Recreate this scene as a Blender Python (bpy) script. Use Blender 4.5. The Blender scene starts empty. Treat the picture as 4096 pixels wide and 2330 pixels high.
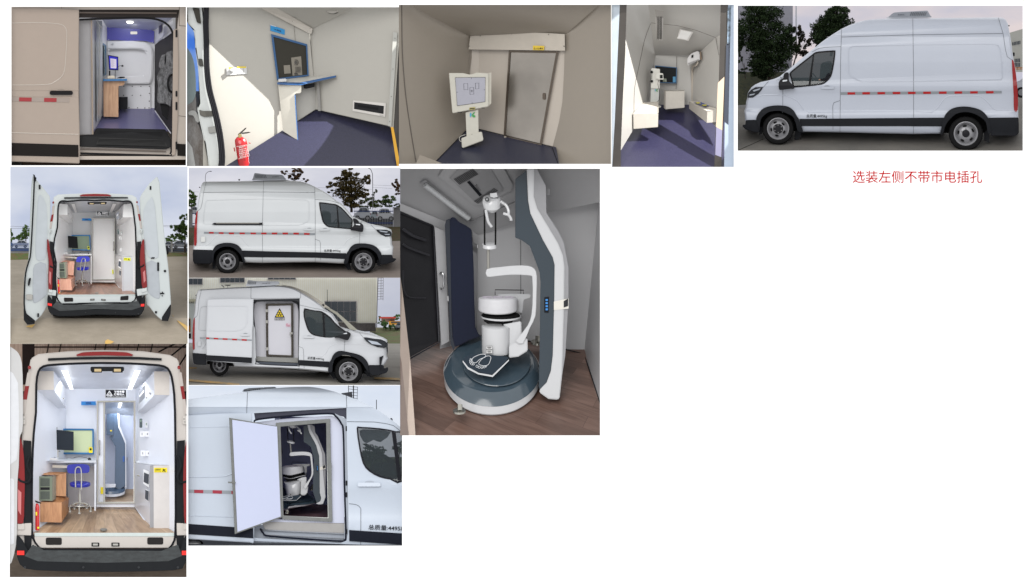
import bpy, bmesh, math, random
import numpy as np
from mathutils import Vector
from mathutils.geometry import tessellate_polygon
random.seed(7)
scn = bpy.context.scene
COL = scn.collection
U = 0.00625            # metres per picture unit of the 25.6 m wide wall
# ------------------------------------------------------------------ camera, light, exposure
cd = bpy.data.cameras.new('camera'); cam = bpy.data.objects.new('camera', cd); COL.objects.link(cam)
cd.type = 'ORTHO'; cd.ortho_scale = 25.6; cd.clip_end = 300
cam.location = (0, -40, 0); cam.rotation_euler = (math.pi/2, 0, 0); scn.camera = cam
w = bpy.data.worlds.new('World'); scn.world = w; w.use_nodes = True
nt = w.node_tree; bg = nt.nodes['Background']
tc = nt.nodes.new('ShaderNodeTexCoord'); sp = nt.nodes.new('ShaderNodeSeparateXYZ'); rp = nt.nodes.new('ShaderNodeValToRGB')
mp = nt.nodes.new('ShaderNodeMapRange'); mp.inputs['From Min'].default_value = -1; mp.inputs['From Max'].default_value = 1
nt.links.new(tc.outputs['Generated'], sp.inputs[0]); nt.links.new(sp.outputs['Z'], mp.inputs['Value'])
nt.links.new(mp.outputs[0], rp.inputs[0]); nt.links.new(rp.outputs[0], bg.inputs[0])
e = rp.color_ramp.elements
e[0].position = 0.30; e[0].color = (.62, .61, .60, 1); e[1].position = 1.0; e[1].color = (1, 1, 1, 1)
x = rp.color_ramp.elements.new(0.49); x.color = (.70, .70, .71, 1)
x = rp.color_ramp.elements.new(0.56); x.color = (.93, .94, .96, 1)
bg.inputs[1].default_value = 1.35
sd = bpy.data.lights.new('sun', 'SUN'); sun = bpy.data.objects.new('sun', sd); COL.objects.link(sun)
sd.energy = 1.3; sd.angle = math.radians(35); sd.color = (1, .98, .95); sun.rotation_euler = (math.radians(64), 0, math.radians(-14))
scn.view_settings.view_transform = 'Standard'; scn.view_settings.look = 'None'; scn.view_settings.exposure = 0
scn.view_settings.gamma = 1
scn.render.resolution_x = 1024; scn.render.resolution_y = 582
scn.cycles.use_denoising = True; scn.cycles.max_bounces = 8; scn.cycles.transparent_max_bounces = 12

# ------------------------------------------------------------------ picture frame coordinates of each opening
class K: pass
C = K(); C.far = .4
def ctx(ox, oy, s, rect, E=1.0, warp=None, ws=1.0, pad=0):
    C.ox, C.oy, C.s, C.warp, C.E, C.ws = ox, oy, s, warp, E, ws; C.zf = None
    r = [ox+rect[0]/s, oy+rect[1]/s, ox+rect[2]/s, oy+rect[3]/s]
    C.rect = ((r[0]-2048)*U, (r[2]-2048)*U, (1165-r[3])*U, (1165-r[1])*U)
    C.r4 = r
def setzf(l):     # cross-section of a body: (py, how far the side stands back)
    C.zf = sorted([((1165-C.oy-y/C.s)*U, o) for y, o in l]) if l else None
def setwarp(f, ws=1.0): C.warp = f; C.ws = ws
def P(px, py, d):
    if C.warp: px, py = C.warp(px, py)
    if d > 3.2: d = 3.2+(d-3.2)*C.far      # far grounds stand close behind their van, as on a stage
    return Vector(((C.ox+px/C.s-2048)*U, d, (1165-C.oy-py/C.s)*U))
def m(px): return px*U*C.ws/C.s
def tps(src, dst):
    a = np.array(src, float); b = np.array(dst, float); n = len(a)
    def k(r2): return np.where(r2 > 1e-9, r2*np.log(r2+1e-12), 0)
    A = np.zeros((n+3, n+3)); A[:n, :n] = k(((a[:, None]-a[None])**2).sum(2)) + np.eye(n)*200.0
    A[:n, n] = 1; A[:n, n+1:] = a; A[n, :n] = 1; A[n+1:, :n] = a.T
    R = np.zeros((n+3, 2)); R[:n] = b
    W = np.linalg.solve(A, R)
    def f(px, py):
        q = np.array([px, py], float); kk = k(((a-q)**2).sum(1))
        r = kk@W[:n] + W[n] + q@W[n+1:]
        return float(r[0]), float(r[1])
    return f
# ------------------------------------------------------------------ materials
MC = {}
def lin(c): c = c/255; return c/12.92 if c <= .04045 else ((c+.055)/1.055)**2.4
def alb(rgb, E=None):
    E = E or C.E; return tuple(min(.92, lin(c)/E) for c in rgb)+(1,)
def M(name, rgb, rough=.5, metal=0, var=.05, vs=6, bump=0, bs=40, coat=0, emit=0, E=None, spec=.5):
    if max(rgb) < 62: spec = min(spec, .12); coat *= .3; rough = max(rough, .3)
    key = (name, tuple(rgb), E or C.E, emit)
    if key in MC: return MC[key]
    mt = bpy.data.materials.new(name); mt.use_nodes = True; nt = mt.node_tree; b = nt.nodes['Principled BSDF']
    col = alb(rgb, E)
    b.inputs['Roughness'].default_value = rough; b.inputs['Metallic'].default_value = metal
    b.inputs['Coat Weight'].default_value = coat; b.inputs['Coat Roughness'].default_value = .06
    b.inputs['Specular IOR Level'].default_value = spec
    tc = nt.nodes.new('ShaderNodeTexCoord'); no = nt.nodes.new('ShaderNodeTexNoise')
    no.inputs['Scale'].default_value = vs; no.inputs['Detail'].default_value = 6
    nt.links.new(tc.outputs['Object'], no.inputs['Vector'])
    mx = nt.nodes.new('ShaderNodeMixRGB'); mx.inputs[1].default_value = tuple(c*(1-var*1.6) for c in col[:3])+(1,)
    mx.inputs[2].default_value = tuple(min(.95, c*(1+var*1.6)) for c in col[:3])+(1,)
    nt.links.new(no.outputs[0], mx.inputs[0]); nt.links.new(mx.outputs[0], b.inputs['Base Color'])
    if bump:
        n2 = nt.nodes.new('ShaderNodeTexNoise'); n2.inputs['Scale'].default_value = bs; n2.inputs['Detail'].default_value = 5
        nt.links.new(tc.outputs['Object'], n2.inputs['Vector'])
        bp = nt.nodes.new('ShaderNodeBump'); bp.inputs['Strength'].default_value = bump; bp.inputs['Distance'].default_value = .02
        nt.links.new(n2.outputs[0], bp.inputs['Height']); nt.links.new(bp.outputs[0], b.inputs['Normal'])
    if emit:
        b.inputs['Emission Color'].default_value = tuple(lin(c) for c in rgb)+(1,); b.inputs['Emission Strength'].default_value = emit
    MC[key] = mt; return mt
def emitmat(name, rgb, st=1.0, rgb2=None, sc=.5, stretch=(1, 1, 1)):
    mt = bpy.data.materials.new(name); mt.use_nodes = True; nt = mt.node_tree; b = nt.nodes['Principled BSDF']
    b.inputs['Base Color'].default_value = (0, 0, 0, 1); b.inputs['Roughness'].default_value = 1; b.inputs['Specular IOR Level'].default_value = 0
    b.inputs['Emission Strength'].default_value = st
    if rgb2:
        tc = nt.nodes.new('ShaderNodeTexCoord'); mp = nt.nodes.new('ShaderNodeMapping'); mp.inputs['Scale'].default_value = stretch
        no = nt.nodes.new('ShaderNodeTexNoise'); no.inputs['Scale'].default_value = sc; no.inputs['Detail'].default_value = 5
        rr = nt.nodes.new('ShaderNodeValToRGB'); rr.color_ramp.elements[0].position = .38; rr.color_ramp.elements[1].position = .64
        rr.color_ramp.elements[0].color = tuple(lin(c) for c in rgb)+(1,); rr.color_ramp.elements[1].color = tuple(lin(c) for c in rgb2)+(1,)
        nt.links.new(tc.outputs['Object'], mp.inputs[0]); nt.links.new(mp.outputs[0], no.inputs['Vector'])
        nt.links.new(no.outputs[0], rr.inputs[0]); nt.links.new(rr.outputs[0], b.inputs['Emission Color'])
    else: b.inputs['Emission Color'].default_value = tuple(lin(c) for c in rgb)+(1,)
    return mt
def glassmat(name, tint=(.25, .3, .3), alpha=.5, rough=.03):
    key = (name, tint, alpha)
    if key in MC: return MC[key]
    mt = bpy.data.materials.new(name); mt.use_nodes = True; nt = mt.node_tree; b = nt.nodes['Principled BSDF']
    b.inputs['Base Color'].default_value = tint+(1,); b.inputs['Roughness'].default_value = rough; b.inputs['Alpha'].default_value = alpha
    b.inputs['Specular IOR Level'].default_value = .6
    MC[key] = mt; return mt
def patmat(name, kind, c1, c2, scale=10, rough=.5, a=None, coord='UV', bump=0, gap=None, spec=.5, stretch=None):
    """kind: planks (brick + grain on UV), speck, wave, checker"""
    key = (name, C.E, kind, tuple(c1))
    if key in MC: return MC[key]
    mt = bpy.data.materials.new(name); mt.use_nodes = True; nt = mt.node_tree; b = nt.nodes['Principled BSDF']
    b.inputs['Roughness'].default_value = rough; b.inputs['Specular IOR Level'].default_value = spec
    tc = nt.nodes.new('ShaderNodeTexCoord'); A, B = alb(c1), alb(c2); L = nt.links.new
    if kind == 'planks':
        br = nt.nodes.new('ShaderNodeTexBrick'); br.inputs['Scale'].default_value = 1
        br.inputs['Brick Width'].default_value = a[0]; br.inputs['Row Height'].default_value = a[1]; br.inputs['Mortar Size'].default_value = .0022 if len(a) < 3 else a[2]
        br.inputs['Color1'].default_value = A; br.inputs['Color2'].default_value = B; br.inputs['Mortar'].default_value = alb(gap or [c*.6 for c in c1])
        br.inputs['Bias'].default_value = 0; br.offset = .37
        L(tc.outputs['UV'], br.inputs['Vector'])
        mp = nt.nodes.new('ShaderNodeMapping'); mp.inputs['Scale'].default_value = stretch or (3, 50, 1); L(tc.outputs['UV'], mp.inputs[0])
        no = nt.nodes.new('ShaderNodeTexNoise'); no.inputs['Scale'].default_value = 2; no.inputs['Detail'].default_value = 8; no.inputs['Distortion'].default_value = 1.2
        L(mp.outputs[0], no.inputs['Vector'])
        rr = nt.nodes.new('ShaderNodeValToRGB'); rr.color_ramp.elements[0].position = .3; rr.color_ramp.elements[0].color = (.5, .45, .42, 1); rr.color_ramp.elements[1].position = .65
        L(no.outputs[0], rr.inputs[0])
        mu = nt.nodes.new('ShaderNodeMixRGB'); mu.blend_type = 'MULTIPLY'; mu.inputs[0].default_value = .75
        L(br.outputs[0], mu.inputs[1]); L(rr.outputs[0], mu.inputs[2]); L(mu.outputs[0], b.inputs['Base Color'])
    else:
        if kind == 'wood':
            mp = nt.nodes.new('ShaderNodeMapping'); mp.inputs['Scale'].default_value = stretch or (18, 18, 1.6); L(tc.outputs['Object'], mp.inputs[0])
            no = nt.nodes.new('ShaderNodeTexNoise'); no.inputs['Scale'].default_value = scale; no.inputs['Detail'].default_value = 6; no.inputs['Distortion'].default_value = .6
            L(mp.outputs[0], no.inputs['Vector'])
        else:
            no = nt.nodes.new('ShaderNodeTexNoise'); no.inputs['Scale'].default_value = scale; no.inputs['Detail'].default_value = 8; no.inputs['Roughness'].default_value = .75
            if stretch:
                mp = nt.nodes.new('ShaderNodeMapping'); mp.inputs['Scale'].default_value = stretch; L(tc.outputs['Object'], mp.inputs[0]); L(mp.outputs[0], no.inputs['Vector'])
            else: L(tc.outputs['Object'], no.inputs['Vector'])
        rr = nt.nodes.new('ShaderNodeValToRGB'); rr.color_ramp.elements[0].position = .36; rr.color_ramp.elements[1].position = .64
        rr.color_ramp.elements[0].color = A; rr.color_ramp.elements[1].color = B
        L(no.outputs[0], rr.inputs[0]); L(rr.outputs[0], b.inputs['Base Color'])
        if bump:
            bp = nt.nodes.new('ShaderNodeBump'); bp.inputs['Strength'].default_value = bump; bp.inputs['Distance'].default_value = .03
            L(no.outputs[0], bp.inputs['Height']); L(bp.outputs[0], b.inputs['Normal'])
    MC[key] = mt; return mt
# ------------------------------------------------------------------ objects
ORG = {}; MADE = {}
def tag(o, label=None, cat=None, group=None, kind=None):
    if label: o['label'] = label
    if cat: o['category'] = cat
    if group: o['group'] = group
    if kind: o['kind'] = kind
    return o
def thing(name, label, cat, at, group=None):
    o = bpy.data.objects.new(name, None); COL.objects.link(o); o.empty_display_size = .1
    v = P(*at); o.location = v; ORG[o.name] = v; return tag(o, label, cat, group)
def mk(name, V, F, mat, parent=None, sm=40, bev=0, uv=None, clip=True, seg=2, zf=True):
    bm = bmesh.new(); vs = [bm.verts.new(v) for v in V]
    ul = bm.loops.layers.uv.new('UVMap') if uv else None
    for f in F:
        try: bf = bm.faces.new([vs[i] for i in f])
        except ValueError: continue
        if uv:
            for l, i in zip(bf.loops, f): l[ul].uv = uv[i]
    if not uv: bmesh.ops.recalc_face_normals(bm, faces=bm.faces)
    if bev:
        ed = [e for e in bm.edges if len(e.link_faces) == 2 and e.calc_face_angle(0) > .6]
        if ed: bmesh.ops.bevel(bm, geom=ed, offset=bev, segments=seg, affect='EDGES', clamp_overlap=True)
    if C.zf and zf:
        for z, _ in C.zf: bmesh.ops.bisect_plane(bm, geom=bm.verts[:]+bm.edges[:]+bm.faces[:], plane_co=(0, 0, z), plane_no=(0, 0, 1))
        zz = [a for a, _ in C.zf]; oo = [b for _, b in C.zf]
        for v in bm.verts: v.co.y += float(np.interp(v.co.z, zz, oo))
    if clip:
        x0, x1, z0, z1 = C.rect
        for co, no in (((x0, 0, 0), (-1, 0, 0)), ((x1, 0, 0), (1, 0, 0)), ((0, 0, z0), (0, 0, -1)), ((0, 0, z1), (0, 0, 1))):
            n = Vector(no); c = Vector(co)
            if any((v.co-c).dot(n) > 1e-4 for v in bm.verts):
                bmesh.ops.bisect_plane(bm, geom=bm.verts[:]+bm.edges[:]+bm.faces[:], plane_co=co, plane_no=no, clear_outer=True)
    if not bm.verts: bm.free(); return None
    if parent is not None and parent.name in ORG: o0 = ORG[parent.name]
    else:
        lo = [min(v.co[i] for v in bm.verts) for i in range(3)]; hi = [max(v.co[i] for v in bm.verts) for i in range(3)]
        o0 = Vector(((lo[0]+hi[0])/2, (lo[1]+hi[1])/2, lo[2]))
    for v in bm.verts: v.co -= o0
    me = bpy.data.meshes.new(name); bm.to_mesh(me); bm.free()
    me.materials.append(mat)
    if sm:
        me.shade_smooth(); me.set_sharp_from_angle(angle=math.radians(sm))
    o = bpy.data.objects.new(name, me); COL.objects.link(o)
    if parent is not None: o.parent = parent
    else: o.location = o0
    MADE.setdefault(globals().get('CP', 0), []).append(o)
    ORG[o.name] = o0; return o
def p3(p, d): return P(p[0], p[1], p[2] if len(p) > 2 else d)
SPLIT = {'red_block', 'window', 'mud_flap', 'target_mark', 'hand_hole', 'latch', 'vent_panel', 'door_seam', 'pane', 'window_bar', 'fan', 'clip', 'appliance', 'dark_glass', 'plate', 'slot', 'sill_rail', 'step_rail', 'temple_arm', 'reflective_tape', 'low_wall', 'wall_body', 'latch_carrier', 'edge_trim', 'rocker_gap', 'seam', 'reflector', 'waist_line', 'stand', 'handle', 'lever', 'hinge', 'safety_label', 'bolt', 'rail_end'}
class G:
    def __init__(s): s.V = []; s.F = []; s.L = []
    def add(s, V, F):
        s.L.append((V, F)); n = len(s.V); s.V += V; s.F += [tuple(i+n for i in f) for f in F]; return s
    def pr(s, pts, d=0, t=.05):
        f = [p3(p, d) for p in pts]; n = len(f); b = [v+Vector((0, t, 0)) for v in f]
        tri = tessellate_polygon([f]) if n > 4 else [tuple(range(n))]
        F = [tuple(x) for x in tri]+[tuple(i+n for i in x)[::-1] for x in tri]+[(i, (i+1) % n, (i+1) % n+n, i+n) for i in range(n)]
        return s.add(f+b, F)
    def bx(s, x0, y0, x1, y1, d, t=.05): return s.pr([(x0, y0), (x1, y0), (x1, y1), (x0, y1)], d, t)
    def prh(s, outer, holes, d, t):
        loops = [[p3(p, d) for p in outer]]+[[p3(p, d) for p in h] for h in holes]
        tri = tessellate_polygon(loops); f = [v for l in loops for v in l]; n = len(f)
        F = [tuple(x) for x in tri]+[tuple(i+n for i in x)[::-1] for x in tri]; k = 0
        for l in loops:
            for i in range(len(l)): j = (i+1) % len(l); F.append((k+i, k+j, k+j+n, k+i+n))
            k += len(l)
        return s.add(f+[v+Vector((0, t, 0)) for v in f], F)
    def ring(s, outer, inner, d, t):           # band between two loops of equal length
        o = [p3(p, d) for p in outer]; i_ = [p3(p, d) for p in inner]; n = len(o); T = Vector((0, t, 0))
        V = o+i_+[v+T for v in o]+[v+T for v in i_]; F = []
        for i in range(n):
            j = (i+1) % n; F += [(i, j, n+j, n+i), (2*n+i, 3*n+i, 3*n+j, 2*n+j), (i, 2*n+i, 2*n+j, j), (n+i, n+j, 3*n+j, 3*n+i)]
        return s.add(V, F)
    def tb(s, pts, r, d=0, seg=8, closed=False, rr=None):
        q = [p3(p, d) for p in pts]; n = len(q); V = []; F = []; r0 = m(r)
        up = None
        for i in range(n):
            a = q[i-1] if (i or closed) else q[i]; b = q[(i+1) % n] if (i < n-1 or closed) else q[i]
            t = (b-a).normalized()
            if up is None: up = Vector((0, 0, 1)) if abs(t.z) < .9 else Vector((0, 1, 0))
            x = t.cross(up).normalized(); up = x.cross(t).normalized()
            ri = m(rr[i]) if rr else r0
            V += [q[i]+(x*math.cos(2*math.pi*k/seg)+up*math.sin(2*math.pi*k/seg))*ri for k in range(seg)]
        for i in range(n if closed else n-1):
            j = (i+1) % n
            F += [(i*seg+k, i*seg+(k+1) % seg, j*seg+(k+1) % seg, j*seg+k) for k in range(seg)]
        if not closed: F += [tuple(range(seg))[::-1], tuple((n-1)*seg+k for k in range(seg))]
        return s.add(V, F)
    def la(s, rings, d, seg=32, kd=1.0, cap=True):    # upright turned shape: rings (cx, cy, rx, ry)
        V = []; F = []
        for r in rings:
            dd = d+(r[4] if len(r) > 4 else 0)
            for k in range(seg):
                a = 2*math.pi*k/seg; V.append(P(r[0]+r[2]*math.cos(a), r[1]+r[3]*math.sin(a), dd-m(r[2])*kd*math.sin(a)))
        for i in range(len(rings)-1): F += [(i*seg+k, i*seg+(k+1) % seg, (i+1)*seg+(k+1) % seg, (i+1)*seg+k) for k in range(seg)]
        if cap: F += [tuple(range(seg)), tuple((len(rings)-1)*seg+k for k in range(seg))[::-1]]
        return s.add(V, F)
    def yl(s, cx, cy, prof, ax=1.0, seg=40, cap=True):   # turned about the axis into the picture: (radius px, depth)
        V = []; F = []
        for r, dd in prof: V += [P(cx+r*ax*math.cos(2*math.pi*k/seg), cy+r*math.sin(2*math.pi*k/seg), dd) for k in range(seg)]
        for i in range(len(prof)-1): F += [(i*seg+k, i*seg+(k+1) % seg, (i+1)*seg+(k+1) % seg, (i+1)*seg+k) for k in range(seg)]
        if cap is True: F += [tuple(range(seg))]
        if cap: F += [tuple((len(prof)-1)*seg+k for k in range(seg))]
        return s.add(V, F)
    def st(s, pts, w_, d=0, t=.004, closed=False):     # ribbon lying in front of a face
        q = [p3(p, d) for p in pts]; n = len(q); V = []; h = m(w_)/2
        for i in range(n):
            a = q[i-1] if (i or closed) else q[i]; b = q[(i+1) % n] if (i < n-1 or closed) else q[i]
            v = b-a; nn = Vector((-v.z, 0, v.x)); nn = nn.normalized()*h if nn.length > 1e-9 else Vector((h, 0, 0))
            V += [q[i]+nn, q[i]-nn, q[i]+nn+Vector((0, t, 0)), q[i]-nn+Vector((0, t, 0))]
        F = []
        for i in range(n if closed else n-1):
            a, b = 4*i, 4*((i+1) % n); F += [(a, b, b+1, a+1), (a+2, a+3, b+3, b+2), (a, a+2, b+2, b), (a+1, b+1, b+3, a+3)]
        return s.add(V, F)
    def mk(s, name, mat, parent=None, **k):
        if parent is not None and name in SPLIT and 1 < len(s.L) <= 40:
            r = [mk(name, V, F, mat, parent, **k) for V, F in s.L]; return next((x for x in r if x), None)
        return mk(name, s.V, s.F, mat, parent, **k)
def rr(x0, y0, x1, y1, r, n=5):
    o = []
    for cx, cy, a0 in ((x1-r, y0+r, -90), (x1-r, y1-r, 0), (x0+r, y1-r, 90), (x0+r, y0+r, 180)):
        for k in range(n+1): a = math.radians(a0+90*k/n); o.append((cx+r*math.cos(a), cy+r*math.sin(a)))
    return o
def cat(pts, n=5, closed=False):
    o = []; N = len(pts)
    for i in range(N if closed else N-1):
        g = (lambda k: pts[k % N]) if closed else (lambda k: pts[max(0, min(N-1, k))])
        a, b, c, d = g(i-1), g(i), g(i+1), g(i+2)
        for k in range(n):
            t = k/n
            o.append(tuple(.5*(2*b[j]+(c[j]-a[j])*t+(2*a[j]-5*b[j]+4*c[j]-d[j])*t*t+(3*b[j]-a[j]-3*c[j]+d[j])*t**3) for j in range(len(b))))
    if not closed: o.append(tuple(pts[-1]))
    return o
def ell(cx, cy, rx, ry, n=24): return [(cx+rx*math.cos(2*math.pi*k/n), cy+ry*math.sin(2*math.pi*k/n)) for k in range(n)]
def inset(pts, w_):
    n = len(pts); A = sum(pts[i][0]*pts[(i+1) % n][1]-pts[(i+1) % n][0]*pts[i][1] for i in range(n)); sg = 1 if A > 0 else -1; o = []
    for i in range(n):
        a, b, c = Vector(pts[i-1][:2]), Vector(pts[i][:2]), Vector(pts[(i+1) % n][:2])
        u = (b-a).normalized(); v = (c-b).normalized(); n1 = Vector((-u.y, u.x))*sg; n2 = Vector((-v.y, v.x))*sg
        nn = n1+n2; L = nn.length; nn = nn/L if L > 1e-6 else n1; k = min(2.0, 1/max(.35, nn.dot(n1)))
        o.append((b.x+nn.x*w_*k, b.y+nn.y*w_*k)+tuple(pts[i][2:]))
    return o
def homog(q):
    A = []; R = []
    for (u, v), (x, y) in zip(((0, 0), (1, 0), (1, 1), (0, 1)), [p[:2] for p in q]):
        A.append([u, v, 1, 0, 0, 0, -u*x, -v*x]); R.append(x); A.append([0, 0, 0, u, v, 1, -u*y, -v*y]); R.append(y)
    h = np.linalg.solve(np.array(A, float), np.array(R, float))
    def f(u, v):
        w_ = h[6]*u+h[7]*v+1; return (h[0]*u+h[1]*v+h[2])/w_, (h[3]*u+h[4]*v+h[5])/w_
    return f
def uvq(name, q, mat, parent=None, nu=12, nv=12, us=1, vs=1, dlin=True, rot=0):
    """four corners (px,py,d); a grid in true perspective between them carrying UVs"""
    f = homog(q); V = []; F = []; uv = []
    wq = [p[2] for p in q]
    for j in range(nv+1):
        for i in range(nu+1):
            u, v = i/nu, j/nv; x_, y_ = f(u, v)
            d = (wq[0]*(1-u)+wq[1]*u)*(1-v)+(wq[3]*(1-u)+wq[2]*u)*v
            if dlin: d = float(np.interp(y_, [q[0][1], q[3][1]], [wq[0], wq[3]])) if q[3][1] > q[0][1] else d
            V.append(P(x_, y_, d)); uv.append((u*us*math.cos(rot)-v*vs*math.sin(rot), u*us*math.sin(rot)+v*vs*math.cos(rot)))
    for j in range(nv):
        for i in range(nu): a = j*(nu+1)+i; F.append((a, a+1, a+nu+2, a+nu+1))
    return mk(name, V, F, mat, parent, uv=uv)
def text(s, q, mat, parent, d=None, name='lettering', bold=0):
    """text filling a box (x0,y0,x1,y1) at depth d or four corners tl,tr,br,bl"""
    cu = bpy.data.curves.new('t', 'FONT'); cu.body = s; cu.resolution_u = 2; cu.offset = bold
    ob = bpy.data.objects.new('t', cu); COL.objects.link(ob)
    dg = bpy.context.evaluated_depsgraph_get(); me = bpy.data.meshes.new_from_object(ob.evaluated_get(dg))
    V = [v.co.copy() for v in me.vertices]; F = [tuple(p.vertices) for p in me.polygons]
    bpy.data.objects.remove(ob); bpy.data.meshes.remove(me); bpy.data.curves.remove(cu)
    if not V: return None
    x0, x1 = min(v.x for v in V), max(v.x for v in V); y0, y1 = min(v.y for v in V), max(v.y for v in V)
    if len(q) == 4 and not hasattr(q[0], '__len__'): q = [(q[0], q[1], d), (q[2], q[1], d), (q[2], q[3], d), (q[0], q[3], d)]
    W = []
    for v in V:
        u = (v.x-x0)/(x1-x0); t = (y1-v.y)/(y1-y0)
        a = [q[0][k]*(1-u)*(1-t)+q[1][k]*u*(1-t)+q[2][k]*u*t+q[3][k]*(1-u)*t for k in range(3)]
        W.append(P(*a))
    return mk(name, W, F, mat, parent, sm=0)
def leaves(g, cx, cy, rx, ry, d, n, size, dr=None, shell=.35, up=None):
    rd = dr if dr is not None else m(min(rx, ry))*.8; rnd = random
    for _ in range(n):
        while True:
            a, b, c = rnd.uniform(-1, 1), rnd.uniform(-1, 1), rnd.uniform(-1, 1); l = a*a+b*b+c*c
            if shell < l <= 1: break
        o = P(cx+a*rx, cy+b*ry, d+c*rd); s_ = m(size)*rnd.uniform(.6, 1.35)
        n1 = Vector((rnd.gauss(0, 1), rnd.gauss(0, 1), rnd.gauss(0, 1))).normalized(); t = n1.orthogonal().normalized(); t.rotate(__import__('mathutils').Quaternion(n1, rnd.uniform(0, 6.28))); b2 = n1.cross(t)
        g.add([o-t*s_, o+b2*s_*.45, o+t*s_, o-b2*s_*.45], [(0, 1, 2, 3)])
def tree(name, label, group, d, base, top, trunk_r, blobs, n, size, c1, c2, limbs=6, shell=.2):
    t = thing(name, label, 'tree', (base[0], base[1], d), group)
    g = G(); g.tb([(base[0], base[1], d), ((base[0]+top[0])/2+trunk_r*.5, (base[1]+top[1])/2, d), (top[0], top[1], d)], trunk_r, rr=[trunk_r, trunk_r*.75, trunk_r*.35], seg=8)
    for i in range(limbs):
        bl = blobs[i % len(blobs)]; k = .25+.6*random.random(); s0 = (base[0]*(1-k)+top[0]*k, base[1]*(1-k)+top[1]*k, d)
        e1 = (bl[0]+random.uniform(-.4, .4)*bl[2], bl[1]+random.uniform(-.4, .4)*bl[3], d+random.uniform(-.3, .3))
        g.tb([s0, ((s0[0]+e1[0])/2, (s0[1]+e1[1])/2+trunk_r, d), e1], trunk_r*.3, rr=[trunk_r*.4, trunk_r*.28, trunk_r*.1], seg=5)
    g.mk('trunk', M('bark', (62, 52, 44), .9, bump=.4), t)
    g = G(); tot = sum(b[2]*b[3] for b in blobs)
    for b in blobs:      # clumps inside every blob
        nn = max(6, int(n*b[2]*b[3]/tot)); k = max(3, int(nn/45))
        for _ in range(k):
            a = random.uniform(0, 6.28); q = math.sqrt(random.random())*.85
            leaves(g, b[0]+math.cos(a)*b[2]*q, b[1]+math.sin(a)*b[3]*q, b[2]*.3, b[3]*.26, d+random.uniform(-.5, .5), int(nn/k), size, dr=.3, shell=0)
    g.mk('crown', patmat('leaf '+name, 'speck', c1, c2, 5, .8, coord='Object', spec=.08), t, sm=0)
    return t
def area(loc, size, watts, rot=(0, 0, 0), col=(1, 1, 1), sy=None, name='lamp_light', parent=None):
    l = bpy.data.lights.new(name, 'AREA'); l.energy = watts; l.size = size; l.color = col
    if sy: l.shape = 'RECTANGLE'; l.size_y = sy
    o = bpy.data.objects.new(name, l); COL.objects.link(o); v = P(*loc); o.rotation_euler = rot
    if parent is not None: o.parent = parent; o.location = v-ORG[parent.name]
    else: o.location = v
    return o
# ------------------------------------------------------------------ the white page with its openings
RECTS = []
PANELS = {1: (0, 0, 2.08, (95, 58, 1547, 1378)), 2: (740, 0, 2.08, (16, 62, 1780, 1384)), 3: (1590, 0, 2.08, (12, 42, 1780, 1366)),
          4: (2440, 0, 2.08, (15, 41, 1030, 1391)), 5: (2940, 0, 2.2145, (24, 52, 2549, 1337)), 6: (20, 660, 1.9946, (42, 15, 1457, 1429)),
          7: (20, 1370, 1.5325, (29, 10, 1113, 1440)), 8: (740, 660, 2.9425, (42, 36, 2534, 1330)), 9: (740, 1100, 2.9425, (42, 36, 2534, 1298)),
          10: (740, 1530, 2.1727, (28, 28, 1887, 1420)), 11: (1590, 660, 1.3236, (14, 21, 1072, 1433))}
LUM = {1: 1.45, 2: 1.3, 3: 1.15, 4: 1.15, 5: 1.6, 6: 1.2, 7: 1.0, 8: 1.35, 9: 1.3, 10: 1.2, 11: 1.0}
def panel(k): C.far = .8 if k == 9 else .4; a = PANELS[k]; ctx(a[0], a[1], a[2], a[3], LUM[k])
def board():
    R = []
    for a in PANELS.values(): R.append((a[0]+a[3][0]/a[2], a[1]+a[3][1]/a[2], a[0]+a[3][2]/a[2], a[1]+a[3][3]/a[2]))
    R[5-0] = R[5]
    xs = sorted({-400, 4500}|{r[0] for r in R}|{r[2] for r in R}); ys = sorted({-300, 2650}|{r[1] for r in R}|{r[3] for r in R})
    ctx(0, 0, 1, (-400, -300, 4500, 2650)); V = []; F = []
    solid = {(i, j): not any(r[0] < (xs[i]+xs[i+1])/2 < r[2] and r[1] < (ys[j]+ys[j+1])/2 < r[3] for r in R) for i in range(len(xs)-1) for j in range(len(ys)-1)}
    for (i, j), s_ in solid.items():
        if not s_: continue
        a = [P(xs[i], ys[j], 0), P(xs[i+1], ys[j], 0), P(xs[i+1], ys[j+1], 0), P(xs[i], ys[j+1], 0)]
        n = len(V); V += a+[v+Vector((0, .04, 0)) for v in a]; F += [(n, n+1, n+2, n+3), (n+7, n+6, n+5, n+4)]
        for (di, dj), (p, q) in (((0, -1), (0, 1)), ((1, 0), (1, 2)), ((0, 1), (2, 3)), ((-1, 0), (3, 0))):
            if not solid.get((i+di, j+dj), False): F.append((n+p, n+q, n+q+4, n+p+4))
    o = mk('wall', V, F, M('white page', (252, 252, 252), .9, var=0, E=1.0, spec=0), sm=0)
    tag(o, 'plain white page standing round all eleven pictures', None, None, 'structure')
    t = text('选装左侧不带市电插孔', (3411, 683, 3929, 733), M('red ink', (176, 12, 18), .9, var=0, spec=.1), None, -.006, name='caption', bold=.005)
    tag(t, 'line of red Chinese characters on the white page under the topmost van picture', 'lettering')
board()
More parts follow.
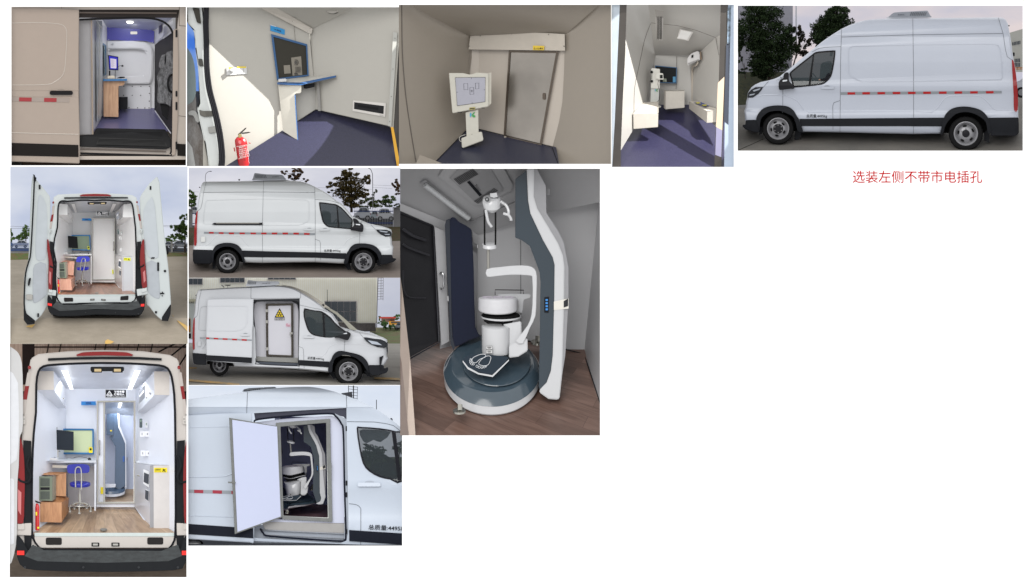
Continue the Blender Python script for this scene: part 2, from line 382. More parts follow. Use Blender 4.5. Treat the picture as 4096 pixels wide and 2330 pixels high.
# ------------------------------------------------------------------ side view van, written once in the coordinates of the top right picture
CHAR = '总质量:4495kg'
def sky(c1, c2, d, name='sky', sc=.35, box=None, stretch=(1, 1, 2.5)):
    r = box or PANELS[CP][3]; q = [(r[0]-5, r[1]-5, d), (r[2]+5, r[1]-5, d), (r[2]+5, r[3]+5, d), (r[0]-5, r[3]+5, d)]
    return tag(G().pr(q, 0, .1).mk(name, emitmat('sky', c1, 1, c2, sc, stretch), sm=0), 'pale cloudy daylight sky', None, None, 'structure')
def wheel(cx, cy, R, rim, d, t, ax=1.0, dual=False, ang=0, name='wheel'):
    ty = G().yl(cx, cy, [(rim*1.02, d+.05), (rim*1.06, d+.0), (R*.80, d-.025), (R*.93, d-.012), (R, d+.05), (R, d+.22), (R*.93, d+.26), (rim, d+.26)], ax, 48, cap=False).mk(name, M('tyre', (24, 24, 25), .85, bump=.3, bs=20, spec=.15), t, zf=False)
    off = .10 if dual else .04
    dd = d+off
    rm = G().yl(cx, cy, [(rim*1.06, d-.004), (rim*1.0, d-.012), (rim*.95, d+.0), (rim*.86, dd*.5+d*.5+.03), (rim*.80, dd+.03), (rim*.62, dd-.005), (rim*.45, dd-.03), (rim*.3, dd-.03)], ax, 48, cap='end').mk('rim', M('wheel steel', (160, 160, 164), .38, .3), ty, zf=False)
    g = G()
    for k in range(5):
        a = ang+k*2*math.pi/5+.3; q = []
        for j in range(12):
            b = j*2*math.pi/12; u = rim*.67+rim*.09*math.cos(b); v = rim*.18*math.sin(b)
            q.append((cx+ax*(u*math.cos(a)-v*math.sin(a)), cy+u*math.sin(a)+v*math.cos(a)))
        g.pr(q, dd-.024, .03)
    g.mk('hand_hole', M('black rubber', (16, 16, 17), .8), rm, zf=False)
    if dual: g = G().yl(cx, cy, [(rim*.2, dd-.075), (rim*.33, dd-.06), (rim*.33, dd-.02)], ax, 24)
    else: g = G().yl(cx, cy, [(rim*.3, dd-.065), (rim*.46, dd-.06), (rim*.49, dd-.02)], ax, 24)
    g.mk('hub', M('black plastic', (32, 32, 36), .5, spec=.25), rm, zf=False)
    g = G(); nr = rim*(.36 if not dual else .43)
    for k in range(6 if not dual else 5):
        a = k*math.pi/3+.5; g.yl(cx+ax*nr*math.cos(a), cy+nr*math.sin(a), [(rim*.05, dd-.075), (rim*.055, dd-.03)], ax, 8)
    g.mk('bolt', M('bolt', (150, 150, 150), .3, .8), rm, zf=False)
    return ty
WIN = cat([(494, 690), (484, 655), (510, 625), (600, 552), (680, 490), (715, 465), (780, 456), (875, 450), (888, 462), (880, 540), (868, 610), (850, 680), (810, 725), (765, 750), (650, 764), (528, 775), (512, 755)], 2, True)
BODY = [(95, 1100), (92, 1065), (82, 985), (95, 950), (98, 905), (110, 868), (113, 825), (145, 775), (180, 750), (230, 728), (297, 715), (350, 700), (398, 678), (470, 622), (560, 545), (640, 478), (705, 425), (780, 365), (860, 310), (943, 258), (1010, 226), (1080, 200), (1150, 182), (1200, 175), (1350, 167), (1575, 164), (1950, 160), (2330, 156), (2372, 160), (2400, 178), (2418, 215), (2440, 330), (2458, 470), (2470, 540), (2490, 640), (2503, 800), (2508, 975), (2510, 1060), (2508, 1180), (2268, 1180),
        (2240, 1130), (2215, 1060), (2170, 1010), (2100, 980), (2030, 975), (1960, 990), (1900, 1035), (1860, 1105), (1820, 1186), (1582, 1190), (1200, 1182), (935, 1175), (600, 1170), (560, 1165), (545, 1110), (520, 1040), (475, 995), (420, 970), (370, 965), (300, 975), (245, 1010), (220, 1060), (212, 1160), (150, 1150), (100, 1130)]
def arch(p): return cat(p, 3, True)
def side_van(name, label, at, base, wheels, rud=.2, holes=(), stripe=True, roofunit=True, group=None, paint=(190, 196, 209), far=1.2, person=False, rearpart=True, skip_doorlines=False, mirror_led=True, fuel=True, left=True):
    PW = M('white van paint', paint, .38, var=.03, vs=1.2, coat=.12)
    BK = M('black cladding', (28, 30, 35), .6, var=.1, spec=.2)
    GAP = M('panel gap', (96, 99, 104), .8); CR = M('crease', tuple(c*.82 for c in paint), .4)
    t = thing(name, label, 'van', at, group); d = base
    hs = [WIN]+list(holes); o = BODY; i1 = inset(o, 5); i2 = inset(o, 16)
    g = G(); dp = [d+.10, d+.04, d]
    L = [[P(p[0], p[1], dp[k]) for p in q] for k, q in enumerate((o, i1, i2))]; n = len(o)
    V = L[0]+L[1]+L[2]; F = []
    for k in range(2):
        for i in range(n): j = (i+1) % n; F.append((k*n+i, k*n+j, (k+1)*n+j, (k+1)*n+i))
    hl = [[p3(p, d) if C.warp is None or len(p) < 3 else None for p in h] for h in hs]
    tri = tessellate_polygon([L[2]]+hl); m0 = 2*n
    V2 = [v for h in hl for v in h]; V = V+V2
    F += [tuple(m0+i for i in x) for x in tri]; k = len(V)
    V += [v+Vector((0, far-.1, 0)) for v in L[0]]
    for i in range(n): j = (i+1) % n; F.append((i, j, k+j, k+i))
    g.add(V, F); body = g.mk('body', PW, t, sm=50)
    g = G().prh(o, [WIN], d+far, .04); g.mk('far_side_panel', PW, t, sm=0)
    # glazing, its black rim and the cab inside
    rim_ = inset(WIN, 11)
    wf = G().ring(inset(WIN, -2), rim_, d-.012, .035).mk('window_frame', M('window rubber', (24, 25, 28), .5), t, sm=0)
    G().pr(inset(WIN, 6), d+.012, .006).mk('window', glassmat('van glass', (.006, .016, .02), .76), t, sm=0)
    G().pr([(690, 485), (704, 475), (668, 765), (648, 768)], d-.006, .03).mk('window_bar', M('window rubber', (24, 25, 28), .5), t, sm=0)
    G().bx(480, 690, 900, 830, d+.5, 1.0).pr([(760, 560), (840, 540), (870, 600), (850, 800), (740, 800)], d+.75, .5).mk('dashboard', M('cab plastic', (52, 56, 62), .7), t, bev=.03)
    se = G().pr(cat([(800, 560), (850, 545), (862, 600), (850, 640), (830, 760), (780, 760), (790, 640)], 3, True), d+.32, .35).mk('seat', M('cab plastic', (52, 56, 62), .7), t)
    G().tb(cat([(680, 650), (700, 665), (725, 700), (738, 735), (725, 742), (700, 715), (680, 680)], 3, True), 5, d+.3, closed=True).mk('steering_wheel', M('cab plastic', (52, 56, 62), .7), t)
    # lower cladding, arches, bumpers
    dk = d-.02
    if rearpart:
        G().prh([(2268, 1204), (2262, 1150), (2250, 1090), (2240, 1045), (2510, 1042), (2514, 1100), (2514, 1180), (2490, 1205)], [], dk-.01, .25).mk('rear_bumper', BK, t, bev=.012)
        G().pr(arch([(1820, 1186), (1845, 1060), (1880, 995), (1940, 957), (2030, 945), (2120, 957), (2190, 985), (2235, 1035), (2256, 1085), (2268, 1180), (2240, 1180), (2222, 1085), (2166, 1034), (2098, 1003), (2030, 995), (1962, 1010), (1908, 1054), (1866, 1110), (1842, 1186)]), dk-.03, .12).mk('arch_trim', BK, t, bev=.008)
        G().pr([(2205, 1180), (2255, 1130), (2252, 1268), (2206, 1248)], d+.25, .03).mk('mud_flap', BK, t)
        G().pr([(1560, 1046), (1850, 1044), (1838, 1122), (1560, 1121)], dk, .03).mk('side_moulding', BK, t)
    G().pr([(570, 1055), (930, 1052), (1600, 1046), (1600, 1120), (930, 1120), (586, 1119)] if not holes else [(570, 1055), (930, 1052), (930, 1120), (586, 1119)], dk+.002, .03).mk('side_moulding', BK, t)
    G().pr([(95, 1066), (186, 1063), (214, 1100), (214, 1178), (150, 1168), (90, 1146), (64, 1120), (72, 1104), (92, 1108)], dk-.01, .35).mk('front_bumper', BK, t, bev=.012)
    G().pr(arch([(186, 1066), (205, 1010), (250, 962), (320, 940), (400, 936), (470, 946), (520, 982), (548, 1030), (568, 1060), (592, 1125), (600, 1168), (556, 1162), (538, 1090), (512, 1035), (464, 1010), (416, 989), (370, 983), (303, 993), (260, 1022), (228, 1062), (216, 1160), (208, 1120)]), dk-.03, .12).mk('arch_trim', BK, t, bev=.008)
    G().pr([(214, 1120), (246, 1130), (244, 1186), (214, 1197)], d+.2, .03).pr([(535, 1160), (600, 1168), (560, 1240), (525, 1235)], d+.3, .03).mk('mud_flap', BK, t)
    G().bx(215, 980, 590, 1165, d+.45, .06).bx(1825, 985, 2250, 1180, d+.55, .06).bx(560, 1140, 1860, 1172, d+.3, .8).mk('underbody', M('underbody', (18, 18, 19), .9), t)
    # wheels (warped centres are passed in panel coordinates)
    wp = C.warp; ws = C.ws; setwarp(None); zf = C.zf; C.zf = None
    for a in wheels: wheel(*a[:4], d+a[4], t, **a[5])
    C.zf = zf; setwarp(wp, ws)
    # seams
    g = G(); ds = d-.006
    seams = [[(424, 800), (422, 1000)], [(297, 722), (270, 752), (245, 782)], [(398, 682), (420, 702)], [(680, 462), (740, 432), (800, 421), (936, 415)], [(2333, 158), (2375, 300), (2395, 440), (2412, 505), (2462, 540)]]
    if fuel: seams += [[(868, 1150), (866, 940), (875, 912), (930, 893)]]
    if not holes: seams += [[(943, 262), (935, 560), (930, 1180)], [(1575, 166), (1582, 700), (1582, 1188)], [(943, 330), (1575, 310), (2370, 298)]]
    else: seams += [[(943, 262), (940, 330)], [(1575, 166), (1575, 310)], [(1575, 310), (943, 330)], [(930, 1060), (930, 1180)]]
    for q in seams: g.st(q, 3.2/C.ws*1.0, ds, .01)
    g.mk('door_seam', GAP, t, sm=0)
    g = G()
    A = [(200, 860), (240, 845), (300, 842), (424, 848), (500, 868), (560, 905), (610, 975), (650, 1000)]
    B = [(1740, 1000), (1800, 950), (1850, 880), (1900, 855), (2030, 848), (2150, 852), (2200, 872), (2250, 920), (2300, 970), (2370, 978), (2500, 976)]
    g.tb(cat(A, 4), 7, d+m(4))
    if not holes: g.tb(cat(B, 4), 7, d+m(4)); g.tb([(650, 1000), (866, 998), (1582, 993), (1740, 1000)], 6, d+m(4))
    else: g.tb([(650, 1000), (866, 998), (925, 998)], 6, d+m(4))
    g.mk('crease', PW, t)
    if not holes:
        q = rr(1000, 402, 1582, 728, 50, 4); rec = [(1000, 460), (1008, 425), (1040, 409), (1582, 393), (2290, 388), (2335, 400), (2352, 440), (2368, 560), (2374, 690), (2355, 712), (1582, 727), (1130, 729), (1080, 712), (1020, 680), (1004, 650)]
        gg = G().ring(rec, inset(rec, 9), d-.010, .02)
        gg.mk('pressed_panel_edge', PW, t, bev=.008)
    G().pr(cat([(2452, 540), (2468, 545), (2480, 600), (2494, 700), (2505, 830), (2505, 978), (2471, 978), (2468, 850), (2460, 700)], 2, True), d-.02, .3).mk('tail_light', M('red lens', (150, 10, 14), .25, spec=.4), t)
    hl_ = G().pr([(112, 868), (116, 826), (145, 795), (180, 775), (248, 773), (236, 800), (205, 835), (160, 866)], d-.02, .2).mk('headlight', M('lamp black', (34, 38, 44), .15, coat=1), t, bev=.006)
    if hl_: G().pr([(158, 802), (228, 782), (214, 798), (166, 814)], d-.026, .01).pr([(130, 838), (180, 830), (166, 842), (128, 850)], d-.026, .01).mk('reflector', M('chrome', (200, 208, 220), .15, .7), hl_)
    mi = G().pr(cat([(432, 662), (448, 645), (470, 645), (477, 665), (480, 720), (520, 762), (522, 788), (480, 790), (402, 799), (388, 780), (388, 730), (412, 702), (426, 695)], 3, True), d-.16, .15).mk('wing_mirror', M('black plastic', (32, 32, 36), .5, spec=.25), t, bev=.02)
    G().pr([(422, 712), (462, 708), (462, 720), (422, 726)], d-.17, .012).mk('indicator', M('clear lens', (210, 214, 220), .2), mi)
    def handle(cx, cy):
        h = G().pr(ell(cx-5, cy-8, 28, 14), d-.004, .006).mk('door_handle', M('handle well', (150, 154, 160), .4), t)
        G().pr(rr(cx-60, cy-12, cx+60, cy+12, 11, 4), d-.035, .03).mk('grip', PW, h, bev=.008)
    handle(820, 780)
    if left is False and not holes: handle(1008, 776)
    if stripe:
        rs = [997, 1128, 1262, 1397, 1532, 1667, 1807, 1945, 2083, 2223]
        ty_ = lambda x: 820+(808-820)*(x-932)/1430
        so = G().pr([(932, ty_(932)), (2362, ty_(2362)), (2362, ty_(2362)+21), (932, ty_(932)+22)], d-.012, .006).mk('reflective_tape', M('silver tape', (140, 146, 152), .35), t)
        g = G()
        for x_ in rs: g.pr([(x_, ty_(x_)), (x_+67, ty_(x_+67)), (x_+67, ty_(x_+67)+21), (x_, ty_(x_)+21)], d-.016, .003)
        g.mk('red_block', M('red tape', (180, 20, 22), .45, spec=.3), so)
    if roofunit:
        ru = G().pr(cat([(1352, 166), (1368, 145), (1395, 122), (1430, 111), (1560, 104), (1690, 97), (1708, 102), (1728, 138), (1736, 157), (1600, 162)], 3, True), d+rud, .8).mk('roof_unit', M('roof unit shell', (190, 195, 204), .45), t, bev=.04)
        g = G()
        for r_ in range(3):
            for k in range(9): g.bx(1560+k*16-r_*5, 113+r_*10, 1569+k*16-r_*5, 118+r_*10, d+rud-.01, .02)
        g.mk('louvre', M('louvre dark', (40, 44, 50), .7), ru, sm=0)
        for dx in (0,): text('eDOMETIC' if left else 'DOMETIC', (1440, 128, 1500, 139) if left else (1500, 128, 1440, 139), M('logo ink', (50, 56, 75), .6), ru, d+rud-.012)
    return t
def mass(q, t, d):
    return text(CHAR, q, M('black lettering', (40, 42, 46), .6, var=0), t, d, bold=.008)
def bldg(name, label, cat_, at, group=None): return thing(name, label, cat_, at, group)
def car(name, label, x0, x1, yr, yb, d, paint, group, flip=False, kind='side'):
    """small parked car seen side on: x0..x1, roof yr, ground yb"""
    W = x1-x0; H = yb-yr; t = thing(name, label, 'car', ((x0+x1)/2, yb, d), group)
    X = lambda u: x0+W*((1-u) if flip else u); Y = lambda v: yr+H*v
    B = [(0, .80), (0, .52), (.04, .42), (.20, .36), (.34, .05), (.42, 0), (.72, 0), (.82, .06), (.95, .36), (1, .46), (1, .80)]
    G().pr([(X(a), Y(b)) for a, b in B], d, .9).mk('body', M('car paint', paint, .25, coat=.6), t, bev=.03)
    G().pr([(X(a), Y(b)) for a, b in [(.25, .36), (.36, .09), (.52, .07), (.52, .36)]], d-.01, .02).pr([(X(a), Y(b)) for a, b in [(.54, .36), (.54, .07), (.72, .07), (.87, .34), (.86, .37)]], d-.01, .02).mk('window', M('car glass', (52, 62, 72), .1), t)
    for u in (.2, .8):
        w_ = G().yl(X(u), Y(.80), [(H*.19, d-.02), (H*.2, d+.15)], 1, 20).mk('wheel', M('tyre', (30, 30, 31), .75), t)
        G().yl(X(u), Y(.80), [(H*.11, d-.03), (H*.12, d-.01)], 1, 16).mk('rim', M('steel', (150, 150, 152), .35, .5), w_)
    G().bx(min(X(0), X(.05)), Y(.46), max(X(0), X(.05)), Y(.55), d-.008, .02).mk('headlight', M('clear lens', (210, 214, 220), .2), t)
    G().bx(min(X(.95), X(1)), Y(.46), max(X(.95), X(1)), Y(.56), d-.008, .02).mk('tail_light', M('red lens', (150, 10, 14), .25, spec=.4), t)
    return t
def ground(name, label, q, mat, kind='structure', us=1, vs=1): return tag(uvq(name, q, mat, None, 10, 10, us, vs), label, None, None, kind)
def conc(c1=(122, 119, 113), c2=(140, 136, 128)): return patmat('concrete', 'speck', c1, c2, .8, .75, coord='Object', stretch=(1, 1, 4), spec=.3)
def strip_ground(name, label, rows, mat, kind='structure'):
    """rows: (left px, left py, right px, right py, left depth, right depth) from near to far"""
    V = []; F = []; uv = []; N = 12
    for j, r in enumerate(rows):
        for i in range(N+1):
            u = i/N; V.append(P(r[0]*(1-u)+r[2]*u, r[1]*(1-u)+r[3]*u, r[4]*(1-u)+r[5]*u)); uv.append((u, j))
    for j in range(len(rows)-1):
        for i in range(N): a = j*(N+1)+i; F.append((a, a+1, a+N+2, a+N+1))
    return tag(mk(name, V, F, mat, None, uv=uv), label, None, None, kind)
# ================================================================== picture at the top right
CP = 5; panel(5)
sky((196, 196, 210), (226, 214, 214), 16)
strip_ground('ground', 'grey concrete yard under the topmost parked van', [(0, 1345, 2570, 1345, .06, .5), (0, 1284, 2570, 1330, .53, .62), (0, 1150, 2570, 1165, 1.6, 1.8), (0, 960, 2570, 820, 8, 10)], conc((108, 106, 102), (126, 122, 116)))
ground('lawn', 'dark grass bank behind the nose of the topmost van', [(0, 640, 11.3), (440, 640, 11.3), (440, 945, 8.1), (0, 945, 8.1)], patmat('lawn', 'speck', (26, 34, 14), (56, 58, 24), 9, .9, coord='Object', bump=.5))
tag(G().pr([(0, 934, 8), (240, 926, 8), (240, 958, 7.9), (0, 968, 7.9)], 0, .2).mk('kerb', M('kerb', (150, 150, 150), .8, bump=.3), bev=.01), 'pale concrete kerb along the dark grass', 'kerb')
G().st([(30, 1332, .14), (130, 1288, .49), (250, 1234, .92)], 4, 0, .004).mk('ground_crack', M('crack', (50, 48, 46), .9)).__setitem__('kind', 'structure')
b = thing('tower_building', 'tall grey building behind the dense trees at the nose of the topmost van', 'building', (250, 640, 13))
G().pr([(0, 40), (512, 40), (512, 300), (500, 700), (0, 700)], 13, 1).mk('wall', M('grey render', (150, 150, 162), .8), b)
b = thing('factory_building', 'pale industrial building behind the tail of the topmost van', 'building', (2500, 600, 13))
G().pr([(2432, 292), (2555, 256), (2555, 640), (2432, 640)], 13, 1).mk('wall', M('pale cladding', (176, 176, 170), .8), b)
w_ = G().pr([(2456, 378), (2528, 362), (2528, 392), (2456, 405)], 12.98, .05).pr([(2476, 524), (2526, 520), (2526, 594), (2476, 592)], 12.98, .05).mk('window', M('dark window', (62, 68, 74), .2), b)
g = G()
for k in range(5): g.bx(2466+k*13, 362, 2468+k*13, 404, 12.96, .03)
for k in range(3): g.bx(2487+k*13, 521, 2489+k*13, 594, 12.96, .03)
g.bx(2476, 555, 2526, 558, 12.96, .03).mk('window_bar', M('pale bar', (190, 190, 188), .6), w_)
t = thing('flagpole', 'thin white pole standing between the two dark trees', 'pole', (543, 500, 9.5))
G().tb([(541, 40, 9.5), (543, 520, 9.5)], 6).mk('shaft', M('pole paint', (200, 204, 214), .4), t)
c1, c2 = (14, 22, 14), (62, 80, 50)
tree('tree', 'large dense dark tree in front of the grey tower beside the white pole', 'trees behind the topmost van', 8.8, (310, 720), (230, 200), 16,
     [(240, 110, 190, 90), (230, 230, 200, 120), (190, 380, 130, 90), (330, 420, 230, 150), (300, 560, 180, 110), (50, 330, 50, 150), (250, 650, 110, 60), (480, 300, 70, 90)], 24000, 11, c1, c2, 9)
tree('tree', 'dark round tree directly behind the windscreen of the topmost van', 'trees behind the topmost van', 9.4, (850, 500), (890, 120), 12,
     [(900, 110, 120, 70), (870, 230, 190, 110), (830, 330, 160, 90), (750, 370, 70, 60)], 13000, 11, c1, c2, 6)
tree('tree', 'sparse thin branched tree just right of the white pole', 'trees behind the topmost van', 9.0, (500, 640), (590, 300), 7,
     [(590, 290, 50, 90), (560, 400, 60, 70), (620, 370, 60, 70), (590, 480, 90, 40), (520, 240, 40, 40)], 1900, 10, (24, 26, 20), (66, 60, 50), 9)
tree('shrub', 'low loose shrub in front of the grey wall at the picture edge', 'trees behind the topmost van', 8.6, (90, 700), (80, 560), 5,
     [(70, 640, 60, 40), (40, 500, 30, 60), (130, 600, 40, 40)], 700, 9, c1, (60, 78, 52), 5)
car('parked_car', 'white car parked half hidden behind the tail of the topmost van', 2480, 2760, 622, 870, 4.5, (205, 208, 216), None)
t = thing('barrier', 'orange framed stack on the roof line of the half hidden white car', 'rack', (2520, 612, 6)); G().bx(2478, 598, 2552, 606, 6, .1).bx(2478, 612, 2552, 618, 6, .1).bx(2500, 598, 2504, 620, 6, .1).bx(2530, 598, 2534, 620, 6, .1).mk('bar', M('orange paint', (205, 130, 60), .5), t)
setzf([(150, .42), (175, .22), (230, .12), (300, .04), (330, .05), (400, .01), (560, -.02), (720, -.01), (760, -.045), (800, -.03), (840, 0), (980, .01), (1000, -.02), (1050, -.02), (1120, 0), (1190, .05)])
v5 = side_van('panel_van', 'white high roof van facing left in the top right picture, driver inside', (1280, 1200, .6), .5,
    [(382, 1142, 140, 92, .03, dict(ang=.2)), (2045, 1185, 152, 101, .03, dict(dual=True, ang=.5))])
mass((632, 1014, 816, 1050), v5, .494)
G().bx(2418, 224, 2434, 236, .9, .1).bx(2460, 466, 2478, 500, .8, .1).mk('rear_camera', M('black plastic', (32, 32, 36), .5, spec=.25), v5, bev=.01)
# driver, seated
def person(at, label, S):
    """S: scale px; skinned seated figure facing left with an arm reaching forward to the wheel"""
    t = thing('person', label, 'person', at); x0, y0, d = at
    J = [(0, 0, 0, .5), (-.05, -.9, 0, .52), (-.1, -1.5, 0, .42), (-.18, -1.85, 0, .2), (-.3, -2.25, 0, .36), (-.3, -2.5, 0, .33), (-.2, -1.45, -.16, .2), (-.5, -.85, -.2, .17), (-1.2, -.75, -.15, .12), (-1.4, -.8, -.13, .1), (-1.0, .05, 0, .3), (-1.9, .1, 0, .22), (-1.9, .9, 0, .16)]
    E_ = [(0, 1), (1, 2), (2, 3), (3, 4), (4, 5), (2, 6), (6, 7), (7, 8), (8, 9), (0, 10), (10, 11), (11, 12)]
    me = bpy.data.meshes.new('body'); o0 = ORG[t.name]
    me.from_pydata([P(x0+a*S, y0+b*S, d+c)-o0 for a, b, c, r in J], E_, []); o = bpy.data.objects.new('body', me); COL.objects.link(o)
    md = o.modifiers.new('skin', 'SKIN'); sv = me.skin_vertices[0].data
    for i, (a, b, c, r) in enumerate(J): sv[i].radius = (m(S)*r, m(S)*r)
    sv[0].use_root = True
    s_ = o.modifiers.new('s', 'SUBSURF'); s_.levels = s_.render_levels = 1
    me.materials.append(M('dark shirt', (26, 27, 33), .8)); o.parent = t; ORG[o.name] = o0
    G().la([(x0-.36*S, y0-2.62*S, .12*S, .06*S), (x0-.28*S, y0-2.95*S, .3*S, .1*S), (x0-.2*S, y0-2.6*S, .36*S, .12*S), (x0-.05*S, y0-2.2*S, .26*S, .1*S)], d, 12).mk('hair', M('dark hair', (20, 18, 18), .7), t)
    G().la([(x0-.5*S, y0-2.5*S, .16*S, .05*S), (x0-.5*S, y0-2.2*S, .2*S, .06*S), (x0-.44*S, y0-2.05*S, .1*S, .03*S)], d, 10).tb([(x0-1.15*S, y0-.76*S, d-.15), (x0-1.5*S, y0-.82*S, d-.13)], .12*S).mk('skin', M('skin', (150, 115, 95), .6), t)
    return t
C.zf = None
person((842, 765, .66), 'driver in a dark shirt sitting at the wheel of the van facing left', 72)
# ================================================================== second row: the van facing right
def fence(name, label, x0, x1, y0, y1, d, group, n, rail=(40, 70, 140), bars=(190, 195, 200)):
    t = thing(name, label, 'fence', ((x0+x1)/2, y1, d), group); g = G()
    for k in range(n): x_ = x0+(x1-x0)*(k+.5)/n; g.bx(x_-1.6, y0, x_+1.6, y1, d, .03)
    g.mk('bar', M('fence bar', bars, .5), t, sm=0)
    G().bx(x0, y0+(y1-y0)*.14, x1, y0+(y1-y0)*.19, d-.02, .05).mk('rail', M('fence rail', rail, .5), t)
    G().bx(x0, y0+(y1-y0)*.84, x1, y0+(y1-y0)*.89, d-.02, .05).mk('rail', M('fence rail', rail, .5), t)
    return t
def street_lamp(label, pts, head, d, group, r=3):
    t = thing('street_lamp', label, 'street lamp', (pts[0][0], pts[0][1], d), group)
    G().tb(pts, r, d).mk('pole', M('lamp pole', (120, 122, 128), .5), t)
    G().pr(head, d-.06, .14).mk('lamp_head', M('lamp pole', (120, 122, 128), .5), t, bev=.01)
def wires(label, L, d, group=None):
    for l, q in L:
        o = G().tb(q, 1.1, d, seg=4).mk('power_line', M('wire', (110, 112, 118), .6)); 
        if o: tag(o, l, 'power line', 'overhead power lines')
CP = 8; panel(8)
sky((194, 197, 212), (222, 222, 230), 18)
strip_ground('ground', 'pale concrete yard under the white van facing right', [(0, 1340, 2580, 1340, .08, .08), (0, 1278, 2580, 1278, .55, .55), (0, 1130, 2580, 1130, 1.7, 1.7), (0, 950, 2580, 895, 9, 9.5)], conc((128, 118, 112), (142, 132, 124)))
ground('dirt_bank', 'bare brown earth bank between yard and railings', [(0, 740, 11.5), (2580, 730, 11.5), (2580, 905, 9.5), (0, 970, 8.9)], patmat('dirt', 'speck', (84, 62, 44), (60, 70, 36), 6, .95, coord='Object', bump=.6))
t = thing('low_wall', 'grey rendered low wall carrying the railings behind the van facing right', 'wall', (2200, 760, 12))
G().bx(1980, 708, 2450, 765, 12, .2).bx(40, 712, 135, 762, 12, .2).mk('wall_body', M('render', (150, 150, 152), .85), t)
for k, (a, b_, c_, e_, l) in enumerate([(2448, 500, 2536, 750, 'square grey pillar at the right end of the railings'), (40, 520, 92, 756, 'square grey pillar left of the van tail')]):
    t = thing('fence_pillar', l, 'pillar', ((a+b_)/2, 750, 11.8), 'pillars of the railings')
    G().bx(a+4, b_+14, c_-4, e_, 11.9, .4).mk('shaft', M('render', (150, 150, 152), .85), t, bev=.01); G().bx(a-6, b_, c_+6, b_+15, 11.8, .6).mk('cap', M('render', (150, 150, 152), .85), t, bev=.01)
fence('fence', 'railing of pale bars and blue rails in front of the parked cars', 1985, 2450, 514, 712, 12, 'railings behind the van facing right', 24)
fence('fence', 'short piece of pale railing beside the left pillar', 82, 136, 545, 715, 12, 'railings behind the van facing right', 4)
car('parked_car', 'white car behind the railings nearest to the big tree', 1990, 2190, 498, 660, 14, (196, 202, 212), 'cars parked behind the railings')
car('parked_car', 'white car in the middle of the three behind the railings', 2180, 2300, 545, 650, 15, (190, 205, 215), 'cars parked behind the railings', True)
car('parked_car', 'white estate car beside the right pillar of the railings', 2255, 2470, 515, 665, 14, (205, 208, 214), 'cars parked behind the railings', True)
car('parked_car', 'white car seen through the railing left of the van tail', 48, 160, 492, 600, 14, (200, 204, 210), 'cars parked behind the railings')
G().bx(1980, 600, 2450, 712, 16, .2).mk('asphalt', M('asphalt', (78, 80, 84), .9)).__setitem__('kind', 'structure')
street_lamp('curved street lamp rising above the roof at the rear of the van', cat([(240, 210), (240, 150), (248, 105), (275, 82), (300, 76)], 4), [(286, 72), (318, 74), (318, 82), (290, 82)], 14, 'street lamps')
street_lamp('tall street lamp to the right of the big tree', cat([(2210, 520), (2208, 150), (2200, 90), (2188, 60), (2172, 44)], 4), [(2150, 36), (2176, 36), (2178, 45), (2154, 44)], 14, 'street lamps', 4)
wires('', [('power line above the low bushes left of the right street lamp', [(1560, 268), (2200, 290)]), ('power line crossing the sky to the right of the lamp', [(2210, 238), (2460, 248)]), ('lower power line right of the lamp', [(2210, 265), (2440, 280)]), ('power line at the left picture edge', [(40, 316), (160, 320)])], 16.5)
G1, G2 = (42, 42, 26), (124, 108, 64)
tree('tree', 'big bronze leaved tree behind the windscreen of the van facing right', 'trees behind the van facing right', 10.5, (1960, 560), (1940, 100), 16,
     [(1950, 90, 110, 60), (1860, 160, 110, 40), (1950, 230, 170, 90), (1720, 235, 75, 45), (2140, 180, 60, 70), (1900, 340, 170, 80), (2100, 330, 100, 60), (1980, 440, 120, 70), (1700, 310, 50, 20)], 7500, 13, G1, G2, 9)
tree('tree', 'sparse reddish tree top above the roof unit', 'trees behind the van facing right', 10.5, (1290, 260), (1290, 60), 8,
     [(1170, 90, 50, 25), (1290, 60, 70, 30), (1350, 85, 50, 45), (1300, 140, 70, 40), (1420, 178, 40, 25), (1230, 150, 40, 30)], 1800, 12, (52, 36, 28), (122, 94, 64), 9)
tree('tree', 'dark reddish tree cut by the right picture edge', 'trees behind the van facing right', 10.5, (2560, 420), (2540, 200), 8,
     [(2500, 200, 50, 30), (2530, 270, 60, 50), (2450, 240, 35, 30), (2510, 330, 40, 30)], 1100, 12, (52, 36, 28), (122, 94, 64), 5)
tree('tree', 'leafy green tree at the left edge above the pillar', 'trees behind the van facing right', 15.5, (70, 620), (80, 350), 8, [(70, 330, 40, 50), (95, 400, 55, 50), (70, 450, 60, 50)], 1900, 10, (34, 56, 26), (104, 130, 66), 3)
tree('shrub', 'round green shrub right of the big tree', 'shrubs behind the railings', 15.5, (2400, 500), (2395, 400), 6, [(2395, 410, 85, 55), (2400, 460, 60, 40)], 1500, 10, (36, 52, 26), (98, 120, 68), 3)
tree('shrub', 'wide low green shrub beside the foot of the big tree', 'shrubs behind the railings', 15.5, (2180, 520), (2180, 440), 6, [(2160, 430, 100, 40), (2260, 460, 100, 45), (2120, 480, 80, 40)], 2400, 10, (40, 54, 28), (106, 118, 70), 3)
tree('shrub', 'dark pale tipped tree top just left of the right street lamp', 'shrubs behind the railings', 15, (2220, 420), (2230, 320), 4, [(2230, 330, 35, 50), (2190, 370, 60, 30)], 420, 9, (70, 76, 62), (120, 124, 108), 3)
tree('shrub', 'low shrub beside the cap of the right pillar', 'shrubs behind the railings', 15.6, (2500, 540), (2510, 480), 4, [(2500, 480, 40, 25)], 420, 9, (40, 48, 28), (84, 90, 56), 3)
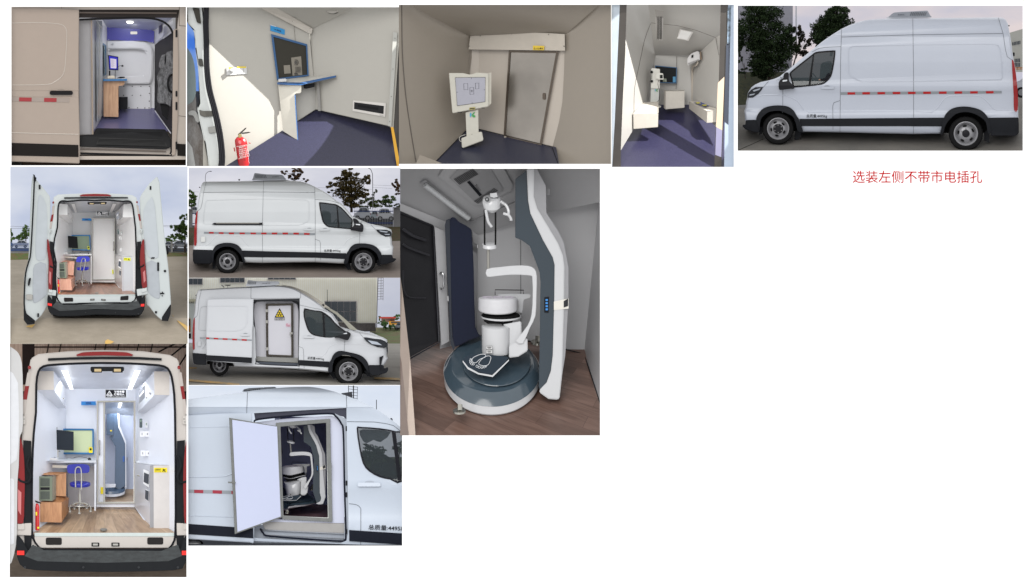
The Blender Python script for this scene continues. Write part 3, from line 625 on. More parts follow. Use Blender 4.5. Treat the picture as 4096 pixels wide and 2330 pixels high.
W8 = [((65, 1120), (2488, 1115)), ((215, 1178), (2300, 1175)), ((113, 825), (2438, 800)), ((250, 773), (2245, 762)), ((297, 715), (2190, 698)), ((398, 678), (2088, 660)), ((180, 750), (2390, 745)), ((640, 478), (1850, 462)), ((780, 365), (1705, 358)), ((943, 258), (1527, 258)), ((1080, 200), (1400, 205)), ((1200, 175), (1260, 187)),
      ((1575, 164), (925, 183)), ((2330, 156), (252, 197)), ((2400, 178), (205, 215)), ((2440, 330), (172, 330)), ((2470, 540), (135, 550)), ((2508, 975), (104, 942)), ((2512, 1180), (95, 1140)), ((2265, 1190), (312, 1150)), ((2048, 1185), (492, 1142)),
      ((382, 1148), (2100, 1142)), ((888, 455), (1580, 447)), ((485, 650), (1968, 640)), ((525, 775), (1950, 757)), ((850, 680), (1622, 670)), ((720, 462), (1765, 462)), ((820, 780), (1642, 765)), ((930, 1180), (1533, 1152)), ((1582, 1190), (912, 1157)), ((600, 1170), (1870, 1165)), ((1820, 1186), (706, 1150)),
      ((932, 832), (1528, 818)), ((2362, 818), (224, 800)), ((1580, 822), (915, 806)), ((930, 1052), (1533, 1030)), ((1582, 1046), (912, 1017)), ((1850, 1045), (672, 1010)), ((2252, 1042), (318, 1000)), ((568, 1055), (1900, 1042)), ((2510, 1042), (94, 997)), ((186, 1065), (2315, 1062)),
      ((943, 330), (1527, 326)), ((1575, 310), (920, 320)), ((2370, 298), (222, 325)), ((2030, 945), (500, 918)), ((380, 937), (2090, 926)), ((1000, 420), (1465, 420)), ((2350, 390), (240, 408)), ((2372, 712), (215, 703)), ((1120, 728), (1350, 714)), ((1730, 155), (800, 178)), ((1350, 166), (1185, 176)), ((1695, 97), (826, 98)), ((1430, 111), (1120, 116)), ((480, 790), (2000, 778)), ((448, 645), (2000, 632)), ((395, 790), (2090, 782))]
panel(8); setwarp(tps([a for a, b in W8], [b for a, b in W8]))
w8 = C.warp; C.warp = None
setzf([(186, .40), (205, .2), (250, .11), (320, .04), (328, .05), (405, .01), (560, -.02), (700, -.01), (745, -.045), (780, -.03), (830, 0), (965, .01), (985, -.02), (1035, -.02), (1100, 0), (1165, .05)])
C.warp = w8
v8 = side_van('panel_van', 'white high roof van with all doors closed facing right in the second row', (1280, 1190, .6), .5,
    [(2100, 1142, 142, 98, .03, dict(ang=.2)), (500, 1138, 142, 92, .03, dict(dual=True, ang=.5))], paint=(204, 208, 211), left=False)
C.warp = None
mass((1636, 995, 1830, 1032), v8, .494)
G().pr([(318, 700), (345, 682), (365, 684), (372, 708)], .45, .04).pr([(872, 682), (912, 680), (914, 708), (884, 706)], .45, .04).mk('rail_end', M('black plastic', (32, 32, 36), .5, spec=.25), v8)
G().bx(362, 682, 880, 692, .46, .03).mk('door_rail', M('rail metal', (150, 148, 140), .3, .6), v8); G().bx(345, 692, 890, 710, .47, .03).mk('door_rail', M('black plastic', (32, 32, 36), .5, spec=.25), v8)
G().pr(rr(187, 846, 238, 908, 8), .46, .03).mk('filler_flap', M('flap', (214, 216, 214), .4), v8, bev=.006)
G().bx(166, 260, 180, 272, .9, .1).mk('rear_camera', M('black plastic', (32, 32, 36), .5, spec=.25), v8)
tag(G().la([(638, 172, 12, 4), (638, 178, 9, 3), (638, 184, 9, 3)], 1.2, 10).mk('roof_vent', M('black plastic', (32, 32, 36), .5, spec=.25)), 'small black cap on the roof left of the roof unit', 'vent')
C.zf = None
# ================================================================== third picture: sliding door open, closed inner door with warning sign
CP = 9; panel(9)
sky((186, 190, 206), (200, 203, 215), 24)
strip_ground('ground', 'dusty concrete yard under the van with its sliding door open', [(0, 1305, 2580, 1305, .5, .06), (0, 1188, 2580, 1280, 1.02, .88), (0, 1060, 2580, 1130, 2.6, 1.9), (0, 800, 2580, 810, 12, 12)], conc((140, 136, 129), (154, 150, 143)))
b = thing('factory_building', 'cream corrugated factory hall behind the van with the open sliding door', 'building', (1150, 665, 15))
g = G().bx(36, 30, 2262, 570, 15, .5); g.mk('wall', M('cream sheet', (249, 247, 236), .55, E=1.0), b, sm=0)
g = G()
for k in range(95): x_ = 40+k*23.5; g.bx(x_, 30, x_+5, 568, 14.95, .06)
g.mk('corrugation', M('cream sheet', (238, 235, 219), .55, E=1.02), b, sm=0)
G().bx(1400, 570, 2246, 668, 14.9, .5).mk('plinth', patmat('dark tile', 'speck', (66, 62, 62), (92, 86, 84), 14, .7, coord='Object'), b)
for (x0, y0, x1, y1, nx, ny) in ((38, 45, 205, 115, 3, 1), (415, 20, 700, 90, 5, 1), (977, 0, 1302, 55, 5, 1), (1645, 314, 2016, 552, 5, 2)):
    f = G().bx(x0-4, y0-4, x1+4, y1+4, 14.92, .05).mk('window', M('window frame pale', (196, 190, 188), .6), b)
    g = G()
    for i in range(nx):
        for j in range(ny): g.bx(x0+(x1-x0)*i/nx+3, y0+(y1-y0)*j/ny+3, x0+(x1-x0)*(i+1)/nx-3, y0+(y1-y0)*(j+1)/ny-3, 14.90, .03)
    g.mk('pane', M('factory pane', (58, 66, 72), .12), f, sm=0)
G().bx(45, 288, 125, 318, 14.8, .3).mk('canopy', M('cream trim', (170, 166, 140), .6), b)
G().bx(45, 335, 112, 760, 14.88, .2).mk('gate', M('pale gate', (176, 180, 172), .6), b)
t = thing('caged_ladder', 'steel ladder with safety hoops at the corner of the cream factory hall', 'ladder', (2290, 660, 14.5))
G().tb([(2272, 36), (2262, 300), (2256, 620)], 5, 14.5).tb([(2308, 36), (2306, 290)], 2.5, 14.3).tb([(2334, 36), (2330, 300)], 2.5, 14.3).mk('rail', M('ladder steel', (96, 92, 96), .5), t)
g = G()
for k in range(9): g.tb([(2268, 40+k*31), (2308, 38+k*31), (2336, 36+k*31)], 2, 14.35)
g.mk('rung', M('ladder steel', (96, 92, 96), .5), t)
b = thing('gatehouse', 'small building with a red flat roof beyond the ladder', 'building', (2385, 560, 20))
G().bx(2290, 495, 2480, 514, 19.5, 2).mk('roof', M('red roof', (200, 72, 62), .6), b); G().bx(2310, 514, 2470, 560, 20, 1).mk('wall', M('gatehouse wall', (170, 150, 140), .7), b)
t = thing('bus', 'yellow bus parked far away beyond the red roofed building', 'bus', (2470, 590, 19), 'yellow buses')
G().bx(2400, 545, 2540, 590, 19, 1).mk('body', M('bus yellow', (226, 160, 50), .5), t); G().bx(2425, 552, 2535, 566, 18.97, .03).mk('window', M('car glass', (52, 62, 72), .1), t)
t = thing('bus', 'yellow bus tail cut by the left picture edge', 'bus', (60, 750, 9), 'yellow buses')
G().bx(36, 500, 66, 690, 9, 1).mk('body', M('bus yellow', (226, 160, 50), .5), t, bev=.03); G().bx(36, 690, 70, 748, 8.95, 1).mk('bumper', M('dark bumper', (40, 34, 36), .6), t); G().bx(36, 520, 58, 600, 8.97, .03).mk('window', M('car glass', (52, 62, 72), .1), t)
car('parked_car', 'silver car parked beside the far shrubs at the right edge', 2465, 2560, 565, 640, 16, (150, 158, 170), None)
ground('lawn', 'grass and bare soil strip beyond the yard at the right', [(2240, 620, 17), (2580, 620, 17), (2580, 815, 12), (2000, 815, 12)], patmat('lawn', 'speck', (104, 84, 58), (84, 108, 52), 3, .95, coord='Object', bump=.5))
G().bx(2262, 640, 2440, 650, 16.6, .1).mk('path', M('path', (150, 148, 142), .9)).__setitem__('kind', 'structure')
for (x_, y_, rx, ry, l, nn) in ((2330, 570, 60, 40, 'green shrub close to the ladder foot', 900), (2440, 610, 45, 32, 'round shrub in front of the far yellow bus', 700), (2500, 500, 45, 35, 'dark tree beside the red roof', 600), (2365, 620, 35, 24, 'small shrub between ladder and bus', 500), (2285, 515, 20, 30, 'distant tree between hall and red roof', 260)):
    tree('shrub', l, 'shrubs beyond the yard', 16.2 if y_ > 540 else 22, (x_, y_+ry), (x_, y_), 4, [(x_, y_, rx, ry)], nn, 8, (40, 64, 38), (98, 134, 78), 3)
for pts, l in (([(40, 1240, .77), (300, 1262, .66), (640, 1292, .46)], 'faded yellow line in the front left of the yard'), ([(2230, 1215, 1.18), (2540, 1228, 1.08)], 'faded yellow line beside the nose of the van'), ([(40, 1098, 2.1), (140, 1100, 2.1)], 'faded yellow mark behind the rear wheel')):
    tag(G().pr([(p[0], p[1]-12, p[2]+.06) for p in pts]+[(p[0], p[1]+12, p[2]-.10) for p in pts[::-1]], 0, .003).mk('road_marking', patmat('faded yellow', 'speck', (200, 160, 96), (150, 138, 116), 5, .8, coord='Object'), sm=0), l, None, None, 'structure')
tag(G().tb([(1675, 175), (1675, 325)], 3, 2.2).mk('aerial', M('black plastic', (32, 32, 36), .5, spec=.25)), 'thin aerial rising above the cab of the van with the warning sign', 'aerial')
t = thing('solar_lamp', 'small solar lamp standing above the rear roof of the van', 'lamp', (480, 170, 6))
G().pr([(422, 120), (440, 122), (468, 150), (456, 150)], 6, .1).pr([(460, 116), (542, 118), (528, 132), (480, 130)], 6, .1).tb([(503, 128), (503, 160)], 3, 6.05).mk('lamp_panel', M('lamp pale', (150, 150, 146), .5), t)
W9 = [((65, 1120), (2392, 1110)), ((215, 1178), (2185, 1185)), ((113, 825), (2388, 812)), ((82, 985), (2392, 985)), ((180, 750), (2330, 735)), ((250, 773), (2103, 740)), ((297, 715), (2055, 672)), ((398, 678), (1930, 640)), ((640, 478), (1740, 460)), ((780, 365), (1620, 372)), ((860, 310), (1510, 290)), ((943, 258), (1362, 200)), ((1080, 200), (1250, 148)), ((1200, 175), (1130, 128)), ((1350, 167), (1010, 124)),
      ((1575, 164), (778, 140)), ((2330, 156), (197, 172)), ((2400, 178), (150, 192)), ((2440, 330), (118, 340)), ((2470, 540), (102, 512)), ((2508, 975), (90, 872)), ((2512, 1180), (92, 1045)), ((2265, 1190), (250, 1062)), ((2048, 1185), (405, 1062)), ((1950, 1045), (480, 960)),
      ((382, 1148), (1925, 1135)), ((888, 455), (1405, 400)), ((485, 650), (1880, 668)), ((525, 775), (1765, 732)), ((850, 680), (1445, 645)), ((720, 462), (1590, 425)), ((600, 552), (1760, 560)), ((820, 780), (1452, 733)), ((930, 1180), (1342, 1118)), ((1582, 1190), (790, 1088)), ((600, 1170), (1688, 1148)), ((1820, 1186), (580, 1080)),
      ((930, 1052), (1340, 1003)), ((568, 1055), (1702, 1022)), ((930, 1120), (1340, 1066)), ((586, 1119), (1690, 1090)), ((2252, 1042), (250, 930)), ((2510, 1042), (88, 920)), ((943, 330), (1355, 275)), ((1575, 310), (775, 280)), ((2370, 298), (168, 298)), ((2030, 945), (420, 880)), ((380, 937), (1925, 912)), ((186, 1065), (2160, 1065)), ((1730, 155), (720, 132)), ((1350, 166), (1115, 124)), ((1695, 97), (748, 62)), ((1430, 111), (1060, 76)), ((480, 790), (1810, 742)), ((448, 645), (1770, 595)), ((395, 790), (1920, 760)), ((424, 820), (1878, 790)), ((424, 1000), (1868, 950))]
w9 = tps([a for a, b in W9], [b for a, b in W9])
OPEN9 = cat([(808, 290), (1350, 280), (1350, 500), (1342, 800), (1336, 1050), (1325, 1072), (1290, 1076), (900, 1055), (838, 1030), (832, 900), (828, 640), (806, 585), (804, 430)], 1, True)
# the body's hole is written in panel coordinates: undo the warp numerically
def unwarp(f, pts):
    o = []
    for (x_, y_) in pts:
        u, v = 1300., 700.
        for _ in range(40):
            a, b_ = f(u, v); e1, e2 = x_-a, y_-b_
            ax, ay = f(u+1, v); bx_, by = f(u, v+1); J = np.array([[ax-a, bx_-a], [ay-b_, by-b_]])
            du = np.linalg.solve(J+np.eye(2)*1e-6, [e1, e2]); du = np.clip(du, -80, 80); u += du[0]; v += du[1]
        o.append((u, v))
    return o
C.warp = w9
v9 = side_van('panel_van', 'white van with its sliding door open, showing a closed inner door with a radiation sign', (1280, 1190, .7), .6,
    [(1925, 1138, 165, 106, .03, dict(ang=.1, ax=1.0)), (405, 1060, 128, 84, .3, dict(dual=True, ang=.5, ax=.9))], holes=[unwarp(w9, OPEN9)], stripe=False, paint=(204, 207, 212), left=False, rearpart=False, rud=-.1)
C.warp = None
PW9 = M('white van paint', (204, 207, 212), .38, var=.03, vs=1.2, coat=.12); BK9 = M('black cladding', (28, 30, 35), .6, var=.1, spec=.2)
mass([(1442, 962, .594), (1638, 975, .594), (1636, 1013, .594), (1440, 1000, .594)], v9, None)
G().pr([(1640, 378), (1700, 392), (1790, 440), (1900, 535), (2030, 650), (1985, 652), (1935, 638), (1880, 570), (1780, 470)], 1.0, .03).mk('windscreen', M('windscreen', (172, 170, 156), .1), v9)
G().pr(cat([(1130, 124), (1230, 132), (1330, 160), (1450, 215), (1560, 285), (1650, 350), (1710, 395), (1640, 380), (1500, 290), (1362, 205), (1240, 150)], 2, True), 1.05, .6).mk('roof_front', M('roof dust', (205, 200, 188), .4), v9)
G().pr([(2030, 650), (2082, 662), (2200, 682), (2320, 735), (2368, 778), (2100, 700), (1990, 652)], .9, .5).mk('bonnet', PW9, v9, bev=.02)
G().pr(cat([(2100, 738), (2200, 748), (2300, 775), (2362, 800), (2352, 862), (2240, 838), (2165, 806)], 2, True), .55, .06).mk('headlight', M('lamp black', (34, 38, 44), .15, coat=1), v9, bev=.01)
G().pr([(2150, 770), (2260, 790), (2320, 830), (2200, 815)], .54, .01).mk('reflector', M('chrome', (200, 208, 220), .15, .7), v9)
G().pr([(2288, 970), (2338, 950), (2318, 1010), (2302, 1120), (2290, 1120)], .55, .02).mk('bumper_trim', BK9, v9)
G().pr([(2160, 1068), (2292, 1072), (2300, 1128), (2350, 1122), (2372, 1085), (2390, 1092), (2392, 1125), (2370, 1155), (2290, 1178), (2205, 1185), (2178, 1160)], .52, .3).mk('front_bumper', BK9, v9, bev=.01)
G().pr([(2365, 800), (2385, 790), (2388, 900), (2382, 950), (2372, 880)], .53, .05).mk('grille', M('lamp black', (34, 38, 44), .15, coat=1), v9)
G().pr([(86, 920), (250, 932), (255, 1062), (140, 1058), (98, 1045)], .56, .2).mk('rear_bumper', BK9, v9, bev=.01)
G().pr(rr(150, 784, 187, 842, 7), .56, .03).mk('filler_flap', PW9, v9, bev=.006)
G().st([(250, 805), (215, 862), (200, 870)], 4, .59, .004).st(cat([(265, 375), (190, 385), (172, 480), (163, 620), (172, 650), (250, 655)], 3), 4, .59, .004).mk('crease_shade', M('crease', (170, 174, 178), .4), v9, sm=0)  # crease lines in a darker paint tone, their shade put into the colour
G().bx(125, 236, 138, 250, .9, .1).pr(cat([(1612, 350), (1630, 344), (1642, 358), (1636, 370), (1620, 364)], 2, True), .7, .1).mk('rear_camera', M('black plastic', (32, 32, 36), .5, spec=.25), v9)
G().bx(176, 735, 250, 753, .585, .01).mk('reflective_tape', M('silver tape', (140, 146, 152), .35), v9); G().bx(220, 735, 250, 753, .58, .01).mk('red_block', M('red tape', (180, 20, 22), .45, spec=.3), v9)
# open sliding door
dr = G().pr([(266, 292), (520, 284), (803, 287), (800, 580), (792, 650), (788, 1040), (600, 1040), (270, 1012), (255, 1010), (250, 640)], .42, .10).mk('sliding_door', PW9, v9, bev=.02)
rec = [(266, 365), (500, 362), (715, 365), (735, 373), (740, 390), (734, 560), (712, 618), (668, 652), (600, 666), (252, 662)]
G().ring(rec, inset(rec, 9), .412, .02).mk('pressed_edge', PW9, dr, bev=.004)
G().pr([(250, 945), (788, 975), (786, 1040), (255, 1010)], .405, .03).mk('moulding', BK9, dr)
so = G().pr([(175, 735), (250, 737), (785, 762), (785, 778), (250, 756), (175, 752)], .412, .006).mk('reflective_tape', M('silver tape', (140, 146, 152), .35), dr)
g = G()
for a, b_ in ((250, 286), (338, 392), (443, 500), (555, 612), (667, 727)):
    f = lambda x_: 737+(762-737)*(x_-250)/535
    g.pr([(a, f(a)), (b_, f(b_)), (b_, f(b_)+18), (a, f(a)+18)], .408, .003)
g.mk('red_block', M('red tape', (180, 20, 22), .45, spec=.3), dr)
h = G().pr(ell(712, 698, 26, 13), .41, .01).mk('door_handle', M('handle well', (150, 154, 160), .4), dr); G().pr(rr(656, 698, 762, 720, 10, 4), .385, .03).mk('grip', PW9, h, bev=.006)
# doorway: rubber seal, inner wall, steel framed door
G().tb(cat([(812, 370, .62), (815, 335, .62), (850, 312, .62), (1270, 306, .62), (1325, 340, .62), (1340, 420, .62), (1338, 800, .62), (1333, 1045, .6), (1310, 1072, .6), (870, 1052, .6), (836, 1030, .6), (830, 900, .62), (830, 650, .62), (806, 590, .62), (806, 450, .62)], 3, True), 5, closed=True).mk('door_seal', M('rubber seal', (36, 38, 44), .6), v9)
G().bx(805, 276, 1352, 300, .75, .5).bx(810, 300, 1352, 312, .78, .2).mk('door_rail', M('dark rail metal', (84, 86, 90), .4, .3), v9)  # door rail in dark grey metal
G().pr([(790, 560), (832, 640), (836, 1060), (792, 1060)], .66, .03).mk('door_jamb', PW9, v9)
iw = thing('lab_wall', 'white inner wall panel inside the open doorway, beside the door with the radiation sign', 'partition', (1080, 970, .95))
G().pr(cat([(808, 440), (812, 350), (845, 318), (960, 312), (1260, 314), (1320, 350), (1338, 440), (1338, 980), (838, 962), (832, 900), (830, 650)], 1, True), .95, .05).mk('panel', M('white laminate', (212, 212, 220), .3, var=.01), iw)
G().pr([(838, 962), (1330, 978), (1328, 1036), (840, 1014)], .9, .1).mk('steel_sill', M('steel plate', (150, 150, 146), .35, .3), iw)
G().pr([(845, 1022), (1330, 1042), (1325, 1070), (900, 1052), (850, 1040)], .8, .1).mk('step_rail', M('dark rail', (62, 70, 84), .4), iw)
ld = thing('lab_door', 'closed white inner door with a polished steel frame and yellow radiation triangle', 'door', (1110, 970, .9))
G().prh([(950, 338), (1274, 336), (1276, 972), (956, 962)], [[(976, 366), (1248, 360), (1250, 948), (982, 938)]], .86, .09).mk('frame', M('dark steel', (64, 58, 50), .22, .4), ld, bev=.01)
G().pr([(976, 366), (1248, 360), (1250, 948), (982, 938)], .90, .05).mk('leaf', M('white laminate', (212, 212, 220), .3, var=.01), ld)
st_ = M('chrome', (178, 176, 170), .2, .8)
for (x0, y0, x1, y1) in ((948, 408, 975, 440), (948, 536, 975, 570), (953, 855, 980, 890)): G().bx(x0, y0, x1, y1, .83, .04).mk('hinge', st_, ld, bev=.004)
h = G().bx(1232, 676, 1268, 702, .80, .07).mk('handle', st_, ld, bev=.008); G().tb([(1240, 690, .79), (1243, 735, .78)], 5).mk('lever', st_, h)
tri = G().pr([(1113, 394), (1171, 500), (1056, 500)], .888, .008).mk('warning_sign', M('black ink', (24, 24, 26), .5), ld, sm=0)
G().pr([(1113, 414), (1156, 492), (1070, 492)], .882, .004).mk('yellow_face', M('sign yellow', (236, 206, 20), .5), tri, sm=0)
g = G()
for a in (-90, 30, 150):
    q = [(1113+26*math.cos(math.radians(a+k)), 466+26*math.sin(math.radians(a+k))) for k in (-30, -10, 10, 30)]+[(1113+7*math.cos(math.radians(a+k)), 466+7*math.sin(math.radians(a+k))) for k in (30, -30)]
    g.pr(q, .878, .003)
g.pr(ell(1113, 466, 5, 5, 10), .878, .003).mk('radiation_mark', M('black ink', (24, 24, 26), .5), tri, sm=0)
s_ = G().bx(1055, 504, 1173, 535, .888, .008).mk('sign_plate', M('black ink', (24, 24, 26), .5), ld, sm=0); G().bx(1059, 508, 1169, 531, .882, .004).mk('plate_face', M('plate white', (214, 214, 216), .5), s_, sm=0)
text('当心电离辐射', (1064, 511, 1165, 528), M('black ink', (24, 24, 26), .5), s_, .878, bold=.03)
s_ = G().bx(1186, 571, 1243, 613, .888, .006).mk('notice', M('notice paper', (222, 206, 218), .6), ld, sm=0)
for k, tx in enumerate(('警示', '辐射危险', '严禁靠近')): text(tx, (1192, 576+k*12, 1238 if k else 1214, 585+k*12), M('pink ink', (214, 60, 110), .6), s_, .882, bold=.01)
# ================================================================== tall picture: scanner in its room
def slabq(name, pts, mat, parent=None, t=.03): return G().pr(pts, 0, t).mk(name, mat, parent, sm=0)
def scanner(label, at, group='head scanners', control=True):
    """head scanner, written in the coordinates of the tall picture; stands about 2 m deep"""
    t = thing('head_scanner', label, 'medical scanner', at, group)
    W_ = M('white gloss shell', (190, 191, 193), .2, coat=.6, var=.01); BL = M('slate gloss top', (56, 70, 80), .14, coat=.6, var=.03); NV = M('navy gloss', (20, 26, 46), .3, coat=.15, spec=.3, var=.03); GR = M('slate gloss face', (50, 60, 68), .25, coat=.2, spec=.3, var=.03)
    c = 1.95
    b = G().la([(500, 1146, 226, 168), (500, 1143, 246, 184), (500, 1132, 254, 190), (500, 1096, 256, 184)], c, 64, kd=.85).mk('base', W_, t)
    G().la([(500, 1097, 255, 184), (502, 1074, 240, 170), (503, 1054, 222, 156), (503, 1052, 216, 151)], c-.01, 64, kd=.85).mk('base_top', BL, b)
    G().la([(525, 1046, 181, 127), (525, 1042, 180, 126)], c-.06, 64, kd=.85).mk('turntable', BL, b)
    for x_, y_ in ((330, 1290), (744, 925)):
        f = G().la([(x_-3, y_+20, 34, 13), (x_-3, y_+10, 34, 13)], .62 if x_ < 400 else 2.5, 20).tb([(x_, y_-20, .66 if x_ < 400 else 2.5), (x_, y_+12, .62 if x_ < 400 else 2.5)], 14).mk('foot', M('steel', (160, 158, 150), .25, .8), t)
    # left column
    cl = G().pr(cat([(276, 284), (330, 305), (384, 336), (394, 365), (404, 560), (412, 860), (442, 905), (380, 930), (302, 965), (290, 900), (276, 560)], 2, True), 2.35, .2).mk('side_column', NV, t, bev=.02)
    G().pr([(250, 320), (258, 292), (276, 284), (288, 900), (304, 965), (296, 985), (282, 950)], 2.33, .15).mk('column_edge', M('navy edge', (48, 52, 60), .25, coat=.5), cl)
    G().pr([(262, 695), (270, 695), (272, 722), (264, 722)], 2.3, .05).mk('badge', M('pale badge', (150, 150, 152), .5), cl)
    # right column with the cranked front
    face = [(624, 76), (684, 28), (690, 190), (704, 258), (770, 398), (822, 490), (832, 530), (830, 720), (822, 1010), (812, 1090), (790, 1150), (756, 1190), (748, 1180), (752, 970), (757, 620), (752, 570), (738, 530), (700, 430), (655, 398), (623, 386)]
    rc = G().pr(face, 1.25, .6).mk('main_column', GR, t, bev=.012)
    G().pr([(684, 20), (724, 20), (722, 170), (740, 232), (850, 415), (876, 480), (884, 540), (882, 720), (872, 1100), (858, 1236), (850, 1244), (800, 1240), (752, 1206), (752, 1192), (790, 1152), (812, 1092), (822, 1010), (830, 720), (832, 530), (822, 490), (770, 398), (704, 258), (692, 190)], 1.2, .5).mk('column_front_rail', W_, rc, bev=.02)
    G().pr([(724, 20), (738, 22), (785, 112), (788, 255), (850, 350), (880, 410), (905, 545), (905, 720), (888, 1010), (872, 1110), (860, 1236), (872, 1100), (882, 720), (884, 540), (876, 480), (850, 415), (740, 232), (722, 170)], 1.23, .5).mk('column_side', M('pale grey shell', (138, 138, 141), .3, coat=.4), rc)
    G().pr([(828, 724), (906, 708), (906, 762), (828, 770)], 1.19, .02).mk('column_band', M('cream band', (214, 210, 200), .3), rc)
    G().pr([(880, 722), (903, 708), (903, 748), (880, 756)], 1.18, .02).mk('badge', M('dark badge', (48, 48, 50), .4), rc)
    cp = G().pr([(777, 702), (802, 698), (800, 784), (777, 782)], 1.235, .02).mk('control_panel', M('black gloss', (20, 22, 28), .2), rc)
    for k in range(4):
        y_ = 711+k*16.5; G().bx(784, y_, 796, y_+10, 1.228, .008).mk('button', M('blue key', (46, 120, 186), .3, emit=.2), cp)
    # seat
    s_ = G().la([(532, 702, 92, 9), (532, 706, 102, 13), (532, 712, 104, 16), (532, 765, 104, 24), (532, 772, 98, 22)], 1.75, 48, kd=.8).mk('seat', M('white seat vinyl', (192, 192, 195), .35, bump=.05), t)
    se = G()
    for k, (cx_, w2) in enumerate(((475, 40), (532, 44), (590, 40))): se.tb(cat([(cx_-w2*.6, 701, 1.62), (cx_, 697, 1.62), (cx_+w2*.6, 702, 1.62), (cx_, 706, 1.5)], 4, True), 1.2, closed=True, seg=5)
    se.mk('seam', M('pink blue seam', (190, 176, 196), .5), s_)
    G().la([(545, 790, 96, 16), (548, 800, 102, 20), (548, 806, 96, 18)], 1.78, 40, kd=.8).mk('bearing', M('black rubber', (16, 16, 17), .8), t)
    G().la([(549, 797, 108, 22), (549, 804, 108, 24), (549, 808, 100, 22)], 1.8, 40, kd=.8, cap=False).mk('seat_ring', W_, t)
    G().pr([(455, 818), (500, 826), (560, 832), (612, 824), (606, 842), (575, 858), (548, 842), (478, 842), (458, 830)], 1.5, .1).mk('mechanism', M('black rubber', (16, 16, 17), .8), t)
    # pedestal
    G().la([(520, 1000, 70, 12), (520, 985, 74, 18), (520, 855, 75, 18), (520, 852, 70, 16)], 1.55, 40, kd=.9).mk('pedestal', W_, t)
    p_ = G().pr([(556, 846), (600, 838), (655, 828), (658, 925), (630, 940), (590, 1012), (590, 870)], 1.45, .4).mk('pedestal_box', W_, t, bev=.02)
    G().pr([(590, 960), (640, 932), (688, 918), (689, 985), (640, 1016), (590, 1022)], 1.3, .35).mk('arm_foot', W_, t, bev=.02)
    for q in ((470, 960, 502, 978), (470, 980, 502, 998)):
        l_ = G().bx(*q, 1.165, .012).mk('safety_label', M('label paper', (196, 196, 196), .6), t, sm=0)
        G().tb([(q[0], q[1], 1.16), (q[2], q[1], 1.16), (q[2], q[3], 1.16), (q[0], q[3], 1.16)], .8, closed=True, seg=4).bx(q[0]+5, q[1]+5, q[2]-6, q[1]+8, 1.158, .003).bx(q[0]+8, q[1]+11, q[2]-9, q[1]+13, 1.158, .003).mk('print', M('black ink', (30, 30, 32), .6), l_, sm=0)
    # support arm
    G().pr(cat([(474, 592), (473, 553), (540, 542), (620, 534), (690, 535), (725, 552), (737, 590), (735, 700), (730, 800), (700, 865), (664, 946), (630, 938), (636, 920), (690, 850), (710, 790), (716, 700), (714, 605), (700, 586), (600, 582), (520, 590)], 2, True), 1.25, .14).mk('support_arm', W_, t, bev=.015)
    G().pr(cat([(528, 688), (600, 684), (695, 685), (704, 695), (698, 706), (670, 714), (664, 740), (660, 782), (640, 775), (640, 720), (560, 700)], 2, True), 2.05, .08).mk('back_support', W_, t, bev=.01)
    G().tb([(517, 690, 2.3), (517, 662, 2.3), (668, 664, 2.3), (668, 690, 2.3)], 2.2, seg=6).mk('back_frame', M('black rubber', (16, 16, 17), .8), t)
    G().tb([(481, 552, 1.32), (480, 430, 1.32)], 8).mk('mast', M('brushed mast', (150, 148, 142), .3, .6), t)
    G().la([(488, 440, 32, 10), (488, 436, 38, 13), (488, 420, 38, 13), (488, 418, 34, 11)], 1.32, 32, kd=.8).mk('rod_plate', W_, t)
    for x_, y0 in ((460.5, 240), (519, 218)): G().tb([(x_, y0, 1.25), (x_+(1 if x_ < 500 else 0), 424, 1.25)], 4.6).mk('rod', M('black rubber', (16, 16, 17), .8), t)
    h = G().la([(500, 245, 24, 10), (500, 222, 46, 20), (498, 195, 50, 22), (500, 176, 46, 18), (508, 172, 36, 10)], 1.25, 32, kd=.8).pr([(490, 152), (525, 148), (530, 170), (510, 175), (492, 170)], 1.1, .2).mk('head_clamp', W_, t)
    G().yl(474, 183, [(11, .98), (11, 1.05)], 1, 20).mk('logo_disc', M('black gloss', (20, 22, 28), .2), h)
    G().tb([(467, 183, .975), (480, 183, .975)], 1.2).tb(ell(474, 183, 5, 5, 12), 1, .975, closed=True).mk('logo', W_, h)
    for q in ([(546, 195, 1.2), (575, 215, 1.15), (588, 245, 1.1), (584, 262, 1.1), (560, 258, 1.1)], [(584, 262, 1.1), (598, 280, 1.1), (602, 296, 1.1)], [(468, 240, 1.15), (474, 275, 1.1), (482, 305, 1.1), (500, 330, 1.1)]):
        G().tb(cat(q, 4), 8, rr=None).mk('temple_arm', W_, h)
    # foot plate with outlined feet
    fp = G().pr(cat([(450, 1002), (520, 1010), (588, 1020), (548, 1066), (502, 1108), (430, 1096), (375, 1066), (348, 1030), (380, 1010)], 2, True), 1.16, .05).mk('foot_plate', M('dark plate', (40, 50, 60), .3), t)
    G().pr([(346, 1036), (375, 1072), (430, 1102), (502, 1114), (590, 1030), (590, 1038), (504, 1124), (428, 1110), (372, 1082), (345, 1044)], 1.15, .06).mk('plate_edge', W_, fp)
    g = G(); wl = []
    g.tb(cat([(400, 1022), (440, 1004), (465, 1006), (464, 1018), (436, 1030), (415, 1048), (396, 1042)], 4, True), 1.4, 1.14, closed=True, seg=5)
    g.tb(cat([(430, 1052), (452, 1024), (478, 1012), (494, 1018), (490, 1040), (478, 1060), (452, 1064)], 4, True), 1.4, 1.14, closed=True, seg=5)
    for x_, y_, r_ in ((388, 1030, 4), (386, 1038, 5), (387, 1047, 5), (393, 1054, 6), (402, 1056, 5), (421, 1067, 6), (433, 1072, 6), (447, 1074, 5), (459, 1071, 5), (468, 1067, 4)): g.tb(ell(x_, y_, r_, r_, 10), 1.2, 1.14, closed=True, seg=4)
    g.mk('foot_outline', M('white line', (215, 218, 222), .5), fp)
    return t
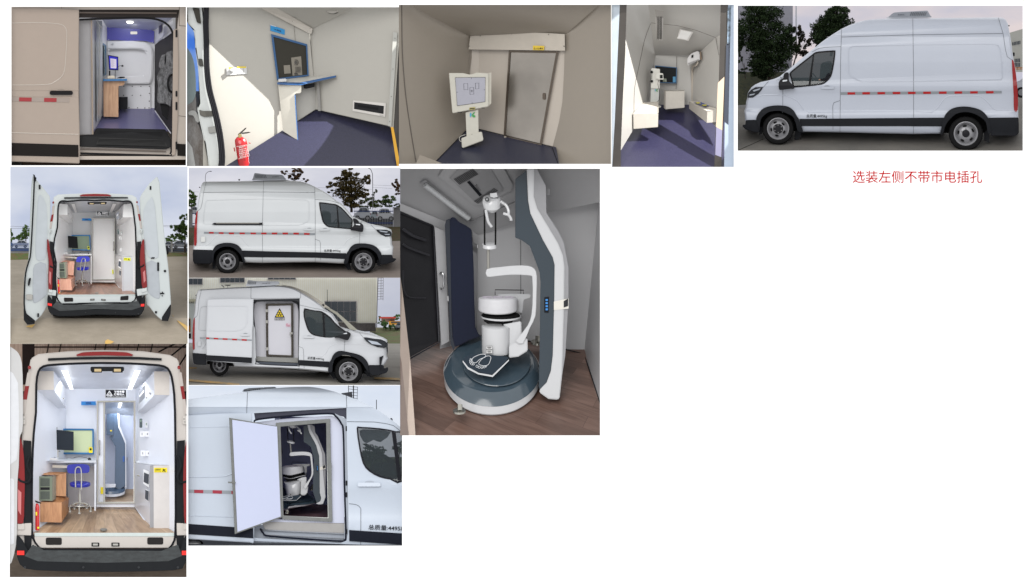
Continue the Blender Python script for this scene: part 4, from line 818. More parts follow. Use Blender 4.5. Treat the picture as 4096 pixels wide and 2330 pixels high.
CP = 11; panel(11)
WL = M('room laminate', (162, 162, 164), .35, var=.02, vs=1); CE = M('ceiling laminate', (150, 150, 152), .4, var=.02)
rm = thing('scanner_room', 'grey walled cabin room holding the head scanner in the tall picture', 'room', (540, 1000, 3.0)); rm['kind'] = 'structure'
slabq('back_wall', [(425, 372, 3.1), (788, 255, 3.1), (1066, 198, 3.1), (988, 1000, 3.1), (745, 935, 3.1), (420, 900, 3.1)], WL, rm)
slabq('right_wall', [(1066, 198, 3.1), (1080, 195, 2.6), (1080, 1290, .9), (988, 1000, 3.1)], WL, rm)
cdp = lambda x_, y_: 1.9+(y_-15)/372*1.22
slabq('ceiling', [(x_, y_, cdp(x_, y_)) for x_, y_ in [(0, 15), (1080, 15), (1080, 195), (788, 255), (425, 372), (0, 200)]], CE, rm)
G().pr([(x_, y_, 2.3+x_*.00195) for x_, y_ in [(0, 198), (425, 370), (422, 470), (190, 320), (0, 238)]], 0, .05).pr([(x_, y_, 2.3+x_*.00195) for x_, y_ in [(190, 320), (425, 440), (420, 905), (282, 960), (225, 975)]], 0, .05).mk('left_wall', WL, rm, sm=0)
slabq('back_seam', [(650, 290, 3.09), (653, 290, 3.09), (655, 925, 3.09), (652, 925, 3.09)], M('seam', (84, 84, 86), .7), rm, .005)
slabq('cove', [(396, 350, 3.0), (426, 372, 3.0), (426, 425, 3.0), (400, 412, 3.0)], CE, rm)
fl = uvq('floor', [(40, 895, 3.6), (1000, 895, 3.6), (1400, 1440, .3), (-420, 1440, .3)], patmat('walnut planks', 'planks', (118, 94, 84), (90, 70, 62), a=(.6, .1, .0014), rough=.3, gap=(82, 60, 54), stretch=(2.2, 16, 1)), rm, 10, 14, 1.7, 1.35, rot=-.55)
fl['kind'] = 'structure'; fl.parent = None; fl.location = ORG[rm.name]; tag(fl, 'walnut plank floor of the tall scanner room')
G().tb([(420, 905, 3.0), (745, 940, 3.0), (988, 1002, 3.0), (1076, 1270, 1.0)], 3.2).mk('skirting', M('black skirting', (32, 32, 36), .6), rm)
dw = thing('dark_doorway', 'open dark doorway to the unlit next room, left side of the tall scanner room', 'doorway', (130, 1000, 1.6))
slabq('opening', [(0, 238, 2.25), (186, 318, 2.6), (216, 935, 2.6), (60, 1022, 2.3), (0, 990, 2.25)], M('unlit room', (30, 30, 33), .25, var=.2, vs=2), dw)  # solid dark sheet, the unlit room's darkness put into its colour
G().tb([(0, 248, 2.2), (186, 322, 2.55), (190, 330, 2.55), (220, 940, 2.55), (60, 1030, 2.25)], 5).mk('frame', M('dark metal', (46, 46, 50), .3, .5), dw)
G().tb(cat([(30, 340, 2.15), (80, 375, 2.2), (150, 400, 2.4)], 3), 8).tb(cat([(30, 420, 2.15), (60, 440, 2.2), (170, 480, 2.4)], 3), 6).tb(cat([(30, 560, 2.15), (45, 690, 2.2), (150, 705, 2.4)], 4), 4).mk('rib', M('rib', (48, 48, 52), .4), dw)
d_ = thing('sliding_door', 'white sliding door with a curved steel handle between doorway and navy column', 'door', (245, 950, 1.85))
slabq('leaf', [(196, 328, 2.45), (252, 352, 2.5), (274, 935, 2.5), (232, 956, 2.45)], M('room laminate light', (150, 150, 152), .3), d_)
G().tb(cat([(226, 578, 2.42), (232, 570, 2.32), (242, 580, 2.28), (246, 615, 2.28), (242, 648, 2.28), (233, 658, 2.32), (228, 652, 2.42)], 4), 5).mk('handle', M('chrome', (170, 170, 172), .15, .9), d_)
ac = thing('ceiling_air_conditioner', 'white air conditioner panel with black slot set in the scanner room ceiling', 'air conditioner', (415, 225, 2.0))
q = [(215, 62), (250, 12), (560, 12), (612, 105), (604, 140), (440, 216), (408, 214)]
G().pr([(x_, y_, cdp(x_, y_)-.08) for x_, y_ in q], 0, .1).mk('panel', M('ac white', (150, 150, 152), .4), ac, bev=.01)
G().pr([(x_, y_, cdp(x_, y_)-.11) for x_, y_ in [(275, 70), (330, 16), (490, 16), (558, 125), (556, 140), (440, 205), (420, 206)]], 0, .02).mk('inner_panel', M('ac white inner', (132, 132, 134), .4), ac)
g = G()
for k in range(17): a = 298+k*6; g.pr([(a, 72-k*3.2, 0), (a+3, 70-k*3.2, 0), (a+36, 103-k*3.2, 0), (a+33, 106-k*3.2, 0)] if 0 else [(x_, y_, cdp(x_, y_)-.13) for x_, y_ in [(a, 76-k*3.3), (a+3, 74-k*3.3), (a+34, 104-k*3.3), (a+31, 106-k*3.3)]], 0, .01)
for k in range(17): a = 404+k*6.4; g.pr([(x_, y_, cdp(x_, y_)-.13) for x_, y_ in [(a, 192-k*4.1), (a+3, 190-k*4.1), (a+26, 204-k*4.1), (a+23, 206-k*4.1)]], 0, .01)
g.mk('grille', M('grille dark', (58, 58, 60), .6), ac, sm=0)
sl = G().pr([(x_, y_, cdp(x_, y_)-.14) for x_, y_ in [(368, 92), (382, 85), (448, 160), (434, 168)]], 0, .01).mk('slot', M('black gloss', (20, 22, 28), .2), ac, sm=0)
text('eDOMETIC', [(408, 108, 2.0), (420, 102, 2.0), (444, 136, 2.1), (432, 142, 2.1)], M('black ink', (30, 30, 32), .6), ac)
l_ = thing('ceiling_lamp', 'unlit long ribbed strip light under the scanner room ceiling', 'ceiling light', (260, 290, 1.8))
G().pr([(120, 96, 2.1), (146, 78, 2.0), (392, 274, 2.65), (384, 298, 2.7), (366, 298, 2.75)], 0, .08).mk('housing', M('ac white', (150, 150, 152), .4), l_, bev=.01)
G().tb([(146, 108, 2.0), (376, 286, 2.6)], 15, seg=14).mk('diffuser', M('ribbed diffuser', (176, 178, 180), .3, var=.2, vs=30), l_)
G().tb([(386, 298, 2.7), (560, 222, 2.4), (622, 196, 2.35)], 4).mk('conduit', M('conduit', (108, 108, 110), .5)).__setitem__('label', 'grey pipe crossing under the ceiling behind the head clamp')
tag(bpy.data.objects['conduit'], None, 'pipe')
scanner('large slate and white head scanner with round base filling the tall picture', (500, 1300, 1.9))
G().bx(790, 128, 806, 160, 1.9, .06).mk('bracket', M('ac white', (150, 150, 152), .4)); tag(bpy.data.objects['bracket'], 'small pale bracket on the wall just right of the tall column', 'bracket')
e = thing('door_edge', 'polished steel door edge at the lower left of the tall picture', 'door', (60, 1430, .5))
slabq('trim', [(14, 590, .9), (24, 650, .9), (66, 1020, .6), (96, 1440, .3), (48, 1440, .3), (14, 1010, .5)], M('door edge steel', (150, 136, 126), .3, .3), e)
slabq('strip', [(14, 1010, .48), (22, 1050, .48), (60, 1440, .28), (0, 1440, .28)], M('pink plank reflection', (104, 88, 80), .3), e)  # floor reflection in the steel, painted as a coloured strip
# ================================================================== close view: inner door swung open on the scanner
CP = 10; panel(10)
sky((214, 224, 240), (230, 236, 246), 9)
v = thing('panel_van', 'white van seen close from the side, sliding door open and inner door swung out', 'van', (950, 1400, .6))
PW = M('white van paint', (194, 204, 218), .36, var=.03, vs=1.2, coat=.15); BK = M('black cladding', (24, 28, 40), .6, var=.1, spec=.2); GP = M('panel gap', (84, 90, 100), .8)
hole = [(584, 270), (1404, 220), (1406, 340), (1416, 700), (1424, 1060), (1420, 1300), (1404, 1376), (1350, 1398), (640, 1356), (600, 1350), (590, 1000), (584, 600)]
win = cat([(1492, 400), (1530, 388), (1700, 400), (1830, 425), (1900, 470), (1900, 860), (1780, 845), (1690, 825), (1600, 775), (1545, 705), (1512, 560)], 2, True)
top = cat([(20, 148), (250, 118), (490, 88), (640, 66), (850, 46), (1000, 40), (1110, 42), (1250, 68), (1400, 116), (1560, 180), (1700, 258), (1800, 330), (1900, 412)], 3)
out = top+[(1900, 1420), (1430, 1408), (600, 1380), (20, 1360)]
setzf([(40, .16), (90, .1), (180, .03), (215, .01), (225, .03), (500, 0), (840, 0), (905, -.03), (945, 0), (1170, .01), (1200, -.02), (1400, .03)])
G().prh(out, [hole, win], .5, .06).mk('body', PW, v)
G().st([(543, 86), (536, 268)], 4, .492).st([(1402, 116), (1406, 220)], 4, .492).st([(1408, 342), (1640, 345), (1740, 358), (1810, 375), (1880, 430)], 4, .492).st(cat([(1424, 1055), (1490, 1065), (1522, 1090), (1528, 1130), (1527, 1420)], 3), 4, .492).st([(20, 396), (400, 384)], 0.1, .492).mk('door_seam', GP, v, sm=0)
G().ring(win, inset(win, 13), .485, .03).mk('window_frame', M('window rubber', (24, 25, 32), .5), v, sm=0)
G().pr([(1796, 430), (1832, 440), (1882, 850), (1850, 848)], .49, .03).mk('window_bar', M('window rubber', (24, 25, 32), .5), v, sm=0)
G().pr(inset(win, 8), .53, .006).mk('window', glassmat('van glass', (.01, .02, .025), .5), v, sm=0)
G().pr([(1426, 1284), (1900, 1314), (1900, 1412), (1428, 1380)], .47, .03).mk('side_moulding', BK, v)
h = G().pr(ell(1604, 872, 42, 15), .485, .01).mk('door_handle', M('handle well', (160, 168, 182), .4), v); G().pr(rr(1500, 872, 1700, 908, 15, 4), .45, .04).mk('grip', PW, h, bev=.01)
C.zf = None
text(CHAR, [(1594, 1236, .468), (1925, 1250, .468), (1922, 1302, .468), (1592, 1288, .468)], M('black lettering', (34, 38, 46), .6, var=0), v, bold=.01)
G().pr([(496, 82), (512, 60), (560, 50), (680, 44), (690, 66), (600, 78)], .95, .6).pr([(690, 66), (680, 44), (780, 40), (800, 52)], .96, .5).mk('roof_unit', M('roof unit shell', (196, 204, 214), .45), v, bev=.01)
g = G()
for r_ in range(2):
    for k in range(8): g.yl(520+k*18, 71-k*1.6+r_*12, [(4, .93), (4, .96)], 1, 8)
g.mk('louvre', M('louvre dark', (40, 44, 50), .7), v)
# cab inside, seats wrapped in film
G().pr([(1560, 800), (1640, 700), (1760, 690), (1900, 740), (1900, 870), (1560, 840)], 1.1, .3).mk('dashboard', M('cab plastic', (44, 48, 56), .7), v, bev=.03)
G().tb(cat([(1640, 660), (1690, 650), (1712, 700), (1690, 770), (1650, 800), (1625, 740)], 4, True), 8, .85, closed=True).mk('steering_wheel', M('cab plastic', (44, 48, 56), .7), v)
G().pr([(1540, 535), (1575, 530), (1840, 690), (1800, 720)], 1.3, .05).mk('cab_pillar', M('cab plastic dark', (26, 28, 34), .7), v)
G().pr(cat([(1516, 420), (1600, 410), (1790, 430), (1700, 520), (1640, 500), (1580, 530), (1540, 500)], 2, True), 1.0, .05).mk('film', M('crumpled film', (150, 160, 172), .2, bump=.8, bs=8), v)
# sliding door (left)
dr = G().pr([(20, 288), (300, 272), (584, 268), (583, 330), (596, 1000), (598, 1400), (560, 1392), (20, 1362)], .40, .10).mk('sliding_door', PW, v, bev=.02)
G().tb(cat([(20, 822), (200, 822), (330, 818), (380, 806), (420, 785)], 3), 6, .402).tb([(20, 1158), (440, 1172)], 5, .402).tb([(20, 392), (400, 384)], 5, .404).mk('pressed_edge', PW, dr)
G().pr([(20, 1230), (592, 1270), (594, 1356), (20, 1320)], .385, .03).mk('moulding', BK, dr)
so = G().pr([(20, 932), (440, 944), (440, 972), (20, 960)], .39, .006).mk('reflective_tape', M('silver tape', (150, 156, 164), .35), dr)
G().pr([(80, 934), (159, 936), (159, 964), (80, 962)], .385, .003).pr([(240, 938), (321, 940), (321, 969), (240, 966)], .385, .003).pr([(403, 943), (440, 944), (440, 972), (403, 971)], .385, .003).mk('red_block', M('wine tape', (160, 18, 50), .45), so)
# jambs and seal
JB = M('van jamb', (168, 176, 188), .35)
G().pr([(600, 268), (1404, 222), (1404, 336), (1380, 300), (1240, 270), (900, 296), (610, 325)], .62, .3).mk('door_rail', M('rail metal', (58, 60, 76), .35, .4), v)
G().pr([(1300, 270), (1404, 320), (1420, 1060), (1420, 1390), (1384, 1390), (1390, 1000), (1372, 420), (1345, 340)], .6, .05).mk('door_jamb', JB, v)
G().bx(600, 1240, 1400, 1400, .72, .1).mk('step_well', JB, v)
G().tb(cat([(600, 345, .6), (640, 322, .6), (900, 294, .6), (1240, 272, .6), (1310, 296, .6), (1358, 360, .6), (1376, 440, .6), (1386, 900, .6), (1398, 1330, .6), (1380, 1368, .6), (1330, 1380, .6), (760, 1340, .6), (680, 1310, .6), (655, 1270, .6)], 4), 8).mk('door_seal', M('rubber seal', (20, 24, 40), .6), v)
G().tb([(660, 1282, .66), (900, 1296, .66), (1390, 1318, .66)], 6).tb([(690, 1325, .66), (1380, 1358, .66)], 4).mk('step_rail', M('alu rail', (150, 154, 162), .35, .3), v)
G().pr([(660, 1210), (1386, 1228), (1386, 1310), (700, 1285)], .7, .1).mk('sill_plate', M('steel plate', (168, 166, 164), .35, .4), v)
for y_ in (402, 876, 978, 1296): G().pr(rr(1396, y_-22, 1410, y_+22, 5), .58, .03).mk('latch', M('black plastic', (32, 32, 36), .5, spec=.25), v)
G().yl(60, 1405, [(38, .75), (45, .7), (45, .9)], 2.2, 30).mk('wheel', M('tyre', (24, 24, 25), .85, spec=.15), v)
G().yl(80, 1400, [(20, .68), (28, .66), (30, .75)], 2.0, 30).mk('rim', M('steel', (150, 150, 152), .35, .5), bpy.data.objects['wheel'] if False else v)
iw = thing('lab_wall', 'white inner wall panel around the steel frame of the swung open inner door', 'partition', (1100, 1220, .95))
G().prh([(600, 350), (860, 318), (1270, 290), (1330, 310), (1366, 400), (1378, 900), (1384, 1224), (600, 1212)], [[(800, 358), (1258, 322), (1278, 1205), (800, 1190)]], .70, .05).mk('panel', M('white laminate', (208, 213, 232), .3, var=.01), iw, sm=0)
ld = thing('lab_door', 'white inner door swung wide open in its polished steel frame', 'door', (1000, 1200, .9))
CH = M('polished steel', (138, 140, 138), .2, .8, var=.12, vs=9)
G().prh([(788, 352), (1262, 316), (1282, 1214), (846, 1192)], [[(830, 386), (1226, 352), (1242, 1176), (856, 1158)]], .62, .1).mk('frame', CH, ld, bev=.012)
ld_ = lambda q, o=0: [(x_, y_, .05+(x_-383)/462*.5+o) for x_, y_ in q]
lf = G().pr(ld_([(383, 308), (803, 382), (845, 1172), (432, 1320)]), 0, .04).mk('leaf', CH, ld, bev=.004)
G().pr(ld_([(410, 326), (800, 386), (832, 1166), (456, 1300)], -.01), 0, .02).mk('leaf_face', M('white laminate', (203, 210, 236), .25, var=.008), lf)
G().tb([(374, 870, .02), (440, 872, .05)], 7).bx(408, 855, 430, 888, .045, .03).mk('handle', CH, lf)
G().pr(rr(1252, 698, 1274, 850, 8), .60, .02).mk('strike_plate', CH, ld)
# dark room behind
rm = thing('scanner_room', 'unlit navy room with wood floor seen through the swung open inner door', 'room', (1040, 1150, 2.5)); rm['kind'] = 'structure'
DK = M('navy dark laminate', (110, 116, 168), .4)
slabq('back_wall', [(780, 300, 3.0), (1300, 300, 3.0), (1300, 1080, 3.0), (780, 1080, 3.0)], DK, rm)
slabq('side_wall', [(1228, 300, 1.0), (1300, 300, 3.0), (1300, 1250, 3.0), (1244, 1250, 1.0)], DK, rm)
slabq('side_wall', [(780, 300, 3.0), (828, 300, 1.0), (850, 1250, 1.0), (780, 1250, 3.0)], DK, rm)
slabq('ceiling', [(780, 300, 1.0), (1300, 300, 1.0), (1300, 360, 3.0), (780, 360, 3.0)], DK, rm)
f_ = uvq('floor', [(700, 1065, 3.0), (1320, 1065, 3.0), (1420, 1230, .95), (600, 1230, .95)], patmat('dark planks', 'planks', (150, 116, 122), (122, 92, 100), a=(.5, .09), rough=.35, gap=(70, 54, 58), stretch=(3, 20, 1)), rm); f_.parent = None; f_.location = ORG[rm.name]; tag(f_, 'dark wood floor behind the swung open inner door', None, None, 'structure')
W10 = [((532, 705), (935, 728)), ((428, 705), (843, 735)), ((636, 705), (1030, 728)), ((532, 775), (935, 792)), ((549, 808), (950, 815)), ((500, 1005), (930, 985)), ((448, 850), (862, 862)), ((590, 870), (1008, 858)), ((590, 1020), (1005, 980)), ((688, 985), (1060, 970)), ((720, 545), (1095, 618)), ((473, 553), (914, 612)), ((474, 592), (914, 640)), ((715, 800), (1104, 800)), ((650, 945), (1045, 920)),
       ((460, 240), (890, 385)), ((519, 218), (942, 385)), ((488, 430), (920, 518)), ((684, 30), (1064, 372)), ((704, 258), (1082, 440)), ((770, 398), (1140, 545)), ((832, 530), (1166, 640)), ((830, 720), (1170, 740)), ((822, 1010), (1172, 960)), ((850, 415), (1150, 510)), ((884, 540), (1192, 625)), ((882, 720), (1196, 730)), ((858, 1236), (1200, 1055)), ((756, 1190), (1148, 1050)), ((788, 740), (1149, 740)),
       ((500, 1278), (900, 1072)), ((500, 1330), (900, 1100)), ((750, 1120), (1150, 1030)), ((500, 1108), (968, 1022)), ((330, 1290), (893, 1125)), ((503, 905), (935, 935)), ((624, 76), (1030, 380)), ((623, 386), (1032, 520)), ((905, 545), (1218, 625)), ((905, 720), (1222, 725)), ((250, 1100), (700, 1035)), ((276, 284), (700, 400)), ((300, 965), (740, 960))]
setwarp(tps([a for a, b in W10], [b for a, b in W10]), .85)
C.rect = (P.__call__ and ((C.ox+836/C.s-2048)*U, (C.ox+1244/C.s-2048)*U, (1165-C.oy-1180/C.s)*U, (1165-C.oy-370/C.s)*U))
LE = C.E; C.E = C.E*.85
scanner('dim head scanner glimpsed through the swung open inner door of the close van', (500, 1300, 1.9))
panel(10)
t = thing('caged_ladder', 'grey ladder with hoops above the roof of the close van', 'ladder', (1470, 150, 5))
LS = M('ladder steel', (110, 112, 120), .5)
G().tb([(1420, 28), (1424, 150)], 3, 5).tb([(1464, 28), (1464, 150)], 5, 5).tb([(1500, 40), (1496, 150)], 2, 4.9).mk('rail', LS, t)
g = G()
for y_ in (40, 62, 90, 115, 138): g.tb([(1420, y_-4), (1462, y_), (1500, y_+2)], 2, 4.95)
g.mk('rung', LS, t)
b = thing('roof_hut', 'grey box building on the skyline behind the close van roof', 'building', (1410, 130, 6)); G().pr([(1360, 95), (1452, 82), (1456, 150), (1360, 140)], 6, 1).mk('wall', M('hut', (150, 154, 160), .8), b)
tag(G().tb([(1664, 152), (1664, 250)], 3, 1.2).mk('aerial', M('black plastic', (32, 32, 36), .5, spec=.25)), 'thin aerial standing above the cab of the close van', 'aerial')
tag(G().la([(1792, 330, 14, 5), (1792, 320, 12, 5), (1792, 314, 6, 3)], .9, 12).mk('rear_camera', M('black plastic', (32, 32, 36), .5, spec=.25)), 'small dark camera on the roof front of the close van', 'camera')
ground('ground', 'dark ground glimpsed under the close van', [(0, 1330, 3), (1900, 1330, 3), (1900, 1425, .1), (0, 1425, .1)], conc((70, 72, 80), (90, 92, 98)))
for (x_, y_, rx, ry, l, nn) in ((1620, 600, 120, 60, 'green trees seen through the far window of the close van', 2200), (1860, 560, 60, 60, 'green tree seen at the right edge through the close van cab', 900)):
    tree('tree', l, None, 5, (x_, y_+90), (x_, y_), 6, [(x_, y_, rx, ry), (x_+20, y_+50, rx, ry*.6)], nn, 10, (50, 70, 60), (110, 130, 110), 3)
strip_ground('lawn', 'green lawn seen through the far window of the close van', [(1500, 860, 1900, 860, 2.2, 2.2), (1500, 650, 1900, 650, 5.5, 5.5)], patmat('lawn', 'speck', (60, 84, 50), (90, 110, 70), 4, .9, coord='Object'))
# ================================================================== rear view of the van, written once in the coordinates of the bottom left picture
# rail of the door opening (clockwise from the upper left corner)
OPN = [(190, 430), (192, 260), (205, 180), (235, 148), (300, 138), (450, 130), (600, 127), (760, 130), (900, 138), (975, 148), (1010, 180), (1030, 260), (1042, 430), (1046, 900), (1045, 1150), (1036, 1215), (1005, 1262), (960, 1272), (260, 1272), (205, 1250), (175, 1205), (165, 1150), (166, 800), (176, 560)]
def rear_van(tag_, lit, closed_door):
    n = tag_
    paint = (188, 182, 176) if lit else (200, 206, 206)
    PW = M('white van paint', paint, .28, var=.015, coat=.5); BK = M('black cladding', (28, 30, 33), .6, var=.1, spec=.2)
    RL = M('red lens', (126, 6, 10), .2, spec=.5); CH = M('polished steel', (180, 178, 172), .18, .6)
    v = thing('panel_van', f'white van {n} seen from behind, rear doors open', 'van', (600, 1400, .3))
    out = cat([(104, 600), (112, 430), (132, 240), (158, 100), (205, 72), (400, 54), (600, 47), (840, 54), (1010, 78), (1062, 106), (1084, 250), (1110, 440), (1118, 620), (1116, 900), (1116, 1180), (1116, 1290), (90, 1290), (80, 1180), (98, 1100), (100, 850)], 1, True)
    G().prh(out, [OPN], .25, .3).mk('body', PW, v, bev=.03)
    G().tb(cat([(p[0], p[1], .22) for p in OPN], 2, True), 7, closed=True).mk('door_seal', M('rubber seal', (24, 25, 30), .6), v)
    G().pr(cat([(440, 84), (462, 66), (500, 60), (610, 57), (720, 60), (762, 66), (780, 84), (610, 80)], 2, True), .2, .1).mk('brake_light', RL, v)
    G().pr([(264, 98), (400, 92), (600, 88), (820, 90), (960, 98), (960, 112), (820, 106), (600, 104), (400, 107), (264, 114)], .2, .05).mk('gutter', BK, v)
    cm = G().pr(rr(524, 150, 730, 178, 8, 3), .18, .08).bx(530, 160, 595, 186, .17, .08).bx(658, 160, 722, 186, .17, .08).mk('latch_carrier', BK, v, bev=.006)
    for x_ in (548, 668): G().bx(x_, 163, x_+42, 180, .155, .03).mk('latch', M('brass latch', (190, 170, 130), .3, .6), cm)
    for x_ in (150, 1066): G().la([(x_, 163, 4, 3), (x_, 160, 9, 6), (x_, 152, 10, 8), (x_, 146, 5, 3)], .15, 16).mk('marker_lamp', RL, v)
    for q in ([(137, 186), (160, 186), (148, 268), (124, 268)], [(124, 268), (148, 268), (134, 352), (108, 352)], [(108, 352), (134, 352), (122, 440), (98, 440)]):
        G().pr(q, .235, .012).mk('reflective_tape', RL if q[0][0] == 124 else M('silver tape', (180, 172, 166), .35), v)
    for q in ([(1060, 186), (1082, 184), (1094, 268), (1074, 270)], [(1074, 270), (1094, 268), (1106, 348), (1088, 350)], [(1088, 350), (1106, 348), (1116, 440), (1096, 440)]):
        G().pr(q, .235, .012).mk('reflective_tape', RL if q[0][0] == 1074 else M('silver tape', (180, 172, 166), .35), v)
    for sx in (0, 1):
        X = (lambda x_: x_) if not sx else (lambda x_: 1214-x_)
        G().pr([(X(112), 600), (X(160), 605), (X(166), 1140), (X(160), 1275), (X(120), 1275), (X(112), 1000)], .21, .06).mk('corner_trim', BK, v)
        tl = G().pr(cat([(X(76), 585), (X(100), 598), (X(116), 700), (X(122), 850), (X(118), 1000), (X(112), 1106), (X(72), 1104), (X(70), 800)], 2, True), .16, .1).mk('tail_light', RL, v, bev=.01)
        G().pr([(X(78), 900), (X(100), 920), (X(98), 1060), (X(80), 1030)], .155, .01).mk('clear_lens', M('smoked lens', (196, 120, 120), .2), tl)
        G().tb(cat([(X(150), 700, .18), (X(135), 760, .12), (X(156), 820, .12), (X(140), 858, .14), (X(95), 850, .16), (X(84), 835, .16)], 4), 7).mk('door_strap', BK, v)
        h = G().bx(min(X(98), X(126)), 452, max(X(98), X(126)), 504, .2, .05).bx(min(X(76), X(120)), 1112, max(X(76), X(120)), 1150, .15, .06).mk('hinge', PW, v, bev=.01)
        G().yl(X(116), 470, [(6, .19), (7, .21)], 1, 10).yl(X(112), 488, [(6, .19), (7, .21)], 1, 10).mk('bolt', CH, h)
        G().pr([(X(72), 1182), (X(160), 1184), (X(162), 1108), (X(120), 1110), (X(72), 1150)], .18, .1).mk('corner_plate', PW, v, bev=.01)
    # bumper
    bp = G().pr(cat([(72, 1185), (110, 1215), (150, 1290), (240, 1318), (600, 1326), (960, 1320), (1060, 1300), (1090, 1215), (1116, 1185), (1118, 1300), (1095, 1370), (1030, 1398), (600, 1408), (200, 1398), (110, 1378), (82, 1340), (70, 1280)], 2, True), -.0+.05, .3).mk('bumper', BK, v, bev=.02)
    G().pr([(170, 1240), (240, 1275), (960, 1278), (1060, 1240), (1085, 1310), (1000, 1342), (600, 1352), (200, 1342), (120, 1310)], .045, .05).mk('step_plate', patmat('painted sheen plastic', 'speck', (26, 30, 32), (50, 56, 58), 5, .5, coord='Object', stretch=(1, 1, 3)), bp)  # greyish sheen of the step put into the speckled colour
    for x_ in ((74, 118), (1084, 1114)): G().bx(x_[0], 1278, x_[1], 1304, .04, .02).mk('reflector', M('bright reflector', (240, 30, 20), .3), bp)
    for x_ in (122, 480, 820, 1060): G().yl(x_, 1380, [(7, .035), (8, .06)], 1, 14).mk('parking_sensor', M('sensor', (50, 52, 55), .5), bp)
    sl = G().pr([(180, 1191), (1036, 1191), (1034, 1225), (1022, 1246), (1000, 1260), (225, 1260), (200, 1246), (184, 1222)], .2, .1).mk('sill', PW, v, bev=.01)
    for q in ((250, 1197, 348, 1242), (872, 1196, 970, 1240)): G().pr(rr(*q, 10, 3), .19, .02).mk('vent_slot', M('vent dark', (40, 38, 38), .7), sl)
    for q in ((530, 1228, 578, 1252), (652, 1228, 702, 1252)):
        k = G().pr(rr(*q, 4, 3), .19, .02).mk('striker', M('vent dark', (40, 38, 38), .7), sl); G().bx(q[0]+9, q[1]+6, q[2]-9, q[3]-6, .17, .02).mk('bolt', CH, k)
    G().pr([(180, 1168), (1038, 1168), (1036, 1190), (182, 1190)], .27, .1).mk('threshold', M('alu threshold', (190, 200, 198), .35, .3), v)
    # ---------------- room inside
    E0 = C.E
    if not lit: C.E = E0*.5
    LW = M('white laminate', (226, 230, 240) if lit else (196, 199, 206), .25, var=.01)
    rm = thing('control_cabin', f'white lined control cabin inside the van {n}', 'room', (600, 1160, 1.5)); rm['kind'] = 'structure'
    B = 2.5
    slabq('back_wall', [(345, 270, B), (800, 270, B), (800, 1010, B), (345, 1010, B)], LW, rm)
    slabq('left_wall', [(165, 120, .5), (375, 230, B), (290, 250, B), (385, 1010, B), (165, 1180, .5)][0:1]+[(372, 270, B), (385, 1015, B), (165, 1180, .5)], LW, rm)
    slabq('right_wall', [(1046, 120, .5), (800, 270, B), (792, 1012, B), (1046, 1175, .5)], LW, rm)
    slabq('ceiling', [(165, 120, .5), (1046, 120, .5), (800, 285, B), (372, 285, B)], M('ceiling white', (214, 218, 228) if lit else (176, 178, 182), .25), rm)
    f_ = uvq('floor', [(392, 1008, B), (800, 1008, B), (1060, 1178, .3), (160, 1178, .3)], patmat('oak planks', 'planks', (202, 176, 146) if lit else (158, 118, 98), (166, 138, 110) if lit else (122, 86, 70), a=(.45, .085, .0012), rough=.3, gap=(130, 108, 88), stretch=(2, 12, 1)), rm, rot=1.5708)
    f_.parent = None; f_.location = ORG[rm.name]; tag(f_, f'pale wood plank floor of the control cabin in the van {n}', None, None, 'structure')
    # rotate grain: planks run towards the viewer
    G().la([(605, 1150, 22, 7), (605, 1146, 22, 7)], .55, 20).mk('floor_drain', M('drain', (120, 118, 112), .3, .6), v)
    # wall cupboards
    for nm, side, pts, und, dr_ in (('left', 0, [(200, 178), (298, 176), (300, 292), (200, 292)], [(200, 292), (300, 292), (372, 404), (290, 404), (196, 296)], [(298, 176), (372, 282), (372, 404), (300, 292)]),
                           ('right', 1, [(914, 178), (1016, 180), (1024, 325), (916, 322)], [(916, 322), (1024, 326), (905, 440), (815, 430)], [(914, 178), (818, 290), (816, 430), (916, 322)])):
        cb = thing('wall_cupboard', f"{'open fronted' if 0 else 'white'} wall cupboard {'above the monitor desk' if not side else 'above the white sink counter'} in the van {n}", 'cupboard', (pts[0][0], 290, .9))
        G().pr(pts, .8, .03).mk('end_panel', M('cupboard end', (212, 206, 200) if lit else (206, 206, 208), .35), cb)
        G().pr([(p[0], p[1], .82 if k in (0, 1, 4) or (side and k < 2) else 2.0) for k, p in enumerate(und)], 0, .02).mk('underside', LW, cb)
        d_ = G().pr([(dr_[0][0], dr_[0][1], .82), (dr_[1][0], dr_[1][1], 2.0), (dr_[2][0], dr_[2][1], 2.0), (dr_[3][0], dr_[3][1], .82)], 0, .02).mk('door', LW, cb)
        for x_, y_ in (((322, 285), (358, 345)) if not side else ((886, 312), (868, 340))): G().yl(x_, y_, [(5, 1.05), (5, 1.15)], 1, 8).mk('knob', CH, d_)
        if side:
            g = G().pr([(858, 262), (858, 340), (822, 378), (822, 302)], 1.0, .01).mk('opening', M('cupboard dark', (120, 124, 132), .6), cb)  # flat plate, the cupboard's inner shade put into its colour
            G().pr([(852, 292), (852, 305), (824, 338), (824, 326)], .99, .01).mk('shelf', LW, cb)
    # ceiling strip lights
    for q, e_ in (([(345, 172), (385, 172), (420, 290), (398, 290)], 1), ([(795, 172), (832, 172), (778, 292), (750, 292)], 1)):
        l_ = thing('strip_light', f"{'lit' if lit else 'unlit'} ceiling strip light above the {'desk' if q[0][0] < 500 else 'door side'} in the van {n}", 'ceiling light', (q[0][0], 200, 1.0))
        G().pr([(q[0][0], q[0][1], .75), (q[1][0], q[1][1], .75), (q[2][0], q[2][1], 2.2), (q[3][0], q[3][1], 2.2)], 0, .02).mk('tube', emitmat('tube', (250, 252, 255), 1.6) if lit else M('tube unlit', (206, 208, 212), .4), l_, sm=0)
        if lit: area(((q[0][0]+q[2][0])/2, 250, 1.3), .5, 9, (math.radians(20), 0, 0), (.92, .96, 1), 1.2, parent=l_)
